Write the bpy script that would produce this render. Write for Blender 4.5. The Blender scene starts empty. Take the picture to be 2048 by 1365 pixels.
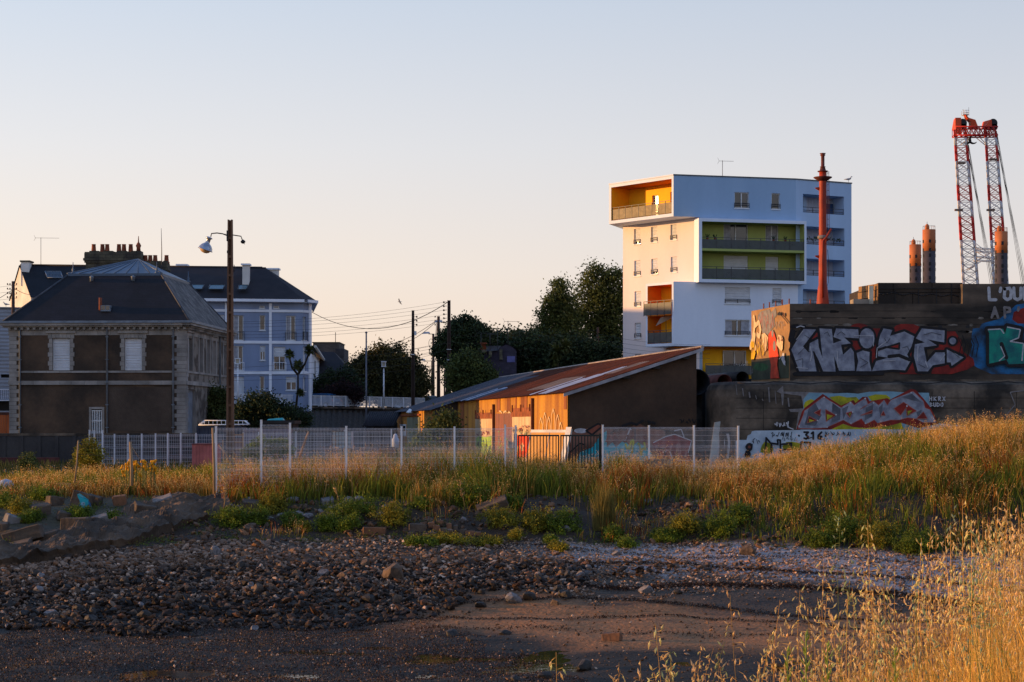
import bpy, bmesh, math, random
import numpy as np
from mathutils import Vector, Matrix
rnd = random.Random(7)
RNG = np.random.default_rng(11)
sc = bpy.context.scene
R = math.radians
F = 3600.0; CX = 1024.0; CY = 850.0; CZ = 4.6      # focal length and horizon in pixels of the 2048 px photograph, eye height
# ------------------------------------------------------------------ camera
cam = bpy.data.cameras.new('camera'); co = bpy.data.objects.new('camera', cam); sc.collection.objects.link(co); sc.camera = co
cam.sensor_width = 36; cam.lens = 36*F/2048; cam.shift_y = (CY-682.5)/2048
cam.clip_start = .3; cam.clip_end = 6000
co.location = (0, 0, CZ); co.rotation_euler = (R(90), 0, 0)
# ------------------------------------------------------------------ sky and sun
SUN_EL = R(5.6); SUN = Vector((-1, .07, 0)).normalized()*math.cos(SUN_EL)+Vector((0, 0, math.sin(SUN_EL)))
w = bpy.data.worlds.new("World"); sc.world = w; w.use_nodes = True
nt = w.node_tree; N = nt.nodes; Lk = nt.links
bg = N['Background']
sky = N.new('ShaderNodeTexSky'); sky.sky_type = 'NISHITA'; sky.sun_disc = False
sky.sun_elevation = SUN_EL; sky.sun_rotation = R(-86); sky.air_density = 1; sky.dust_density = 2; sky.ozone_density = 2
skm = N.new('ShaderNodeMix'); skm.data_type = 'RGBA'; skm.blend_type = 'MULTIPLY'; skm.inputs[0].default_value = 1
Lk.new(sky.outputs[0], skm.inputs[6]); skm.inputs[7].default_value = (1.9, 1.7, 1.9, 1)
tc = N.new('ShaderNodeTexCoord'); sx = N.new('ShaderNodeSeparateXYZ'); Lk.new(tc.outputs['Generated'], sx.inputs[0])
def ramp(stops):
    r = N.new('ShaderNodeValToRGB'); e = r.color_ramp.elements
    for i, (p, c) in enumerate(stops):
        q = e[i] if i < 2 else e.new(p)
        q.position = p; q.color = (*c, 1)
    Lk.new(sx.outputs[2], r.inputs[0]); return r
ra = ramp([(0, (.97, .73, .52)), (1, (.14, .28, .60)), (.035, (.98, .77, .58)), (.085, (.93, .80, .69)), (.15, (.80, .78, .78)), (.24, (.60, .68, .79)), (.5, (.30, .48, .86))])
rb = ramp([(0, (.80, .62, .54)), (1, (.14, .28, .60)), (.035, (.82, .67, .60)), (.085, (.76, .69, .66)), (.15, (.67, .665, .69)), (.24, (.51, .57, .67)), (.5, (.28, .45, .82))])
mr = N.new('ShaderNodeMapRange'); Lk.new(sx.outputs[0], mr.inputs[0]); mr.inputs[1].default_value = -.3; mr.inputs[2].default_value = .26
mr.inputs[3].default_value = 0; mr.inputs[4].default_value = 1
mx = N.new('ShaderNodeMix'); mx.data_type = 'RGBA'; Lk.new(mr.outputs[0], mx.inputs[0]); Lk.new(ra.outputs[0], mx.inputs[6]); Lk.new(rb.outputs[0], mx.inputs[7])
sc10 = N.new('ShaderNodeMix'); sc10.data_type = 'RGBA'; sc10.blend_type = 'MULTIPLY'; sc10.inputs[0].default_value = 1
Lk.new(mx.outputs[2], sc10.inputs[6]); sc10.inputs[7].default_value = (6.0, 6.0, 6.0, 1)
m2 = N.new('ShaderNodeMix'); m2.data_type = 'RGBA'; m2.inputs[0].default_value = .12
Lk.new(sc10.outputs[2], m2.inputs[6]); Lk.new(skm.outputs[2], m2.inputs[7]); Lk.new(m2.outputs[2], bg.inputs[0]); bg.inputs[1].default_value = .15
sl = bpy.data.lights.new('sun', 'SUN'); so = bpy.data.objects.new('sun', sl); sc.collection.objects.link(so)
sl.energy = 5; sl.angle = R(.5); sl.color = (1, .54, .195); so.location = (-60, 0, 60)
so.rotation_euler = SUN.to_track_quat('Z', 'Y').to_euler()
sc.view_settings.view_transform = 'Standard'; sc.view_settings.look = 'None'; sc.view_settings.exposure = .3; sc.view_settings.gamma = 1
sc.cycles.max_bounces = 6; sc.cycles.transparent_max_bounces = 12

# ------------------------------------------------------------------ helpers
def P(u, v, D): return Vector(((u-CX)/F*D, D, CZ-(v-CY)/F*D))
def X(u, D): return (u-CX)/F*D
def Z(v, D): return CZ-(v-CY)/F*D
ORG = {}
def tag(o, label=None, cat=None, group=None, kind=None):
    if label: o['label'] = label
    if cat: o['category'] = cat
    if group: o['group'] = group
    if kind: o['kind'] = kind
    return o
def thing(name, loc, label, cat, group=None):
    o = bpy.data.objects.new(name, None); sc.collection.objects.link(o); o.location = loc; o.empty_display_size = .2
    ORG[o.name] = Vector(loc); return tag(o, label, cat, group)
class MB:
    def __init__(s): s.v = []; s.f = []; s.m = []; s.sm = []; s.ms = []
    def mi(s, mat):
        if mat not in s.ms: s.ms.append(mat)
        return s.ms.index(mat)
    def face(s, pts, mat, smooth=False):
        i = len(s.v); s.v += [tuple(p) for p in pts]; s.f.append(tuple(range(i, i+len(pts)))); s.m.append(s.mi(mat)); s.sm.append(smooth)
    def idx(s, pts, faces, mat, smooth=False):
        i = len(s.v); s.v += [tuple(p) for p in pts]; k = s.mi(mat)
        for f in faces: s.f.append(tuple(i+j for j in f)); s.m.append(k); s.sm.append(smooth)
    def hexa(s, p, mat):   # p: 4 bottom (ccw), 4 top
        s.idx(p, [(3, 2, 1, 0), (4, 5, 6, 7), (0, 1, 5, 4), (1, 2, 6, 5), (2, 3, 7, 6), (3, 0, 4, 7)], mat)
    def box(s, x0, x1, y0, y1, z0, z1, mat):
        s.hexa([(x0, y0, z0), (x1, y0, z0), (x1, y1, z0), (x0, y1, z0), (x0, y0, z1), (x1, y0, z1), (x1, y1, z1), (x0, y1, z1)], mat)
    def fbox(s, fc, a0, a1, b0, b1, z0, z1, mat):
        q = [fc.pt(a, b, z) for z in (z0, z1) for a, b in ((a0, b0), (a1, b0), (a1, b1), (a0, b1))]
        s.hexa(q, mat)
    def prism(s, plan, z0, z1, mat, top=None):
        n = len(plan); pts = [(x, y, z0) for x, y in plan]+[(x, y, z1) for x, y in plan]
        s.idx(pts, [(i, (i+1) % n, n+(i+1) % n, n+i) for i in range(n)]+[tuple(range(n-1, -1, -1))], mat)
        s.face([(x, y, z1) for x, y in plan], top or mat)
    def tube(s, path, r, mat, n=6, smooth=True, caps=True):
        path = [Vector(p) for p in path]; rs = r if isinstance(r, (list, tuple)) else [r]*len(path)
        i0 = len(s.v); k = s.mi(mat); up0 = None
        for j, p in enumerate(path):
            t = (path[min(j+1, len(path)-1)]-path[max(j-1, 0)])
            t = t.normalized() if t.length > 1e-9 else Vector((0, 0, 1))
            a = t.orthogonal().normalized() if up0 is None else (up0-t*up0.dot(t)).normalized()
            up0 = a; b = t.cross(a)
            for q in range(n):
                an = 2*math.pi*q/n
                s.v.append(tuple(p+(a*math.cos(an)+b*math.sin(an))*rs[j]))
        for j in range(len(path)-1):
            for q in range(n):
                s.f.append((i0+j*n+q, i0+j*n+(q+1) % n, i0+(j+1)*n+(q+1) % n, i0+(j+1)*n+q)); s.m.append(k); s.sm.append(smooth)
        if caps:
            s.f.append(tuple(i0+q for q in range(n-1, -1, -1))); s.m.append(k); s.sm.append(False)
            e = i0+(len(path)-1)*n; s.f.append(tuple(e+q for q in range(n))); s.m.append(k); s.sm.append(False)
    def lathe(s, c, prof, mat, n=16, smooth=True):
        c = Vector(c); i0 = len(s.v); k = s.mi(mat)
        for r, z in prof:
            for q in range(n):
                an = 2*math.pi*q/n; s.v.append((c.x+r*math.cos(an), c.y+r*math.sin(an), c.z+z))
        for j in range(len(prof)-1):
            for q in range(n):
                s.f.append((i0+j*n+q, i0+j*n+(q+1) % n, i0+(j+1)*n+(q+1) % n, i0+(j+1)*n+q)); s.m.append(k); s.sm.append(smooth)
        s.f.append(tuple(i0+q for q in range(n-1, -1, -1))); s.m.append(k); s.sm.append(False)
        e = i0+(len(prof)-1)*n; s.f.append(tuple(e+q for q in range(n))); s.m.append(k); s.sm.append(False)
    def build(s, name, parent=None, label=None, cat=None, group=None, kind=None):
        me = bpy.data.meshes.new(name)
        if parent is not None: org = ORG[parent.name]
        elif kind == 'structure': org = Vector((0, 0, 0))
        else:
            a = np.array(s.v); org = Vector(((a[:, 0].min()+a[:, 0].max())/2, (a[:, 1].min()+a[:, 1].max())/2, a[:, 2].min()))
        me.from_pydata([(x-org.x, y-org.y, z-org.z) for x, y, z in s.v], [], s.f)
        for m in s.ms: me.materials.append(m)
        me.polygons.foreach_set('material_index', s.m); me.polygons.foreach_set('use_smooth', s.sm); me.update()
        o = bpy.data.objects.new(name, me); sc.collection.objects.link(o)
        if parent is not None: o.parent = parent
        else: o.location = org
        ORG[o.name] = org.copy(); tag(o, label, cat, group, kind); return o
def copy_tree(o, loc, rz=0, scale=1, label=None, parent=None):
    c = o.copy(); sc.collection.objects.link(c)
    if parent is not None: c.parent = parent
    else:
        c.location = loc; c.rotation_euler = (0, 0, rz); c.scale = (scale,)*3
        if label: c['label'] = label
    for ch in o.children: copy_tree(ch, None, parent=c)
    return c
class Face:      # a vertical plane: a = distance along it (left to right as seen), b = depth inwards
    def __init__(s, p0, p1=None, ang=None):
        s.p = Vector((p0[0], p0[1])); s.d = (Vector((p1[0], p1[1]))-s.p).normalized() if p1 is not None else Vector((math.cos(R(ang)), math.sin(R(ang))))
        s.n = Vector((-s.d.y, s.d.x)); s.L = (Vector((p1[0], p1[1]))-s.p).length if p1 is not None else 0
    def pt(s, a, b, z):
        q = s.p+s.d*a+s.n*b; return Vector((q.x, q.y, z))
    def xy(s, a, b=0): q = s.p+s.d*a+s.n*b; return (q.x, q.y)
    def a(s, u): k = (u-CX)/F; return (k*s.p.y-s.p.x)/(s.d.x-k*s.d.y)
    def z(s, u, v): return Z(v, s.p.y+s.a(u)*s.d.y)
    def px(s, u, v, b=0): return s.pt(s.a(u), b, s.z(u, v))
    def r(s, u0, v0, u1, v1): um = (u0+u1)/2; return (s.a(u0), s.a(u1), s.z(um, v1), s.z(um, v0))
def wall(mb, fc, a0, a1, z0, z1, holes, mat, rev=.16, rmat=None, b=0):
    A = sorted({a0, a1, *[min(max(h[0], a0), a1) for h in holes], *[min(max(h[1], a0), a1) for h in holes]})
    Zs = sorted({z0, z1, *[min(max(h[2], z0), z1) for h in holes], *[min(max(h[3], z0), z1) for h in holes]})
    for i in range(len(A)-1):
        for j in range(len(Zs)-1):
            ca, cz = (A[i]+A[i+1])/2, (Zs[j]+Zs[j+1])/2
            if any(h[0] < ca < h[1] and h[2] < cz < h[3] for h in holes): continue
            mb.face([fc.pt(A[i], b, Zs[j]), fc.pt(A[i+1], b, Zs[j]), fc.pt(A[i+1], b, Zs[j+1]), fc.pt(A[i], b, Zs[j+1])], mat)
    for h in holes:
        d = h[4] if len(h) > 4 else rev; rm = (h[5] if len(h) > 5 else None) or rmat or mat
        h0, h1, y0, y1 = h[:4]
        for q in (((h0, y0), (h1, y0)), ((h1, y0), (h1, y1)), ((h1, y1), (h0, y1)), ((h0, y1), (h0, y0))):
            (aa, za), (ab, zb) = q
            mb.face([fc.pt(aa, b, za), fc.pt(ab, b, zb), fc.pt(ab, b+d, zb), fc.pt(aa, b+d, za)], rm)
# ------------------------------------------------------------------ materials
MATS = {}
def mat(name, col, rough=.8, var=.25, sc_=1.5, bump=0, bsc=20, metal=0, col2=None, spec=.3, streak=0, detail=6, island=0, trans=0, thr=(.35, .65), wave=None, brick=None, coords='Object', alpha=1):
    if name in MATS: return MATS[name]
    m = bpy.data.materials.new(name); MATS[name] = m; m.use_nodes = True; nt = m.node_tree; n = nt.nodes; L = nt.links
    b = n['Principled BSDF']; b.inputs['Roughness'].default_value = rough; b.inputs['Metallic'].default_value = metal
    b.inputs['Specular IOR Level'].default_value = spec; b.inputs['Alpha'].default_value = alpha
    t = n.new('ShaderNodeTexCoord'); src = t.outputs[coords]
    def noise(scale, det, vec=None):
        q = n.new('ShaderNodeTexNoise'); q.inputs['Scale'].default_value = scale; q.inputs['Detail'].default_value = det; L.new(vec or src, q.inputs['Vector']); return q
    vec = src
    if streak:
        mp = n.new('ShaderNodeMapping'); mp.inputs['Scale'].default_value = (1, 1, streak); L.new(src, mp.inputs[0]); vec = mp.outputs[0]
    nz = noise(sc_, detail, vec)
    rp = n.new('ShaderNodeValToRGB'); rp.color_ramp.elements[0].position = thr[0]; rp.color_ramp.elements[1].position = thr[1]
    c2 = col2 or tuple(min(1, c*(1-var)) for c in col); c1 = col if col2 else tuple(min(1, c*(1+var)) for c in col)
    rp.color_ramp.elements[0].color = (*c2, 1); rp.color_ramp.elements[1].color = (*c1, 1); L.new(nz.outputs[0], rp.inputs[0]); out = rp.outputs[0]
    def mul(a, bcol=None, sock=None, fac=1, mode='MULTIPLY'):
        q = n.new('ShaderNodeMix'); q.data_type = 'RGBA'; q.blend_type = mode; q.inputs[0].default_value = fac; L.new(a, q.inputs[6])
        if sock is not None: L.new(sock, q.inputs[7])
        else: q.inputs[7].default_value = (*bcol, 1)
        return q.outputs[2]
    fine = noise(sc_*9, 3); mr = n.new('ShaderNodeMapRange'); L.new(fine.outputs[0], mr.inputs[0]); mr.inputs[3].default_value = 1-var*.6; mr.inputs[4].default_value = 1+var*.6
    cb = n.new('ShaderNodeCombineXYZ')
    for i in range(3): L.new(mr.outputs[0], cb.inputs[i])
    out = mul(out, sock=cb.outputs[0])
    if island:
        g = n.new('ShaderNodeNewGeometry'); mr2 = n.new('ShaderNodeMapRange'); L.new(g.outputs['Random Per Island'], mr2.inputs[0]); mr2.inputs[3].default_value = 1-island; mr2.inputs[4].default_value = 1+island
        cb2 = n.new('ShaderNodeCombineXYZ')
        for i in range(3): L.new(mr2.outputs[0], cb2.inputs[i])
        out = mul(out, sock=cb2.outputs[0])
    height = None
    if brick:
        bw, bh, mort, mcol, ax = brick
        bk = n.new('ShaderNodeTexBrick'); mp = n.new('ShaderNodeMapping'); sp = n.new('ShaderNodeSeparateXYZ'); L.new(src, sp.inputs[0]); cc = n.new('ShaderNodeCombineXYZ')
        ad = n.new('ShaderNodeMath'); ad.operation = 'ADD'; L.new(sp.outputs[0], ad.inputs[0]); L.new(sp.outputs[1], ad.inputs[1])
        L.new(ad.outputs[0], cc.inputs[0]); L.new(sp.outputs[2], cc.inputs[1])
        bk.inputs['Scale'].default_value = 1; bk.inputs['Brick Width'].default_value = bw; bk.inputs['Row Height'].default_value = bh; bk.inputs['Mortar Size'].default_value = mort
        bk.inputs['Color1'].default_value = (1, 1, 1, 1); bk.inputs['Color2'].default_value = (.72, .72, .72, 1); bk.inputs['Mortar'].default_value = (*mcol, 1); L.new(cc.outputs[0], bk.inputs['Vector'])
        out = mul(out, sock=bk.outputs[0])
    if wave:
        wsc, wax, wamp = wave
        wv = n.new('ShaderNodeTexWave'); wv.wave_type = 'BANDS'; wv.bands_direction = wax; wv.inputs['Scale'].default_value = wsc; L.new(src, wv.inputs['Vector'])
        wb = n.new('ShaderNodeBump'); wb.inputs['Strength'].default_value = wamp; wb.inputs['Distance'].default_value = .05; L.new(wv.outputs[1], wb.inputs['Height']); L.new(wb.outputs[0], b.inputs['Normal'])
    L.new(out, b.inputs['Base Color'])
    if bump:
        nb = noise(bsc, 5); bp = n.new('ShaderNodeBump'); bp.inputs['Strength'].default_value = bump; bp.inputs['Distance'].default_value = .03; L.new(nb.outputs[0], bp.inputs['Height']); L.new(bp.outputs[0], b.inputs['Normal'])
    if trans:
        tr = n.new('ShaderNodeBsdfTranslucent'); L.new(out, tr.inputs[0]); ms = n.new('ShaderNodeMixShader'); ms.inputs[0].default_value = trans
        L.new(b.outputs[0], ms.inputs[1]); L.new(tr.outputs[0], ms.inputs[2]); L.new(ms.outputs[0], n['Material Output'].inputs[0])
    m['ok'] = 1; return m
GLASS = mat('window_glass', (.03, .035, .045), .08, .3, .6, spec=.8)
WHITE = mat('white_frame', (.62, .64, .66), .5, .08)
SHUT = mat('white_shutter', (.56, .58, .62), .6, .08, bump=0, wave=(1.6, 'Z', .25))
DARKM = mat('dark_metal', (.05, .05, .055), .5, .3)
BLACKP = mat('black_paint', (.012, .012, .014), .6, .3)
WIREM = mat('dark_cable', (.02, .018, .018), .7, .2)
def fast(name, verts, tris, mats, midx=None, colors=None, smooth=False, parent=None, org=Vector((0, 0, 0)), **kw):
    me = bpy.data.meshes.new(name); nv, nf = len(verts), len(tris)
    me.vertices.add(nv); me.vertices.foreach_set('co', (verts-np.array(org)).astype(np.float32).ravel())
    k = tris.shape[1]
    me.loops.add(nf*k); me.loops.foreach_set('vertex_index', tris.astype(np.int32).ravel())
    me.polygons.add(nf); me.polygons.foreach_set('loop_start', np.arange(0, nf*k, k, dtype=np.int32))
    if midx is not None: me.polygons.foreach_set('material_index', midx.astype(np.int32))
    me.polygons.foreach_set('use_smooth', np.full(nf, smooth))
    for m in mats: me.materials.append(m)
    if colors is not None:
        a = me.color_attributes.new('Col', 'FLOAT_COLOR', 'POINT'); a.data.foreach_set('color', np.c_[colors, np.ones(nv)].astype(np.float32).ravel())
    me.update(calc_edges=True); me.validate()
    o = bpy.data.objects.new(name, me); sc.collection.objects.link(o)
    if parent is not None: o.parent = parent
    else: o.location = org
    ORG[o.name] = Vector(org); tag(o, **kw); return o
def colmat(name, rough=.9, trans=0, bump=0, bsc=8, var=.5, vsc=6, island=0, wet=False, spec=.3):
    m = bpy.data.materials.new(name); m.use_nodes = True; n = m.node_tree.nodes; L = m.node_tree.links; b = n['Principled BSDF']
    b.inputs['Roughness'].default_value = rough; b.inputs['Specular IOR Level'].default_value = spec
    a = n.new('ShaderNodeAttribute'); a.attribute_name = 'Col'; t = n.new('ShaderNodeTexCoord')
    def vary(out, fac, lo, hi):
        mr = n.new('ShaderNodeMapRange'); L.new(fac, mr.inputs[0]); mr.inputs[3].default_value = lo; mr.inputs[4].default_value = hi
        mr.inputs[1].default_value = .25; mr.inputs[2].default_value = .75
        cb = n.new('ShaderNodeCombineXYZ'); [L.new(mr.outputs[0], cb.inputs[i]) for i in range(3)]
        q = n.new('ShaderNodeMix'); q.data_type = 'RGBA'; q.blend_type = 'MULTIPLY'; q.inputs[0].default_value = 1; L.new(out, q.inputs[6]); L.new(cb.outputs[0], q.inputs[7]); return q.outputs[2]
    nz = n.new('ShaderNodeTexNoise'); nz.inputs['Scale'].default_value = vsc; nz.inputs['Detail'].default_value = 8; nz.inputs['Roughness'].default_value = .7; L.new(t.outputs['Object'], nz.inputs['Vector'])
    out = vary(a.outputs[0], nz.outputs[0], 1-var, 1+var)
    if island:
        g = n.new('ShaderNodeNewGeometry'); mm = n.new('ShaderNodeMapRange'); L.new(g.outputs['Random Per Island'], mm.inputs[0]); mm.inputs[3].default_value = .25; mm.inputs[4].default_value = .75
        out = vary(out, mm.outputs[0], 1-island, 1+island)
    L.new(out, b.inputs['Base Color'])
    if bump:
        nb = n.new('ShaderNodeTexNoise'); nb.inputs['Scale'].default_value = bsc; nb.inputs['Detail'].default_value = 8; L.new(t.outputs['Object'], nb.inputs['Vector'])
        bp = n.new('ShaderNodeBump'); bp.inputs['Strength'].default_value = bump; bp.inputs['Distance'].default_value = .06; L.new(nb.outputs[0], bp.inputs['Height']); L.new(bp.outputs[0], b.inputs['Normal'])
    if trans:
        tr = n.new('ShaderNodeBsdfTranslucent'); L.new(out, tr.inputs[0]); ms = n.new('ShaderNodeMixShader'); ms.inputs[0].default_value = trans
        L.new(b.outputs[0], ms.inputs[1]); L.new(tr.outputs[0], ms.inputs[2]); L.new(ms.outputs[0], n['Material Output'].inputs[0])
    MATS[name] = m; return m
# ------------------------------------------------------------------ terrain
def vnoise(x, y, s, seed=0):       # smooth value noise, -1..1
    x = x*s+seed*17.3; y = y*s-seed*9.1; xi = np.floor(x); yi = np.floor(y); fx = x-xi; fy = y-yi; fx = fx*fx*(3-2*fx); fy = fy*fy*(3-2*fy)
    def h(a, b): q = np.sin(a*127.1+b*311.7+seed*74.7)*43758.5453; return (q-np.floor(q))*2-1
    return (h(xi, yi)*(1-fx)+h(xi+1, yi)*fx)*(1-fy)+(h(xi, yi+1)*(1-fx)+h(xi+1, yi+1)*fx)*fy
def fbm(x, y, s, o=4, seed=0): return sum(vnoise(x, y, s*2**i, seed+i)*.5**i for i in range(o))
KU = np.array([-400, 0, 200, 430, 700, 1000, 1300, 1500, 1700, 1900, 2100, 2600])
KX = (KU-1024)/F*60
CD_ = [67, 67, 66.5, 65.7, 65.5, 65.2, 64.8, 63.8, 62, 60.8, 60, 60]; FD_ = [53, 55, 57, 59.5, 60, 60, 59.4, 58.4, 56.8, 55.4, 54.5, 54]; FLAT = -5.4
def kv(x, vals): return np.interp(x, KX, vals)
def terr(x, y):
    x = np.asarray(x, float); y = np.asarray(y, float)
    wob = fbm(x, y*.3, .35, 3, 5)*1.1
    cD = kv(x, CD_)+wob*.6
    cr = kv(x, [-2.6, -2.6, -2.62, -2.7, -2.62, -2.58, -2.55, -2.5, -2.4, -2.25, -2.15, -2.1])
    fD = kv(x, FD_)+wob*.5
    fr = kv(x, [-4.3, -4.3, -4.1, -3.85, -3.88, -3.9, -3.9, -3.93, -4.0, -4.08, -4.12, -4.15])
    br = kv(x, [-2.45, -2.45, -2.45, -2.4, -2.2, -2.2, -2.28, -2.4, -1.95, -1.3, -.88, -.8])
    r = np.where(y < fD, fr-(1-np.clip((y-49.5)/(fD-49.5), 0, 1)**.9)*(fr-FLAT), 0)
    r = np.where(y < 49.5, FLAT, r)
    sm = np.clip((y-fD)/(cD-fD), 0, 1); sm = sm**1.25*(1.6-.6*sm); bank = fr+(cr-fr)*np.minimum(sm, 1)
    bank = bank+fbm(x, y, .9, 4, 3)*.16*np.sin(np.pi*np.clip(sm, 0, 1))
    r = np.where((y >= fD) & (y < cD), bank, r)
    t2 = np.clip((y-cD)/5.5, 0, 1); t2 = t2*t2*(3-2*t2); back = cr+(br-cr)*t2
    far = np.clip((y-77)/9, 0, 1); back = back+(-2.4-back)*far
    r = np.where(y >= cD, back, r)
    # tidal flat detail
    sand = np.clip((x+3.8)/4, 0, 1)*np.clip((y-42.5-np.clip(2-x, 0, 3)*.5+fbm(x, y, .3, 2, 9))/4, 0, 1)*np.clip((57-y)/5, 0, 1)
    r = r+np.where(y < 57, sand*.13, 0)
    dpud = np.exp(-(((x+7.6)/1.7)**2+((y-39.0)/.9)**2))+.45*np.exp(-(((x+1.2)/2.8)**2+((y-41.3)/1.5)**2))+.3*np.exp(-(((x-1.0)/1.8)**2+((y-39.4)/.9)**2))+.6*np.exp(-(((x+4.5)/1.4)**2+((y-38.6)/.7)**2))
    r = r-np.where(y < 50, dpud*.10-.026, 0)+fbm(x, y, .7, 4, 21)*np.where(y < 50, .05, .03)
    # near bank under the photographer
    nb = np.interp(y, [-60, 0, 9, 24, 34], [-1.62, -1.62, -1.75, -3.85, FLAT])
    r = np.where(y < 34, nb, r)
    z = r+CZ
    # upper street level behind the retaining wall
    ly = np.interp(x, [-60, -27, -19, -9, -3, 3, 9, 60], [149, 150, 164, 182, 186, 186, 150, 148])
    up = np.clip((y-ly)/np.where(x > -9, 8, .6), 0, 1); z = z+np.where(y > 120, up*(CZ+1.5-z), 0)
    return z
def ground_at(u, v, d0=24, d1=140):
    D = np.linspace(d0, d1, 1600); zz = Z(v, D); t = terr(X(u, D), D); k = np.argmax(t >= zz)
    return Vector((X(u, D[k]), D[k], float(t[k])))
def gz(x, y): return float(terr(np.array([x]), np.array([y]))[0])
def build_ground():
    xs = np.concatenate([-np.geomspace(3000, 70, 24), np.arange(-66, -22, 3.), np.arange(-22, 24, .22), np.arange(24, 70, 3.), np.geomspace(72, 3000, 24)])
    ys = np.concatenate([[-3000, -900, -200, -60, -20], np.arange(-8, 34, 1.), np.arange(34, 80, .2), np.arange(80, 148, 2.), np.arange(148, 200, .8), np.geomspace(202, 5000, 30)])
    gx, gy = np.meshgrid(xs, ys); x, y = gx.ravel(), gy.ravel(); z = terr(x, y)
    nx, ny = len(xs), len(ys); i = np.arange((ny-1)*nx).reshape(ny-1, nx)[:, :-1].ravel(); q = np.c_[i, i+1, i+1+nx, i+nx]
    fD = kv(x, FD_); n1 = fbm(x, y, .8, 4, 31); n2 = fbm(x, y, .25, 3, 41); n3 = fbm(x, y*2.5, 1.6, 3, 51)
    C = np.tile(np.array([.013, .008, .004]), (len(x), 1))
    def put(mask, c):
        nonlocal C; mask = np.clip(mask, 0, 1)[:, None]; C = C*(1-mask)+np.array(c)*mask
    put((y-50)/3, (.018, .010, .005))
    sandm = np.clip((x+3.0+n2*1.5)/2, 0, 1)*np.clip((y-42.3-np.clip(2-x, 0, 3)*.5+n2*2)/2.5, 0, 1)*np.clip((55-y+n2*2)/2, 0, 1); put(sandm, (.25, .105, .035))
    put(np.clip((y-(fD-10)+n2*2)/3, 0, 1)*np.clip((x+12)/4, 0, 1), (.055, .036, .022))
    put(np.clip((y-(fD-5.5)+n1*1.2)/1.5, 0, 1)*np.clip((x+.5)/4, 0, 1), (.30, .25, .235))
    for off, wd in ((6.4, .30), (3.4, .14), (9.0, .14), (11.5, .1)):
        put(np.clip(1-np.abs(y-(fD-off)+n2*1.3)/wd, 0, 1)*np.clip(n3*.8+.9, 0, 1)*np.clip((x+4)/4, 0, 1), (.02, .013, .01))
    put((y-fD+.2+n1*.3)/.6, (.045, .026, .014)); put((y-fD-4)/2, (.07, .055, .03))
    put((y-80)/10, (.06, .055, .04)); put((y-148)/2, (.05, .05, .05)); put((32-y)/5, (.12, .08, .035))
    m = colmat('earth_and_shingle', .85, bump=.9, bsc=9, var=.55, vsc=7)
    fast('ground', np.c_[x, y, z], q, [m], colors=C, smooth=True, kind='structure')
build_ground()
wm = mat('tide_water', (.012, .011, .009), .03, .2, 3, spec=.6, bump=.06, bsc=5)
b = MB(); b.box(-40, 40, 33, 50, CZ+FLAT-.3, CZ+FLAT-.015, wm); b.build('water', kind='structure')
# ------------------------------------------------------------------ building helpers
def window(parent, fc, r, b=.13, kind='two', pane=None, mull=None, fw=.07, sill=True, frame=None, curtain=None, split=.5):
    a0, a1, z0, z1 = r; fr = frame or WHITE; m = MB(); e = .01
    for q in ((a0, a1, z0, z0+fw), (a0, a1, z1-fw, z1), (a0, a0+fw, z0+fw, z1-fw), (a1-fw, a1, z0+fw, z1-fw)): m.fbox(fc, q[0], q[1], b-.05, b+.02, q[2], q[3], fr)
    if kind in ('two', 'half'):
        c = (a0+a1)/2; m.fbox(fc, c-fw*.6, c+fw*.6, b-.045, b+.02, z0+fw, z1-fw, fr)
    if sill: m.fbox(fc, a0-.06, a1+.06, -.07, b, z0-.07, z0-.005, fr)
    o = m.build('window', parent)
    if kind != 'shut':
        g = MB(); g.face([fc.pt(a0, b+.03, z0), fc.pt(a1, b+.03, z0), fc.pt(a1, b+.03, z1), fc.pt(a0, b+.03, z1)], pane or GLASS); g.build('pane', o)
        if curtain:
            w_ = (a1-a0)
            for (c0, c1) in curtain: g = MB(); g.fbox(fc, a0+w_*c0, a0+w_*c1, b-.012, b-.002, z0+fw, z1-fw, CURT); g.build('curtain', o)
    if kind in ('shut', 'half'):
        zs = z0+fw if kind == 'shut' else z0+(z1-z0)*(1-split); g = MB(); z = z1-.02; i = 0
        n = max(3, int((z1-zs)/.11)); h = (z1-zs-.02)/n
        for k in range(n):
            zz = zs+k*h; g.idx([fc.pt(a0+fw, b-.045, zz), fc.pt(a1-fw, b-.045, zz), fc.pt(a1-fw, b-.07, zz+h*.5), fc.pt(a0+fw, b-.07, zz+h*.5), fc.pt(a1-fw, b-.05, zz+h*.97), fc.pt(a0+fw, b-.05, zz+h*.97)], [(0, 1, 2, 3), (3, 2, 4, 5)], SHUT)
        g.build('roller_shutter', o)
    return o
CURT = mat('net_curtain', (.30, .30, .33), .9, .2, 4)
def guard(parent, fc, a0, a1, b, z0, h, panel=None, step=1.1, rails=(1,), name='balcony_railing', bars=0, frame=None):
    fr = frame or DARKM; m = MB(); n = max(1, round((a1-a0)/step))
    for i in range(n+1):
        a = a0+(a1-a0)*i/n; m.fbox(fc, a-.025, a+.025, b-.025, b+.025, z0, z0+h, fr)
    for q in rails: m.fbox(fc, a0, a1, b-.02, b+.02, z0+h*q-.045, z0+h*q, fr)
    if bars:
        k = int((a1-a0)/bars)
        for i in range(k): a = a0+(a1-a0)*(i+.5)/k; m.fbox(fc, a-.012, a+.012, b-.01, b+.01, z0+.08, z0+h-.04, fr)
    o = m.build(name, parent)
    if panel:
        g = MB(); g.fbox(fc, a0+.03, a1-.03, b-.008, b+.008, z0+.06, z0+h*.84, panel); g.build('infill_panel', o)
    return o
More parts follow.
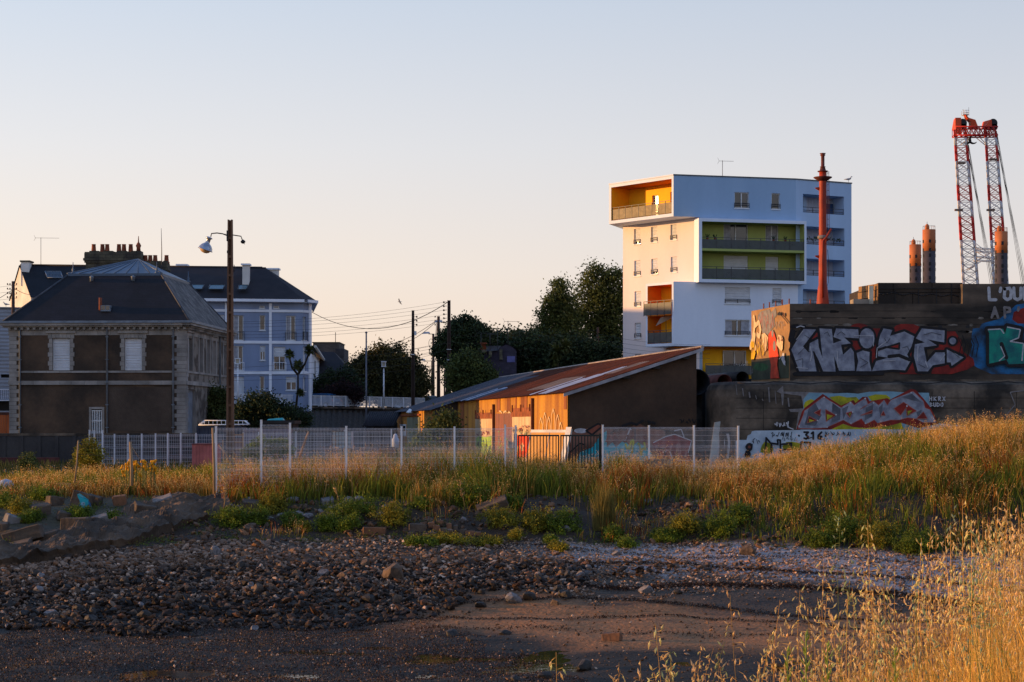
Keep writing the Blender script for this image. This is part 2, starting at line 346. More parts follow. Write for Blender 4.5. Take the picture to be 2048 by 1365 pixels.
def antenna(parent, x, y, z0, z1, L, ang=0, els=7, name='antenna', side=1):
    m = MB(); m.tube([(x, y, z0), (x, y, z1)], .025, DARKM, 5); d = Vector((math.cos(ang), math.sin(ang), 0))*side; c = Vector((x, y, z1-.05)); p = Vector((-d.y, d.x, 0))
    m.tube([c-d*L*.25, c+d*L*.75], .018, DARKM, 4)
    for i in range(els):
        q = c+d*L*(-.2+.95*i/els); m.tube([q-p*.25-Vector((0, 0, .03)), q+p*.25+Vector((0, 0, .03))], .01, DARKM, 3)
    q = c-d*L*.22
    for s in (-1, 1): m.tube([q, q+Vector((-d.x*.15, -d.y*.15, s*.28))], .012, DARKM, 4)
    return m.build(name, parent)
# ------------------------------------------------------------------ old stone house on the left
STUC = mat('brown_roughcast', (.090, .058, .038), .95, .45, .45, bump=.6, bsc=12, col2=(.036, .027, .021), thr=(.38, .66))
STUC2 = mat('worn_roughcast', (.075, .055, .042), .95, .45, .35, bump=.6, bsc=12, col2=(.045, .033, .026))
SIDEST = mat('worn_side_stone', (.20, .175, .15), .95, .4, 1.2, bump=.4, bsc=10, col2=(.07, .055, .045), thr=(.42, .56))
HIPZ = mat('dull_hip_lead', (.045, .05, .06), .7, .3, 2)
LIME = mat('limestone', (.30, .28, .26), .9, .25, .8, bump=.3, bsc=9, col2=(.17, .16, .15), island=.16)
SLATE = mat('slate_roof', (.012, .012, .017), .75, .35, .8, bump=.25, bsc=16, col2=(.008, .008, .011), brick=(.30, .16, .01, (.5, .5, .5), 0))
SLATEM = mat('mossy_slate_roof', (.15, .14, .135), .8, .4, 1.6, bump=.3, bsc=10, col2=(.04, .038, .042), brick=(.30, .16, .01, (.5, .5, .5), 0))
ZINC = mat('zinc_sheet', (.08, .115, .165), .5, .18, .7, metal=.3, col2=(.055, .08, .115))
PIPE = mat('zinc_downpipe', (.15, .18, .22), .5, .2, 2)
POTT = mat('terracotta_pot', (.20, .055, .025), .85, .3, 3)
LICH = mat('lichen_stone', (.13, .115, .075), .95, .45, 1.4, bump=.5, bsc=8, col2=(.05, .045, .038), brick=(.5, .22, .014, (.45, .45, .45), 0))
def old_house():
    c0 = (X(371, 119), 119.0); ff = Face(c0, ang=-3.3); L = -ff.a(19)
    ff = Face(ff.xy(-L), c0); sf = Face(c0, ang=86.7); W = L; DEP = 13.2
    zg = CZ-2.5; zt = ff.z(200, 652); zs0, zs1 = ff.z(200, 770), ff.z(200, 762); zr0, zr1 = ff.z(200, 746), ff.z(200, 742)
    t = thing('stone_house', (c0[0]-W/2, c0[1]+5, zg), 'two storey brown rendered house with pale stone corners, shuttered windows and dark hipped slate roof', 'house')
    m = MB(); wins = [ff.r(105, 677, 140, 741), ff.r(249, 677, 284, 741)]; door = ff.r(183, 819, 204, 872)
    wall(m, ff, 0, W, zg, zt, [(*q, .22) for q in wins]+[(*door, .25)], STUC, rmat=LIME)
    # worn blind panel areas of the lower wall, slightly proud coats of render
    q = ff.r(217, 775, 343, 862); m.fbox(ff, q[0], q[1], -.012, .02, q[2], q[3], STUC2)
    swin = []
    for (u0, u1, v0, v1) in ((376, 384, 676, 741), (398, 405, 676, 744), (413, 419, 680, 747), (425, 431, 684, 749), (447, 453, 690, 752)):
        swin.append((sf.a(u0), sf.a(u1), sf.z(u0, v1), sf.z(u0, v0)))
    sdoor = [(sf.a(374), sf.a(391), zg+.6, sf.z(380, 779))]
    wall(m, sf, 0, DEP, zg, zt, [(*q, .3) for q in swin+sdoor], SIDEST, rmat=LIME)
    bk = [ff.xy(0), sf.xy(0), sf.xy(DEP), (ff.xy(0)[0]+sf.d.x*DEP, ff.xy(0)[1]+sf.d.y*DEP)]
    for i in (2, 3): a, b_ = bk[i], bk[(i+1) % 4]; m.face([(a[0], a[1], zg), (b_[0], b_[1], zg), (b_[0], b_[1], zt), (a[0], a[1], zt)], STUC)
    m.build('wall', t)
    # quoins
    for side in range(4):
        m = MB(); z = zg; i = 0
        while z < zt-.3:
            h = .27
            if not (zs0-.1 < z+h/2 < zs1+.1):
                wq = .74 if i % 2 else .58; f_, a_, b_ = ((ff, -.015, wq-.1), (ff, W-wq, W+.015), (sf, .105, wq), (sf, DEP-wq, DEP))[side]; m.fbox(f_, a_, b_, -.03, .1, z+.012, z+h-.004, LIME)
            z += h; i += 1
        m.build('quoins', t)
    # string course and sill band, cut in stones
    for fc, LL in ((ff, W), (sf, DEP)):
        for nm, b_, za, zb_ in (('string_course', -.10, zs0, zs1), ('sill_band', -.055, zr0, zr1), ('frieze_course', -.04, zt-.62, zt-.32), ('frieze_course', -.05, zt-.305, zt-.01)):
            m = MB(); a = -.06 if fc is ff else .06
            while a < LL: e = min(a+.86, LL+.06); m.fbox(fc, a, e-.012, b_, .09, za, zb_, LIME); a = e
            m.build(nm, t)
    m = MB(); 
    for fc, LL in ((ff, W), (sf, DEP)):
        m.fbox(fc, -.5, LL+.5, -.5, .1, zt, zt+.16, LIME); m.fbox(fc, -.35, LL+.35, -.35, .1, zt-.10, zt-.003, LIME)
        a = 0
        while a < LL: m.fbox(fc, a, a+.16, -.30, 0, zt-.26, zt-.105, LIME); a += .42
    m.build('cornice', t)
    ze = zt+.16
    m = MB(); m.fbox(ff, -.58, W+.58, -.58, -.44, ze, ze+.15, PIPE); m.fbox(sf, -.44, DEP+.58, -.58, -.44, ze, ze+.15, PIPE); m.build('gutter', t)
    for q in wins:
        o = MB(); a0, a1, z0, z1 = q
        for s_ in (0, 1):
            z = z0; i = 0
            while z < z1:
                wd = .30 if i % 2 else .22; x0, x1 = ((a0-wd, a0) if s_ == 0 else (a1, a1+wd)); o.fbox(ff, x0, x1, -.045, .05, z+.008, min(z+.3, z1+.02)-.008, LIME); z += .3; i += 1
        n_ = 7
        for i in range(n_):
            x0 = a0-.3+(a1-a0+.6)*i/n_; x1 = a0-.3+(a1-a0+.6)*(i+1)/n_; o.fbox(ff, x0+.006, x1-.006, -.055, .05, z1+.022, z1+.34, LIME)
        o.fbox(ff, a0-.42, a1+.42, -.17, .05, z1+.345, z1+.46, LIME); o.fbox(ff, a0-.36, a1+.36, -.11, .05, z1+.465, z1+.53, LIME)
        fr = o.build('window_surround', t); window(t, ff, q, .2, 'shut', sill=False)
    for q in swin:
        o = MB(); a0, a1, z0, z1 = q; o.fbox(sf, a0-.3, a0-.01, -.05, .05, z0-.1, z1+.35, LIME); o.fbox(sf, a1+.01, a1+.3, -.05, .05, z0-.1, z1+.35, LIME); o.fbox(sf, a0-.4, a1+.4, -.13, .05, z1+.36, z1+.48, LIME)
        o.build('window_surround', t); window(t, sf, q, .25, 'shut' if q is not swin[0] else 'two', sill=False)
    o = MB(); q = sdoor[0]; o.fbox(sf, q[0], q[1], .2, .26, q[2], q[3], PIPE); o.build('side_door', t)
    # grille of the small ground floor opening
    o = MB(); a0, a1, z0, z1 = door; o.fbox(ff, a0, a1, .2, .24, z0, z1, BLACKP)
    for i in range(6): a = a0+(a1-a0)*(i+.5)/6; o.fbox(ff, a-.022, a+.022, .05, .09, z0, z1-.05, WHITE)
    for k in (.02, .55, .93): o.fbox(ff, a0, a1, .04, .1, z0+(z1-z0)*k, z0+(z1-z0)*k+.05, WHITE)
    o.build('door_grille', t)
    o = MB(); o.fbox(ff, door[0]-.16, door[0]-.005, -.03, .04, door[2], door[3]+.15, LIME); o.fbox(ff, door[1]+.005, door[1]+.16, -.03, .04, door[2], door[3]+.15, LIME); o.fbox(ff, door[0], door[1], -.03, .04, door[3]+.005, door[3]+.15, LIME); o.build('door_surround', t)
    for u in (41, 215, 347):
        o = MB(); a = ff.a(u); o.tube([ff.pt(a, -.12, zg), ff.pt(a, -.12, zt-.1), ff.pt(a, -.5, ze)], .065, PIPE, 8)
        z = zg+.8
        while z < zt: o.fbox(ff, a-.09, a+.09, -.2, 0, z, z+.05, PIPE); z += 1.5
        o.build('downpipe', t)
    o = MB(); a = sf.a(437); o.tube([sf.pt(a, -.12, zg), sf.pt(a, -.12, zt-.1), sf.pt(a, -.5, ze)], .065, PIPE, 8); o.build('downpipe', t)
    # roof: hipped slates with a zinc cap
    ov = .45; e0, e1, e2, e3 = ff.pt(-ov, -ov, ze), ff.pt(W+ov, -ov, ze), ff.pt(W+ov, DEP+ov, ze), ff.pt(-ov, DEP+ov, ze)
    ztp = Z(549, 122.5); ins = 3.35; r0, r1, r2, r3 = ff.pt(-ov+3.5, ins-.2, ztp), ff.pt(W+ov-2.9, ins-.2, ztp), ff.pt(W+ov-2.9, DEP-2.2, ztp), ff.pt(-ov+3.5, DEP-2.2, ztp)
    m = MB(); m.face([e0, e1, r1, r0], SLATE); m.face([e1, e2, r2, r1], SLATEM); m.face([e2, e3, r3, r2], SLATE); m.face([e3, e0, r0, r3], SLATE)
    m.face([e3, e2, e1, e0], SLATE); roof = m.build('roof', t)
    zc = Z(520, 127); up = Vector((0, 0, .05)); q0, q1, q2, q3 = [p+(p-(r0+r2)/2)*.03+up for p in (r0, r1, r2, r3)]; cen = (q0+q1)/2; ap = Vector((cen.x+.5+sf.d.x*4.2, cen.y+4.2, zc)); ap2 = ap+Vector((sf.d.x*2.4, 2.4, 0))
    m = MB()
    for tri in ((q0, q1, ap), (q1, q2, ap2, ap), (q2, q3, ap2), (q3, q0, ap, ap2)): m.face(tri, ZINC)
    for A_, B_ in ((q0, q1), (q1, q2), (q2, q3), (q3, q0)): m.face([A_-up*4, B_-up*4, B_, A_], ZINC)
    for k in range(1, 8): p = q0+(q1-q0)*k/8; m.tube([p+up*.3, p+(ap-p)*.97+up*.3], .03, ZINC, 4)
    m.tube([q0, ap], .05, ZINC, 5); m.tube([q1, ap], .05, ZINC, 5)
    m.build('zinc_cap', roof)
    m = MB()
    for p in (r0+Vector((.25, .1, 0)), r1-Vector((.3, -.1, 0)), r2): m.lathe(p, [(.13, 0), (.15, .12), (.06, .2), (.09, .32), (.03, .5), (.02, .85)], ZINC, 8)
    m.build('finial', roof)
    for A_, B_ in ((e0, r0), (e1, r1), (e2, r2)):
        m = MB(); m.tube([A_, B_], .07, HIPZ, 6); m.build('hip_ridge', roof)
    rf = lambda s, k: e0+(e1-e0)*s+(((r0+(r1-r0)*s)-(e0+(e1-e0)*s))*k)
    m = MB(); p = rf(.535, .26); m.box(p.x-.32, p.x+.32, p.y-.25, p.y+.3, p.z-.1, p.z+.3, PIPE); m.box(p.x-.27, p.x-.03, p.y-.262, p.y-.2, p.z+.0, p.z+.27, GLASS); m.box(p.x+.03, p.x+.27, p.y-.262, p.y-.2, p.z+.0, p.z+.27, GLASS); m.build('roof_light', roof)
    m = MB(); p = rf(.497, .28); m.tube([p-Vector((0, 0, .2)), p+Vector((0, 0, .75))], .11, POTT, 8); m.build('vent_pipe', roof)
    for s in (.30, .70):
        m = MB(); p = rf(s, .88); m.lathe(p-Vector((0, .05, .1)), [(.13, 0), (.13, .25), (.17, .3), (.02, .4)], PIPE, 8); m.build('roof_vent', roof)
    # chimneys
    def chim(u0, u1, vt, vb, D, pots, pv):
        x0, x1 = X(u0, D), X(u1, D); z1 = Z(vt, D)-.12; m = MB(); zb = ze+1
        m.box(x0+.12, x1-.12, D-.45, D+.45, zb, z1-.75, LICH); m.box(x0+.04, x1-.04, D-.55, D+.55, z1-.745, z1-.6, LICH); m.box(x0-.03, x1+.03, D-.62, D+.62, z1-.597, z1-.42, LICH); m.box(x0+.03, x1-.03, D-.52, D+.52, z1-.417, z1-.05, LICH)
        ch = m.build('chimney', t)
        m = MB(); n = 12
        for i in range(n): xx = x0+.05+(x1-x0-.1)*i/n; m.box(xx, xx+(x1-x0-.1)/n+.004*(i % 2), D-.48, D+.48, z1-.06, z1+.03+.09*abs(math.sin(i*2.1)), LICH)
        m.build('mossy_crown', ch)
        for u in pots:
            m = MB(); m.lathe((X(u, D), D, z1-.05), [(.2, 0), (.18, .1), (.14, (CZ-(pv-CY)/F*D)-z1), (.165, (CZ-(pv-CY)/F*D)-z1+.05)], POTT, 9); m.build('chimney_pot', ch)
        return ch
    c1 = chim(171, 285, 503, 0, 130, (187.5, 205, 214.5, 238, 248, 261.5), 489); chim(287, 338, 523, 0, 130.5, (291, 300.5, 310.5, 333), 511)
    m = MB(); D = 130; m.lathe((X(277, D), D, Z(503, D)), [(.16, 0), (.14, .25), (.2, .4), (.1, .6), (.05, .65), (.02, 1.1)], POTT, 8); m.build('chimney_cowl', c1)
    m = MB(); m.tube([(X(323.5, 129), 129, Z(560, 129)), (X(323.5, 129), 129, Z(500, 129)), (X(322.5, 129), 129, Z(457, 129))], [.045, .03, .015], DARKM, 5); m.build('mast_antenna', t)
    return t
old_house()
# ------------------------------------------------------------------ white gabled house, blue apartment house and neighbours behind it
WREND = mat('white_render', (.60, .58, .55), .9, .12, .6, bump=.15)
def gabled_house():
    D = 176; gx = X(62, D); y0 = D; zE, zR = Z(592, D), Z(531, D+3.5); zr = CZ+1.5
    t = thing('gabled_house', (gx+10, D+4, zr), 'white gable ended house with dark slate roof, skylight and thin rooftop antenna far left', 'house')
    # gable faces left and towards the viewer, ridge runs to the right
    ed = Vector((math.cos(R(7)), math.sin(R(7)), 0)); gd = Vector((-.47, .883, 0)); A = Vector((gx, y0, 0)); Bk = A+gd*9.2; M_ = A+gd*4.6; Ln = 24
    up = lambda p, z: Vector((p.x, p.y, z))
    m = MB(); m.face([up(Bk, zr), up(A, zr), up(A, zE), up(M_, zR), up(Bk, zE)], WREND); m.face([up(A, zr), up(A+ed*Ln, zr), up(A+ed*Ln, zE), up(A, zE)], WREND)
    m.face([up(Bk+ed*Ln, zr), up(Bk, zr), up(Bk, zE), up(Bk+ed*Ln, zE)], WREND); m.face([up(A+ed*Ln, zr), up(Bk+ed*Ln, zr), up(Bk+ed*Ln, zE), up(M_+ed*Ln, zR), up(A+ed*Ln, zE)], WREND); m.build('wall', t)
    m = MB(); o = Vector((0, 0, .06)); ov = ed*-.12
    S = [up(A-gd*.35, zE-.25), up(A-gd*.35+ed*Ln, zE-.25), up(M_+ed*Ln, zR), up(M_, zR)]
    m.face([S[0]+ov+o, S[1]+o, S[2]+o, S[3]+ov+o], SLATE); m.face([S[3]+ov+o, S[2]+o, up(Bk+ed*Ln, zE)+o, up(Bk, zE)+ov+o], SLATE)
    m.tube([S[3]+o, S[2]+o], .12, SLATE, 6); rf = m.build('roof', t)
    m = MB(); p = S[0].lerp(S[3], .60)+ed*2.2; d2 = (S[3]-S[0]).normalized(); nn = ed.cross(d2).normalized(); nn = nn if nn.y < 0 else -nn
    q = [p, p+ed*1.5, p+ed*1.5+d2*1.2, p+d2*1.2]; m.face([k+nn*.14 for k in q], GLASS); 
    for i in range(4): m.tube([q[i]+nn*.13, q[(i+1) % 4]+nn*.13], .06, PIPE, 4)
    m.build('skylight', rf)
    m = MB(); c = up(M_, zR)+ed*.75; m.box(c.x-.42, c.x+.38, c.y-1.0, c.y+.4, zR-2.1, zR+.3, WREND); m.box(c.x-.52, c.x+.48, c.y-1.1, c.y+.5, zR+.303, zR+.45, LICH); m.build('chimney', rf)
    antenna(t, c.x+1.3, c.y, zR-1, Z(473, D+3), 2.4, .1)
gabled_house()
BLUE = mat('blue_render', (.20, .25, .37), .9, .12, .5, streak=.3, bump=.1)
WBAND = mat('pale_band', (.72, .75, .82), .85, .06, .8)
SLATE2 = mat('dark_slate_tiles', (.020, .016, .019), .85, .25, 1, bump=.2, col2=(.013, .011, .014))
def blue_block():
    D = 162.5; fc = Face((X(330, D), D), ang=9); A1 = fc.a(606); c1 = fc.xy(A1); ff = Face(fc.xy(0), c1)
    sf = Face(c1, ang=58); A2 = sf.a(621); sf = Face(c1, sf.xy(A2)); s2 = Face(sf.xy(A2), ang=98); 
    zr = CZ+1.5-.3; ze = ff.z(560, 606); zt = ff.z(560, 599)
    t = thing('blue_apartment_house', (c1[0]-6, D+5, zr), 'blue rendered three storey apartment house with pale bands and dark slate roof', 'apartment house')
    spec = [(467, 631, 487, 681, 'two'), (519, 631, 530.5, 661, 'one'), (572, 632, 591, 681, 'two'), (519, 612, 529, 617, 'one'), (547, 612, 558, 617, 'one'), (467, 692, 486, 741, 'two'), (520, 692, 530.5, 721, 'half'), (547, 694, 571, 741, 'half'), (467, 754, 488, 790, 'shut'), (519.5, 753, 529, 779, 'one'), (572, 754, 593, 781, 'half'), (432, 630, 448, 660, 'shut'), (432, 752, 448, 780, 'one')]
    rs = [(ff.r(*s[:4]), s[4]) for s in spec]
    m = MB(); wall(m, ff, 0, A1, zr, ze, [(*r, .2) for r, k in rs], BLUE)
    sr = [(sf.r(605, 634, 612, 681), 'two'), (sf.r(605, 755, 611, 783), 'shut'), (sf.r(606, 695, 612, 742), 'shut')]
    wall(m, sf, 0, A2, zr, ze, [(*r, .2) for r, k in sr], BLUE); wall(m, s2, 0, 13, zr, ze, [], BLUE)
    e = s2.xy(13); b0 = (ff.p.x-2, ff.p.y+14); m.face([(e[0], e[1], zr), (*b0, zr), (*b0, ze), (e[0], e[1], ze)], BLUE); m.face([(*b0, zr), (*ff.xy(0), zr), (*ff.xy(0), ze), (*b0, ze)], BLUE); m.build('wall', t)
    for (r, k) in rs: window(t, ff, r, .17, 'two' if k == 'one' and r[1]-r[0] > .9 else k, split=.42, curtain=[(.1, .45)] if k == 'two' else None)
    for (r, k) in sr: window(t, sf, r, .17, k)
    m = MB()
    for v0, v1, pr in ((620, 625, .08), (682.5, 688, .08), (743, 749, .08), (600, 606, .3)):
        z0, z1 = ff.z(560, v1), ff.z(560, v0)
        m.fbox(ff, 0, A1, -pr, .02, z0, z1, WBAND); m.fbox(sf, -.0, A2+.05, -pr, .02, z0+.002, z1-.002, WBAND); m.fbox(s2, -.05, 13, -pr, .02, z0+.004, z1-.004, WBAND)
    m.fbox(ff, ff.a(538), ff.a(543.5), -.11, .02, zr, ff.z(560, 607), WBAND); m.fbox(sf, A2-.3, A2+.05, -.11, .02, zr, ff.z(560, 607), WBAND); m.fbox(ff, ff.a(450), ff.a(453.5), -.11, .02, zr, ff.z(560, 607), WBAND)
    m.build('pale_band', t)
    for u0, u1, v0, v1, k in ((467, 488, 664, 682, ff), (571, 592, 664, 682, ff), (604, 613, 664, 682, sf), (467, 488, 725, 743, ff), (546, 572, 725, 743, ff)):
        r = k.r(u0, v0, u1, v1); guard(t, k, r[0], r[1], -.12, r[2], r[3]-r[2], step=9, bars=.22, frame=WBAND if v0 > 700 else DARKM)
    # roof
    zR = Z(536, 169); o = .55; e0 = ff.pt(-2, -o, zt-.1); e1 = ff.pt(A1+.1, -o, zt-.1); e2 = sf.pt(A2+.3, -o, zt-.1); e3 = s2.pt(13, -o, zt-.1); e4 = Vector((*b0, zt-.1))
    r0 = Vector((X(300, 169), 169, Z(533, 169))); r1 = Vector((X(532, 169.5), 169.5, zR)); r2 = Vector((X(540, 172), 172, zR))
    m = MB(); m.face([e0, e1, r1, r0], SLATE2); m.face([e1, e2, r1], SLATE2); m.face([e2, e3, r2, r1], SLATE2); m.face([e3, e4, r0, r2], SLATE2); m.face([e4, e0, r0], SLATE2); m.face([e4, e3, e2, e1, e0], WBAND)
    m.tube([r0, r1], .1, SLATE2, 5); rf = m.build('roof', t)
    m = MB(); m.fbox(ff, -2, A1+.1, -o-.12, -o, zt-.28, zt-.03, WBAND); m.fbox(sf, 0, A2+.3, -o-.12, -o, zt-.282, zt-.032, WBAND); m.fbox(s2, 0, 13, -o-.12, -o, zt-.284, zt-.034, WBAND); m.build('gutter', t)
    for (u0, u1, vt, vb, dd) in ((486, 498.5, 529, 573, 166.3), (527, 557, 538, 562, 171), (356, 374, 530, 540, 170)):
        m = MB(); m.box(X(u0, dd), X(u1, dd), dd-.4, dd+.5, Z(vb, dd)-1.6, Z(vt, dd)-.12, WREND); m.box(X(u0, dd)-.12, X(u1, dd)+.12, dd-.55, dd+.62, Z(vt, dd)-.117, Z(vt, dd)+.03, WBAND); m.build('chimney', rf)
    dn = Vector((0, r0.y-e0.y, r0.z-e0.z)).normalized(); nn = Vector((0, -dn.z, dn.y))
    for (u0, u1) in ((380, 402), (414, 443), (472, 489)):
        k = .18; p = e0.lerp(r0, k); y = p.y; z = p.z; c0 = Vector((X(u0, y), y+(X(u0, y)-e0.x)*.13, z+.25)); c1_ = Vector((X(u1, y), y+(X(u1, y)-e0.x)*.13, z+.25)); m = MB()
        q = [c0+nn*.12, c1_+nn*.12, c1_+dn*1.1+nn*.12, c0+dn*1.1+nn*.12]; m.face(q, TEALG)
        for i in range(4): m.tube([q[i], q[(i+1) % 4]], .05, DARKM, 4)
        m.build('skylight', rf)
    # low boarded extension on the right flank
    s3 = Face((X(619.5, 166), 166), (X(652, 232), 232)); zb = CZ+1.5; zt0 = s3.z(620, 693)
    m = MB(); m.fbox(s3, 0, s3.L, 0, 3, zb, zt0, BOARD); ex = m.build('side_wing', t)
    m = MB(); q = [s3.pt(-.1, -.5, zt0-.05), s3.pt(s3.L+.3, -.5, zt0-.05), s3.pt(s3.L+.3, 3, zt0+1.3), s3.pt(-.1, 3, zt0+1.3)]; m.face(q, SLATE2); m.tube(q[:2], .14, WREND, 5); m.build('wing_roof', ex)
    for i in range(6):
        m = MB(); a = 6+i*9.5; m.fbox(s3, a, a+1.8, -.04, .02, zb+1.6, zt0-.8, BLACKP if i % 2 else WBAND); m.build('side_window', ex)
TEALG = mat('teal_skylight_glass', (.05, .10, .12), .25, .2, 1, spec=.7)
BOARD = mat('white_weatherboard', (.6, .64, .7), .8, .12, 1, wave=(1.2, 'X', .5))
blue_block()
SIDING = mat('grey_horizontal_siding', (.27, .29, .33), .6, .1, .5, wave=(1.1, 'Z', .6))
ORNG = mat('orange_hoarding', (.35, .10, .03), .8, .25, 2, streak=.2)
def clad_building():
    D = 138; t = thing('clad_building', (X(0, D)-4, D+3, CZ-2), 'grey blue building with horizontal cladding at the left edge beyond the brown house', 'building')
    fc = Face((X(-60, D), D), (X(34, D), D+1)); m = MB(); zr = CZ-2.4; ops = [fc.r(2, 749, 19, 756), fc.r(-30, 800, 20, 822)]
    wall(m, fc, 0, fc.L, zr, Z(616, D), [(*q, .5) for q in ops], SIDING); m.fbox(fc, 0, fc.L, .55, 8, zr, Z(616, D)-.01, SIDING); m.build('wall', t)
    m = MB(); m.fbox(fc, -.1, fc.L+.1, -.1, 8, Z(616, D), Z(613.5, D), PIPE); m.build('roof_edge', t)
    guard(t, fc, 0, fc.L-.5, -.3, Z(800, D), Z(779, D)-Z(800, D), step=1.2, bars=.14, frame=WBAND); m = MB(); m.fbox(fc, 0, fc.L-.4, -.4, 0, Z(802, D), Z(800, D)-.01, WBAND); m.build('balcony_slab', t)
    for q in ops: m = MB(); m.fbox(fc, q[0], q[1], .45, .54, q[2], q[3], BLACKP); m.build('opening', t)
    m = MB(); D = 125
    for i in range(9): x = X(-30+i*5.4, D); m.box(x, x+.17, D, D+.05, CZ-2.4, Z(829, D)+.03*(i % 2), ORNG)
    m.box(X(-32, D), X(19.5, D), D-.05, D-.005, Z(830, D), Z(825, D), mat('rust_rail', (.08, .03, .02)))
    m.build('hoarding', label='orange boarded hoarding at the left edge beside the stone house', cat='hoarding')
clad_building()
def far_blocks():
    BR = mat('weathered_brick', (.13, .105, .09), .95, .35, .6, col2=(.08, .07, .065), brick=(.4, .12, .012, (.6, .6, .6), 0))
    D = 215; t = thing('flat_roofed_building', (X(657, D), D+3, CZ+1.5), 'flat roofed weathered brick block rising behind the blue apartment house', 'building')
    m = MB(); m.box(X(626, D), X(678, D), D, D+7, CZ+1, Z(686, D), BR); m.box(X(626, D)-.1, X(678, D)+.1, D-.1, D+7, Z(686, D), Z(684.5, D), LICH); m.box(X(674, D), X(691, D), D-2, D+4, CZ+1, Z(699, D), mat('dark_brick', (.05, .045, .05), .95, .3, 1)); m.build('wall', t)
    m = MB(); m.tube([(X(671, D), D, Z(685, D)), (X(671, D), D, Z(665, D))], .05, DARKM, 4); m.build('mast', t)
    for k, u in enumerate((640, 652, 664)):
        m = MB(); r = (X(u, D), X(u+6, D)); m.box(r[0], r[1], D-.03, D+.02, Z(735, D), Z(722, D), GLASS); m.build('window', t)
    D = 198; t = thing('low_pitched_house', (X(680, D), D+3, CZ+1.5), 'low house with dark pitched roof between the blue apartment house and the round tree', 'house')
    m = MB(); a, b_, c = X(640, D), X(700, D), Z(748, D); m.box(a, b_, D, D+7, CZ+1, c, mat('grey_wall', (.10, .095, .10))); m.build('wall', t)
    m = MB(); zt = Z(704, D+4); m.face([(a-.3, D-.4, c), (b_+.3, D-.4, c), (X(668, D+4), D+4, zt), (X(640, D+4), D+4, zt)], SLATE2); m.face([(b_+.3, D-.4, c), (b_+.3, D+8, c), (X(668, D+4), D+4, zt)], SLATE2); m.face([(b_+.3, D+8, c), (a-.3, D+8, c), (X(640, D+4), D+4, zt), (X(668, D+4), D+4, zt)], SLATE2); m.face([(a-.3, D-.4, c), (X(640, D+4), D+4, zt), (a-.3, D+8, c)], SLATE2); m.build('roof', t)
    m = MB(); m.box(X(655, D), X(690, D), D-.06, D-.005, Z(770, D), Z(756, D), GLASS); m.build('window', t)
far_blocks()
VIOL = mat('violet_slate_cladding', (.045, .038, .062), .85, .2, 1.5, brick=(.4, .2, .01, (.7, .7, .7), 0))
def slate_house():
    D = 158; t = thing('slate_clad_house', (X(1000, D), D+4, CZ+1.5), 'small violet grey slate clad house with aerials half hidden among the dark trees', 'house'); zb = CZ+1.3
    m = MB(); x0, x1 = X(968, D), X(1033, D); zt = Z(700, D); m.box(x0, x1, D, D+8, zb, Z(702, D), VIOL); xm = X(1012, D); m.face([(X(995, D), D-.02, Z(702, D)), (x1, D-.02, Z(702, D)), (X(1024, D), D-.02, Z(693, D)), (xm, D-.02, Z(689, D)), (X(1002, D), D-.02, Z(694, D))], VIOL); m.build('wall', t)
    m = MB(); m.face([(x0-.3, D-.3, Z(704, D)), (X(995, D), D-.3, Z(702, D)), (X(1002, D), D+4, Z(692, D+4)), (x0, D+4, Z(692, D+4))], SLATE2); m.face([(X(1002, D), D-.1, Z(692, D)), (xm, D-.1, Z(687, D)), (xm, D+8, Z(687, D)), (X(1002, D), D+8, Z(692, D))], SLATE2); m.face([(xm, D-.1, Z(687, D)), (x1+.3, D-.1, Z(702, D)), (x1+.3, D+8, Z(702, D)), (xm, D+8, Z(687, D))], SLATE2); rf = m.build('roof', t)
    m = MB(); r = (X(1014, D), X(1030, D), Z(725, D), Z(713, D)); fc = Face((x0, D), (x1, D)); m.fbox(fc, r[0]-x0, r[1]-x0, -.08, -.005, r[2], r[3], mat('lilac_shutter', (.10, .10, .26), .7)); m.build('window', t)
    for u0, u1, v0, v1 in ((963, 973, 700, 706), (978, 984, 703, 714), (999, 1005, 699, 720)):
        m = MB(); m.box(X(u0, D), X(u1, D), D-.5, D+.1, Z(v1, D), Z(v0, D), LICH); ch = m.build('chimney', t)
    m = MB(); m.lathe((X(967, D), D-.2, Z(700, D)), [(.26, 0), (.2, .5), (.32, .52), (.3, .6)], POTT, 8); m.build('chimney_pot', ch)
    antenna(t, X(1016, D), D+1, Z(700, D), Z(641, D), 1.4, .1, 6); antenna(t, X(995, D), D+1, Z(700, D), Z(661, D), 1.3, .1, 5); antenna(t, X(962, D), D+.5, Z(708, D), Z(665, D), 1.6, .2, 5); antenna(t, X(980, D), D+.5, Z(708, D), Z(667, D), .9, .2, 4)
slate_house()
# white terrace wall peeking over the shed roof
m = MB(); D = 160; m.box(X(975, D), X(1008, D), D, D+.3, CZ+1.4, Z(756, D), WREND); m.box(X(974, D), X(1009, D), D-.06, D+.36, Z(756, D), Z(754.5, D), LICH); m.build('garden_wall', label='short white garden wall just above the grey end of the shed roof', cat='wall')

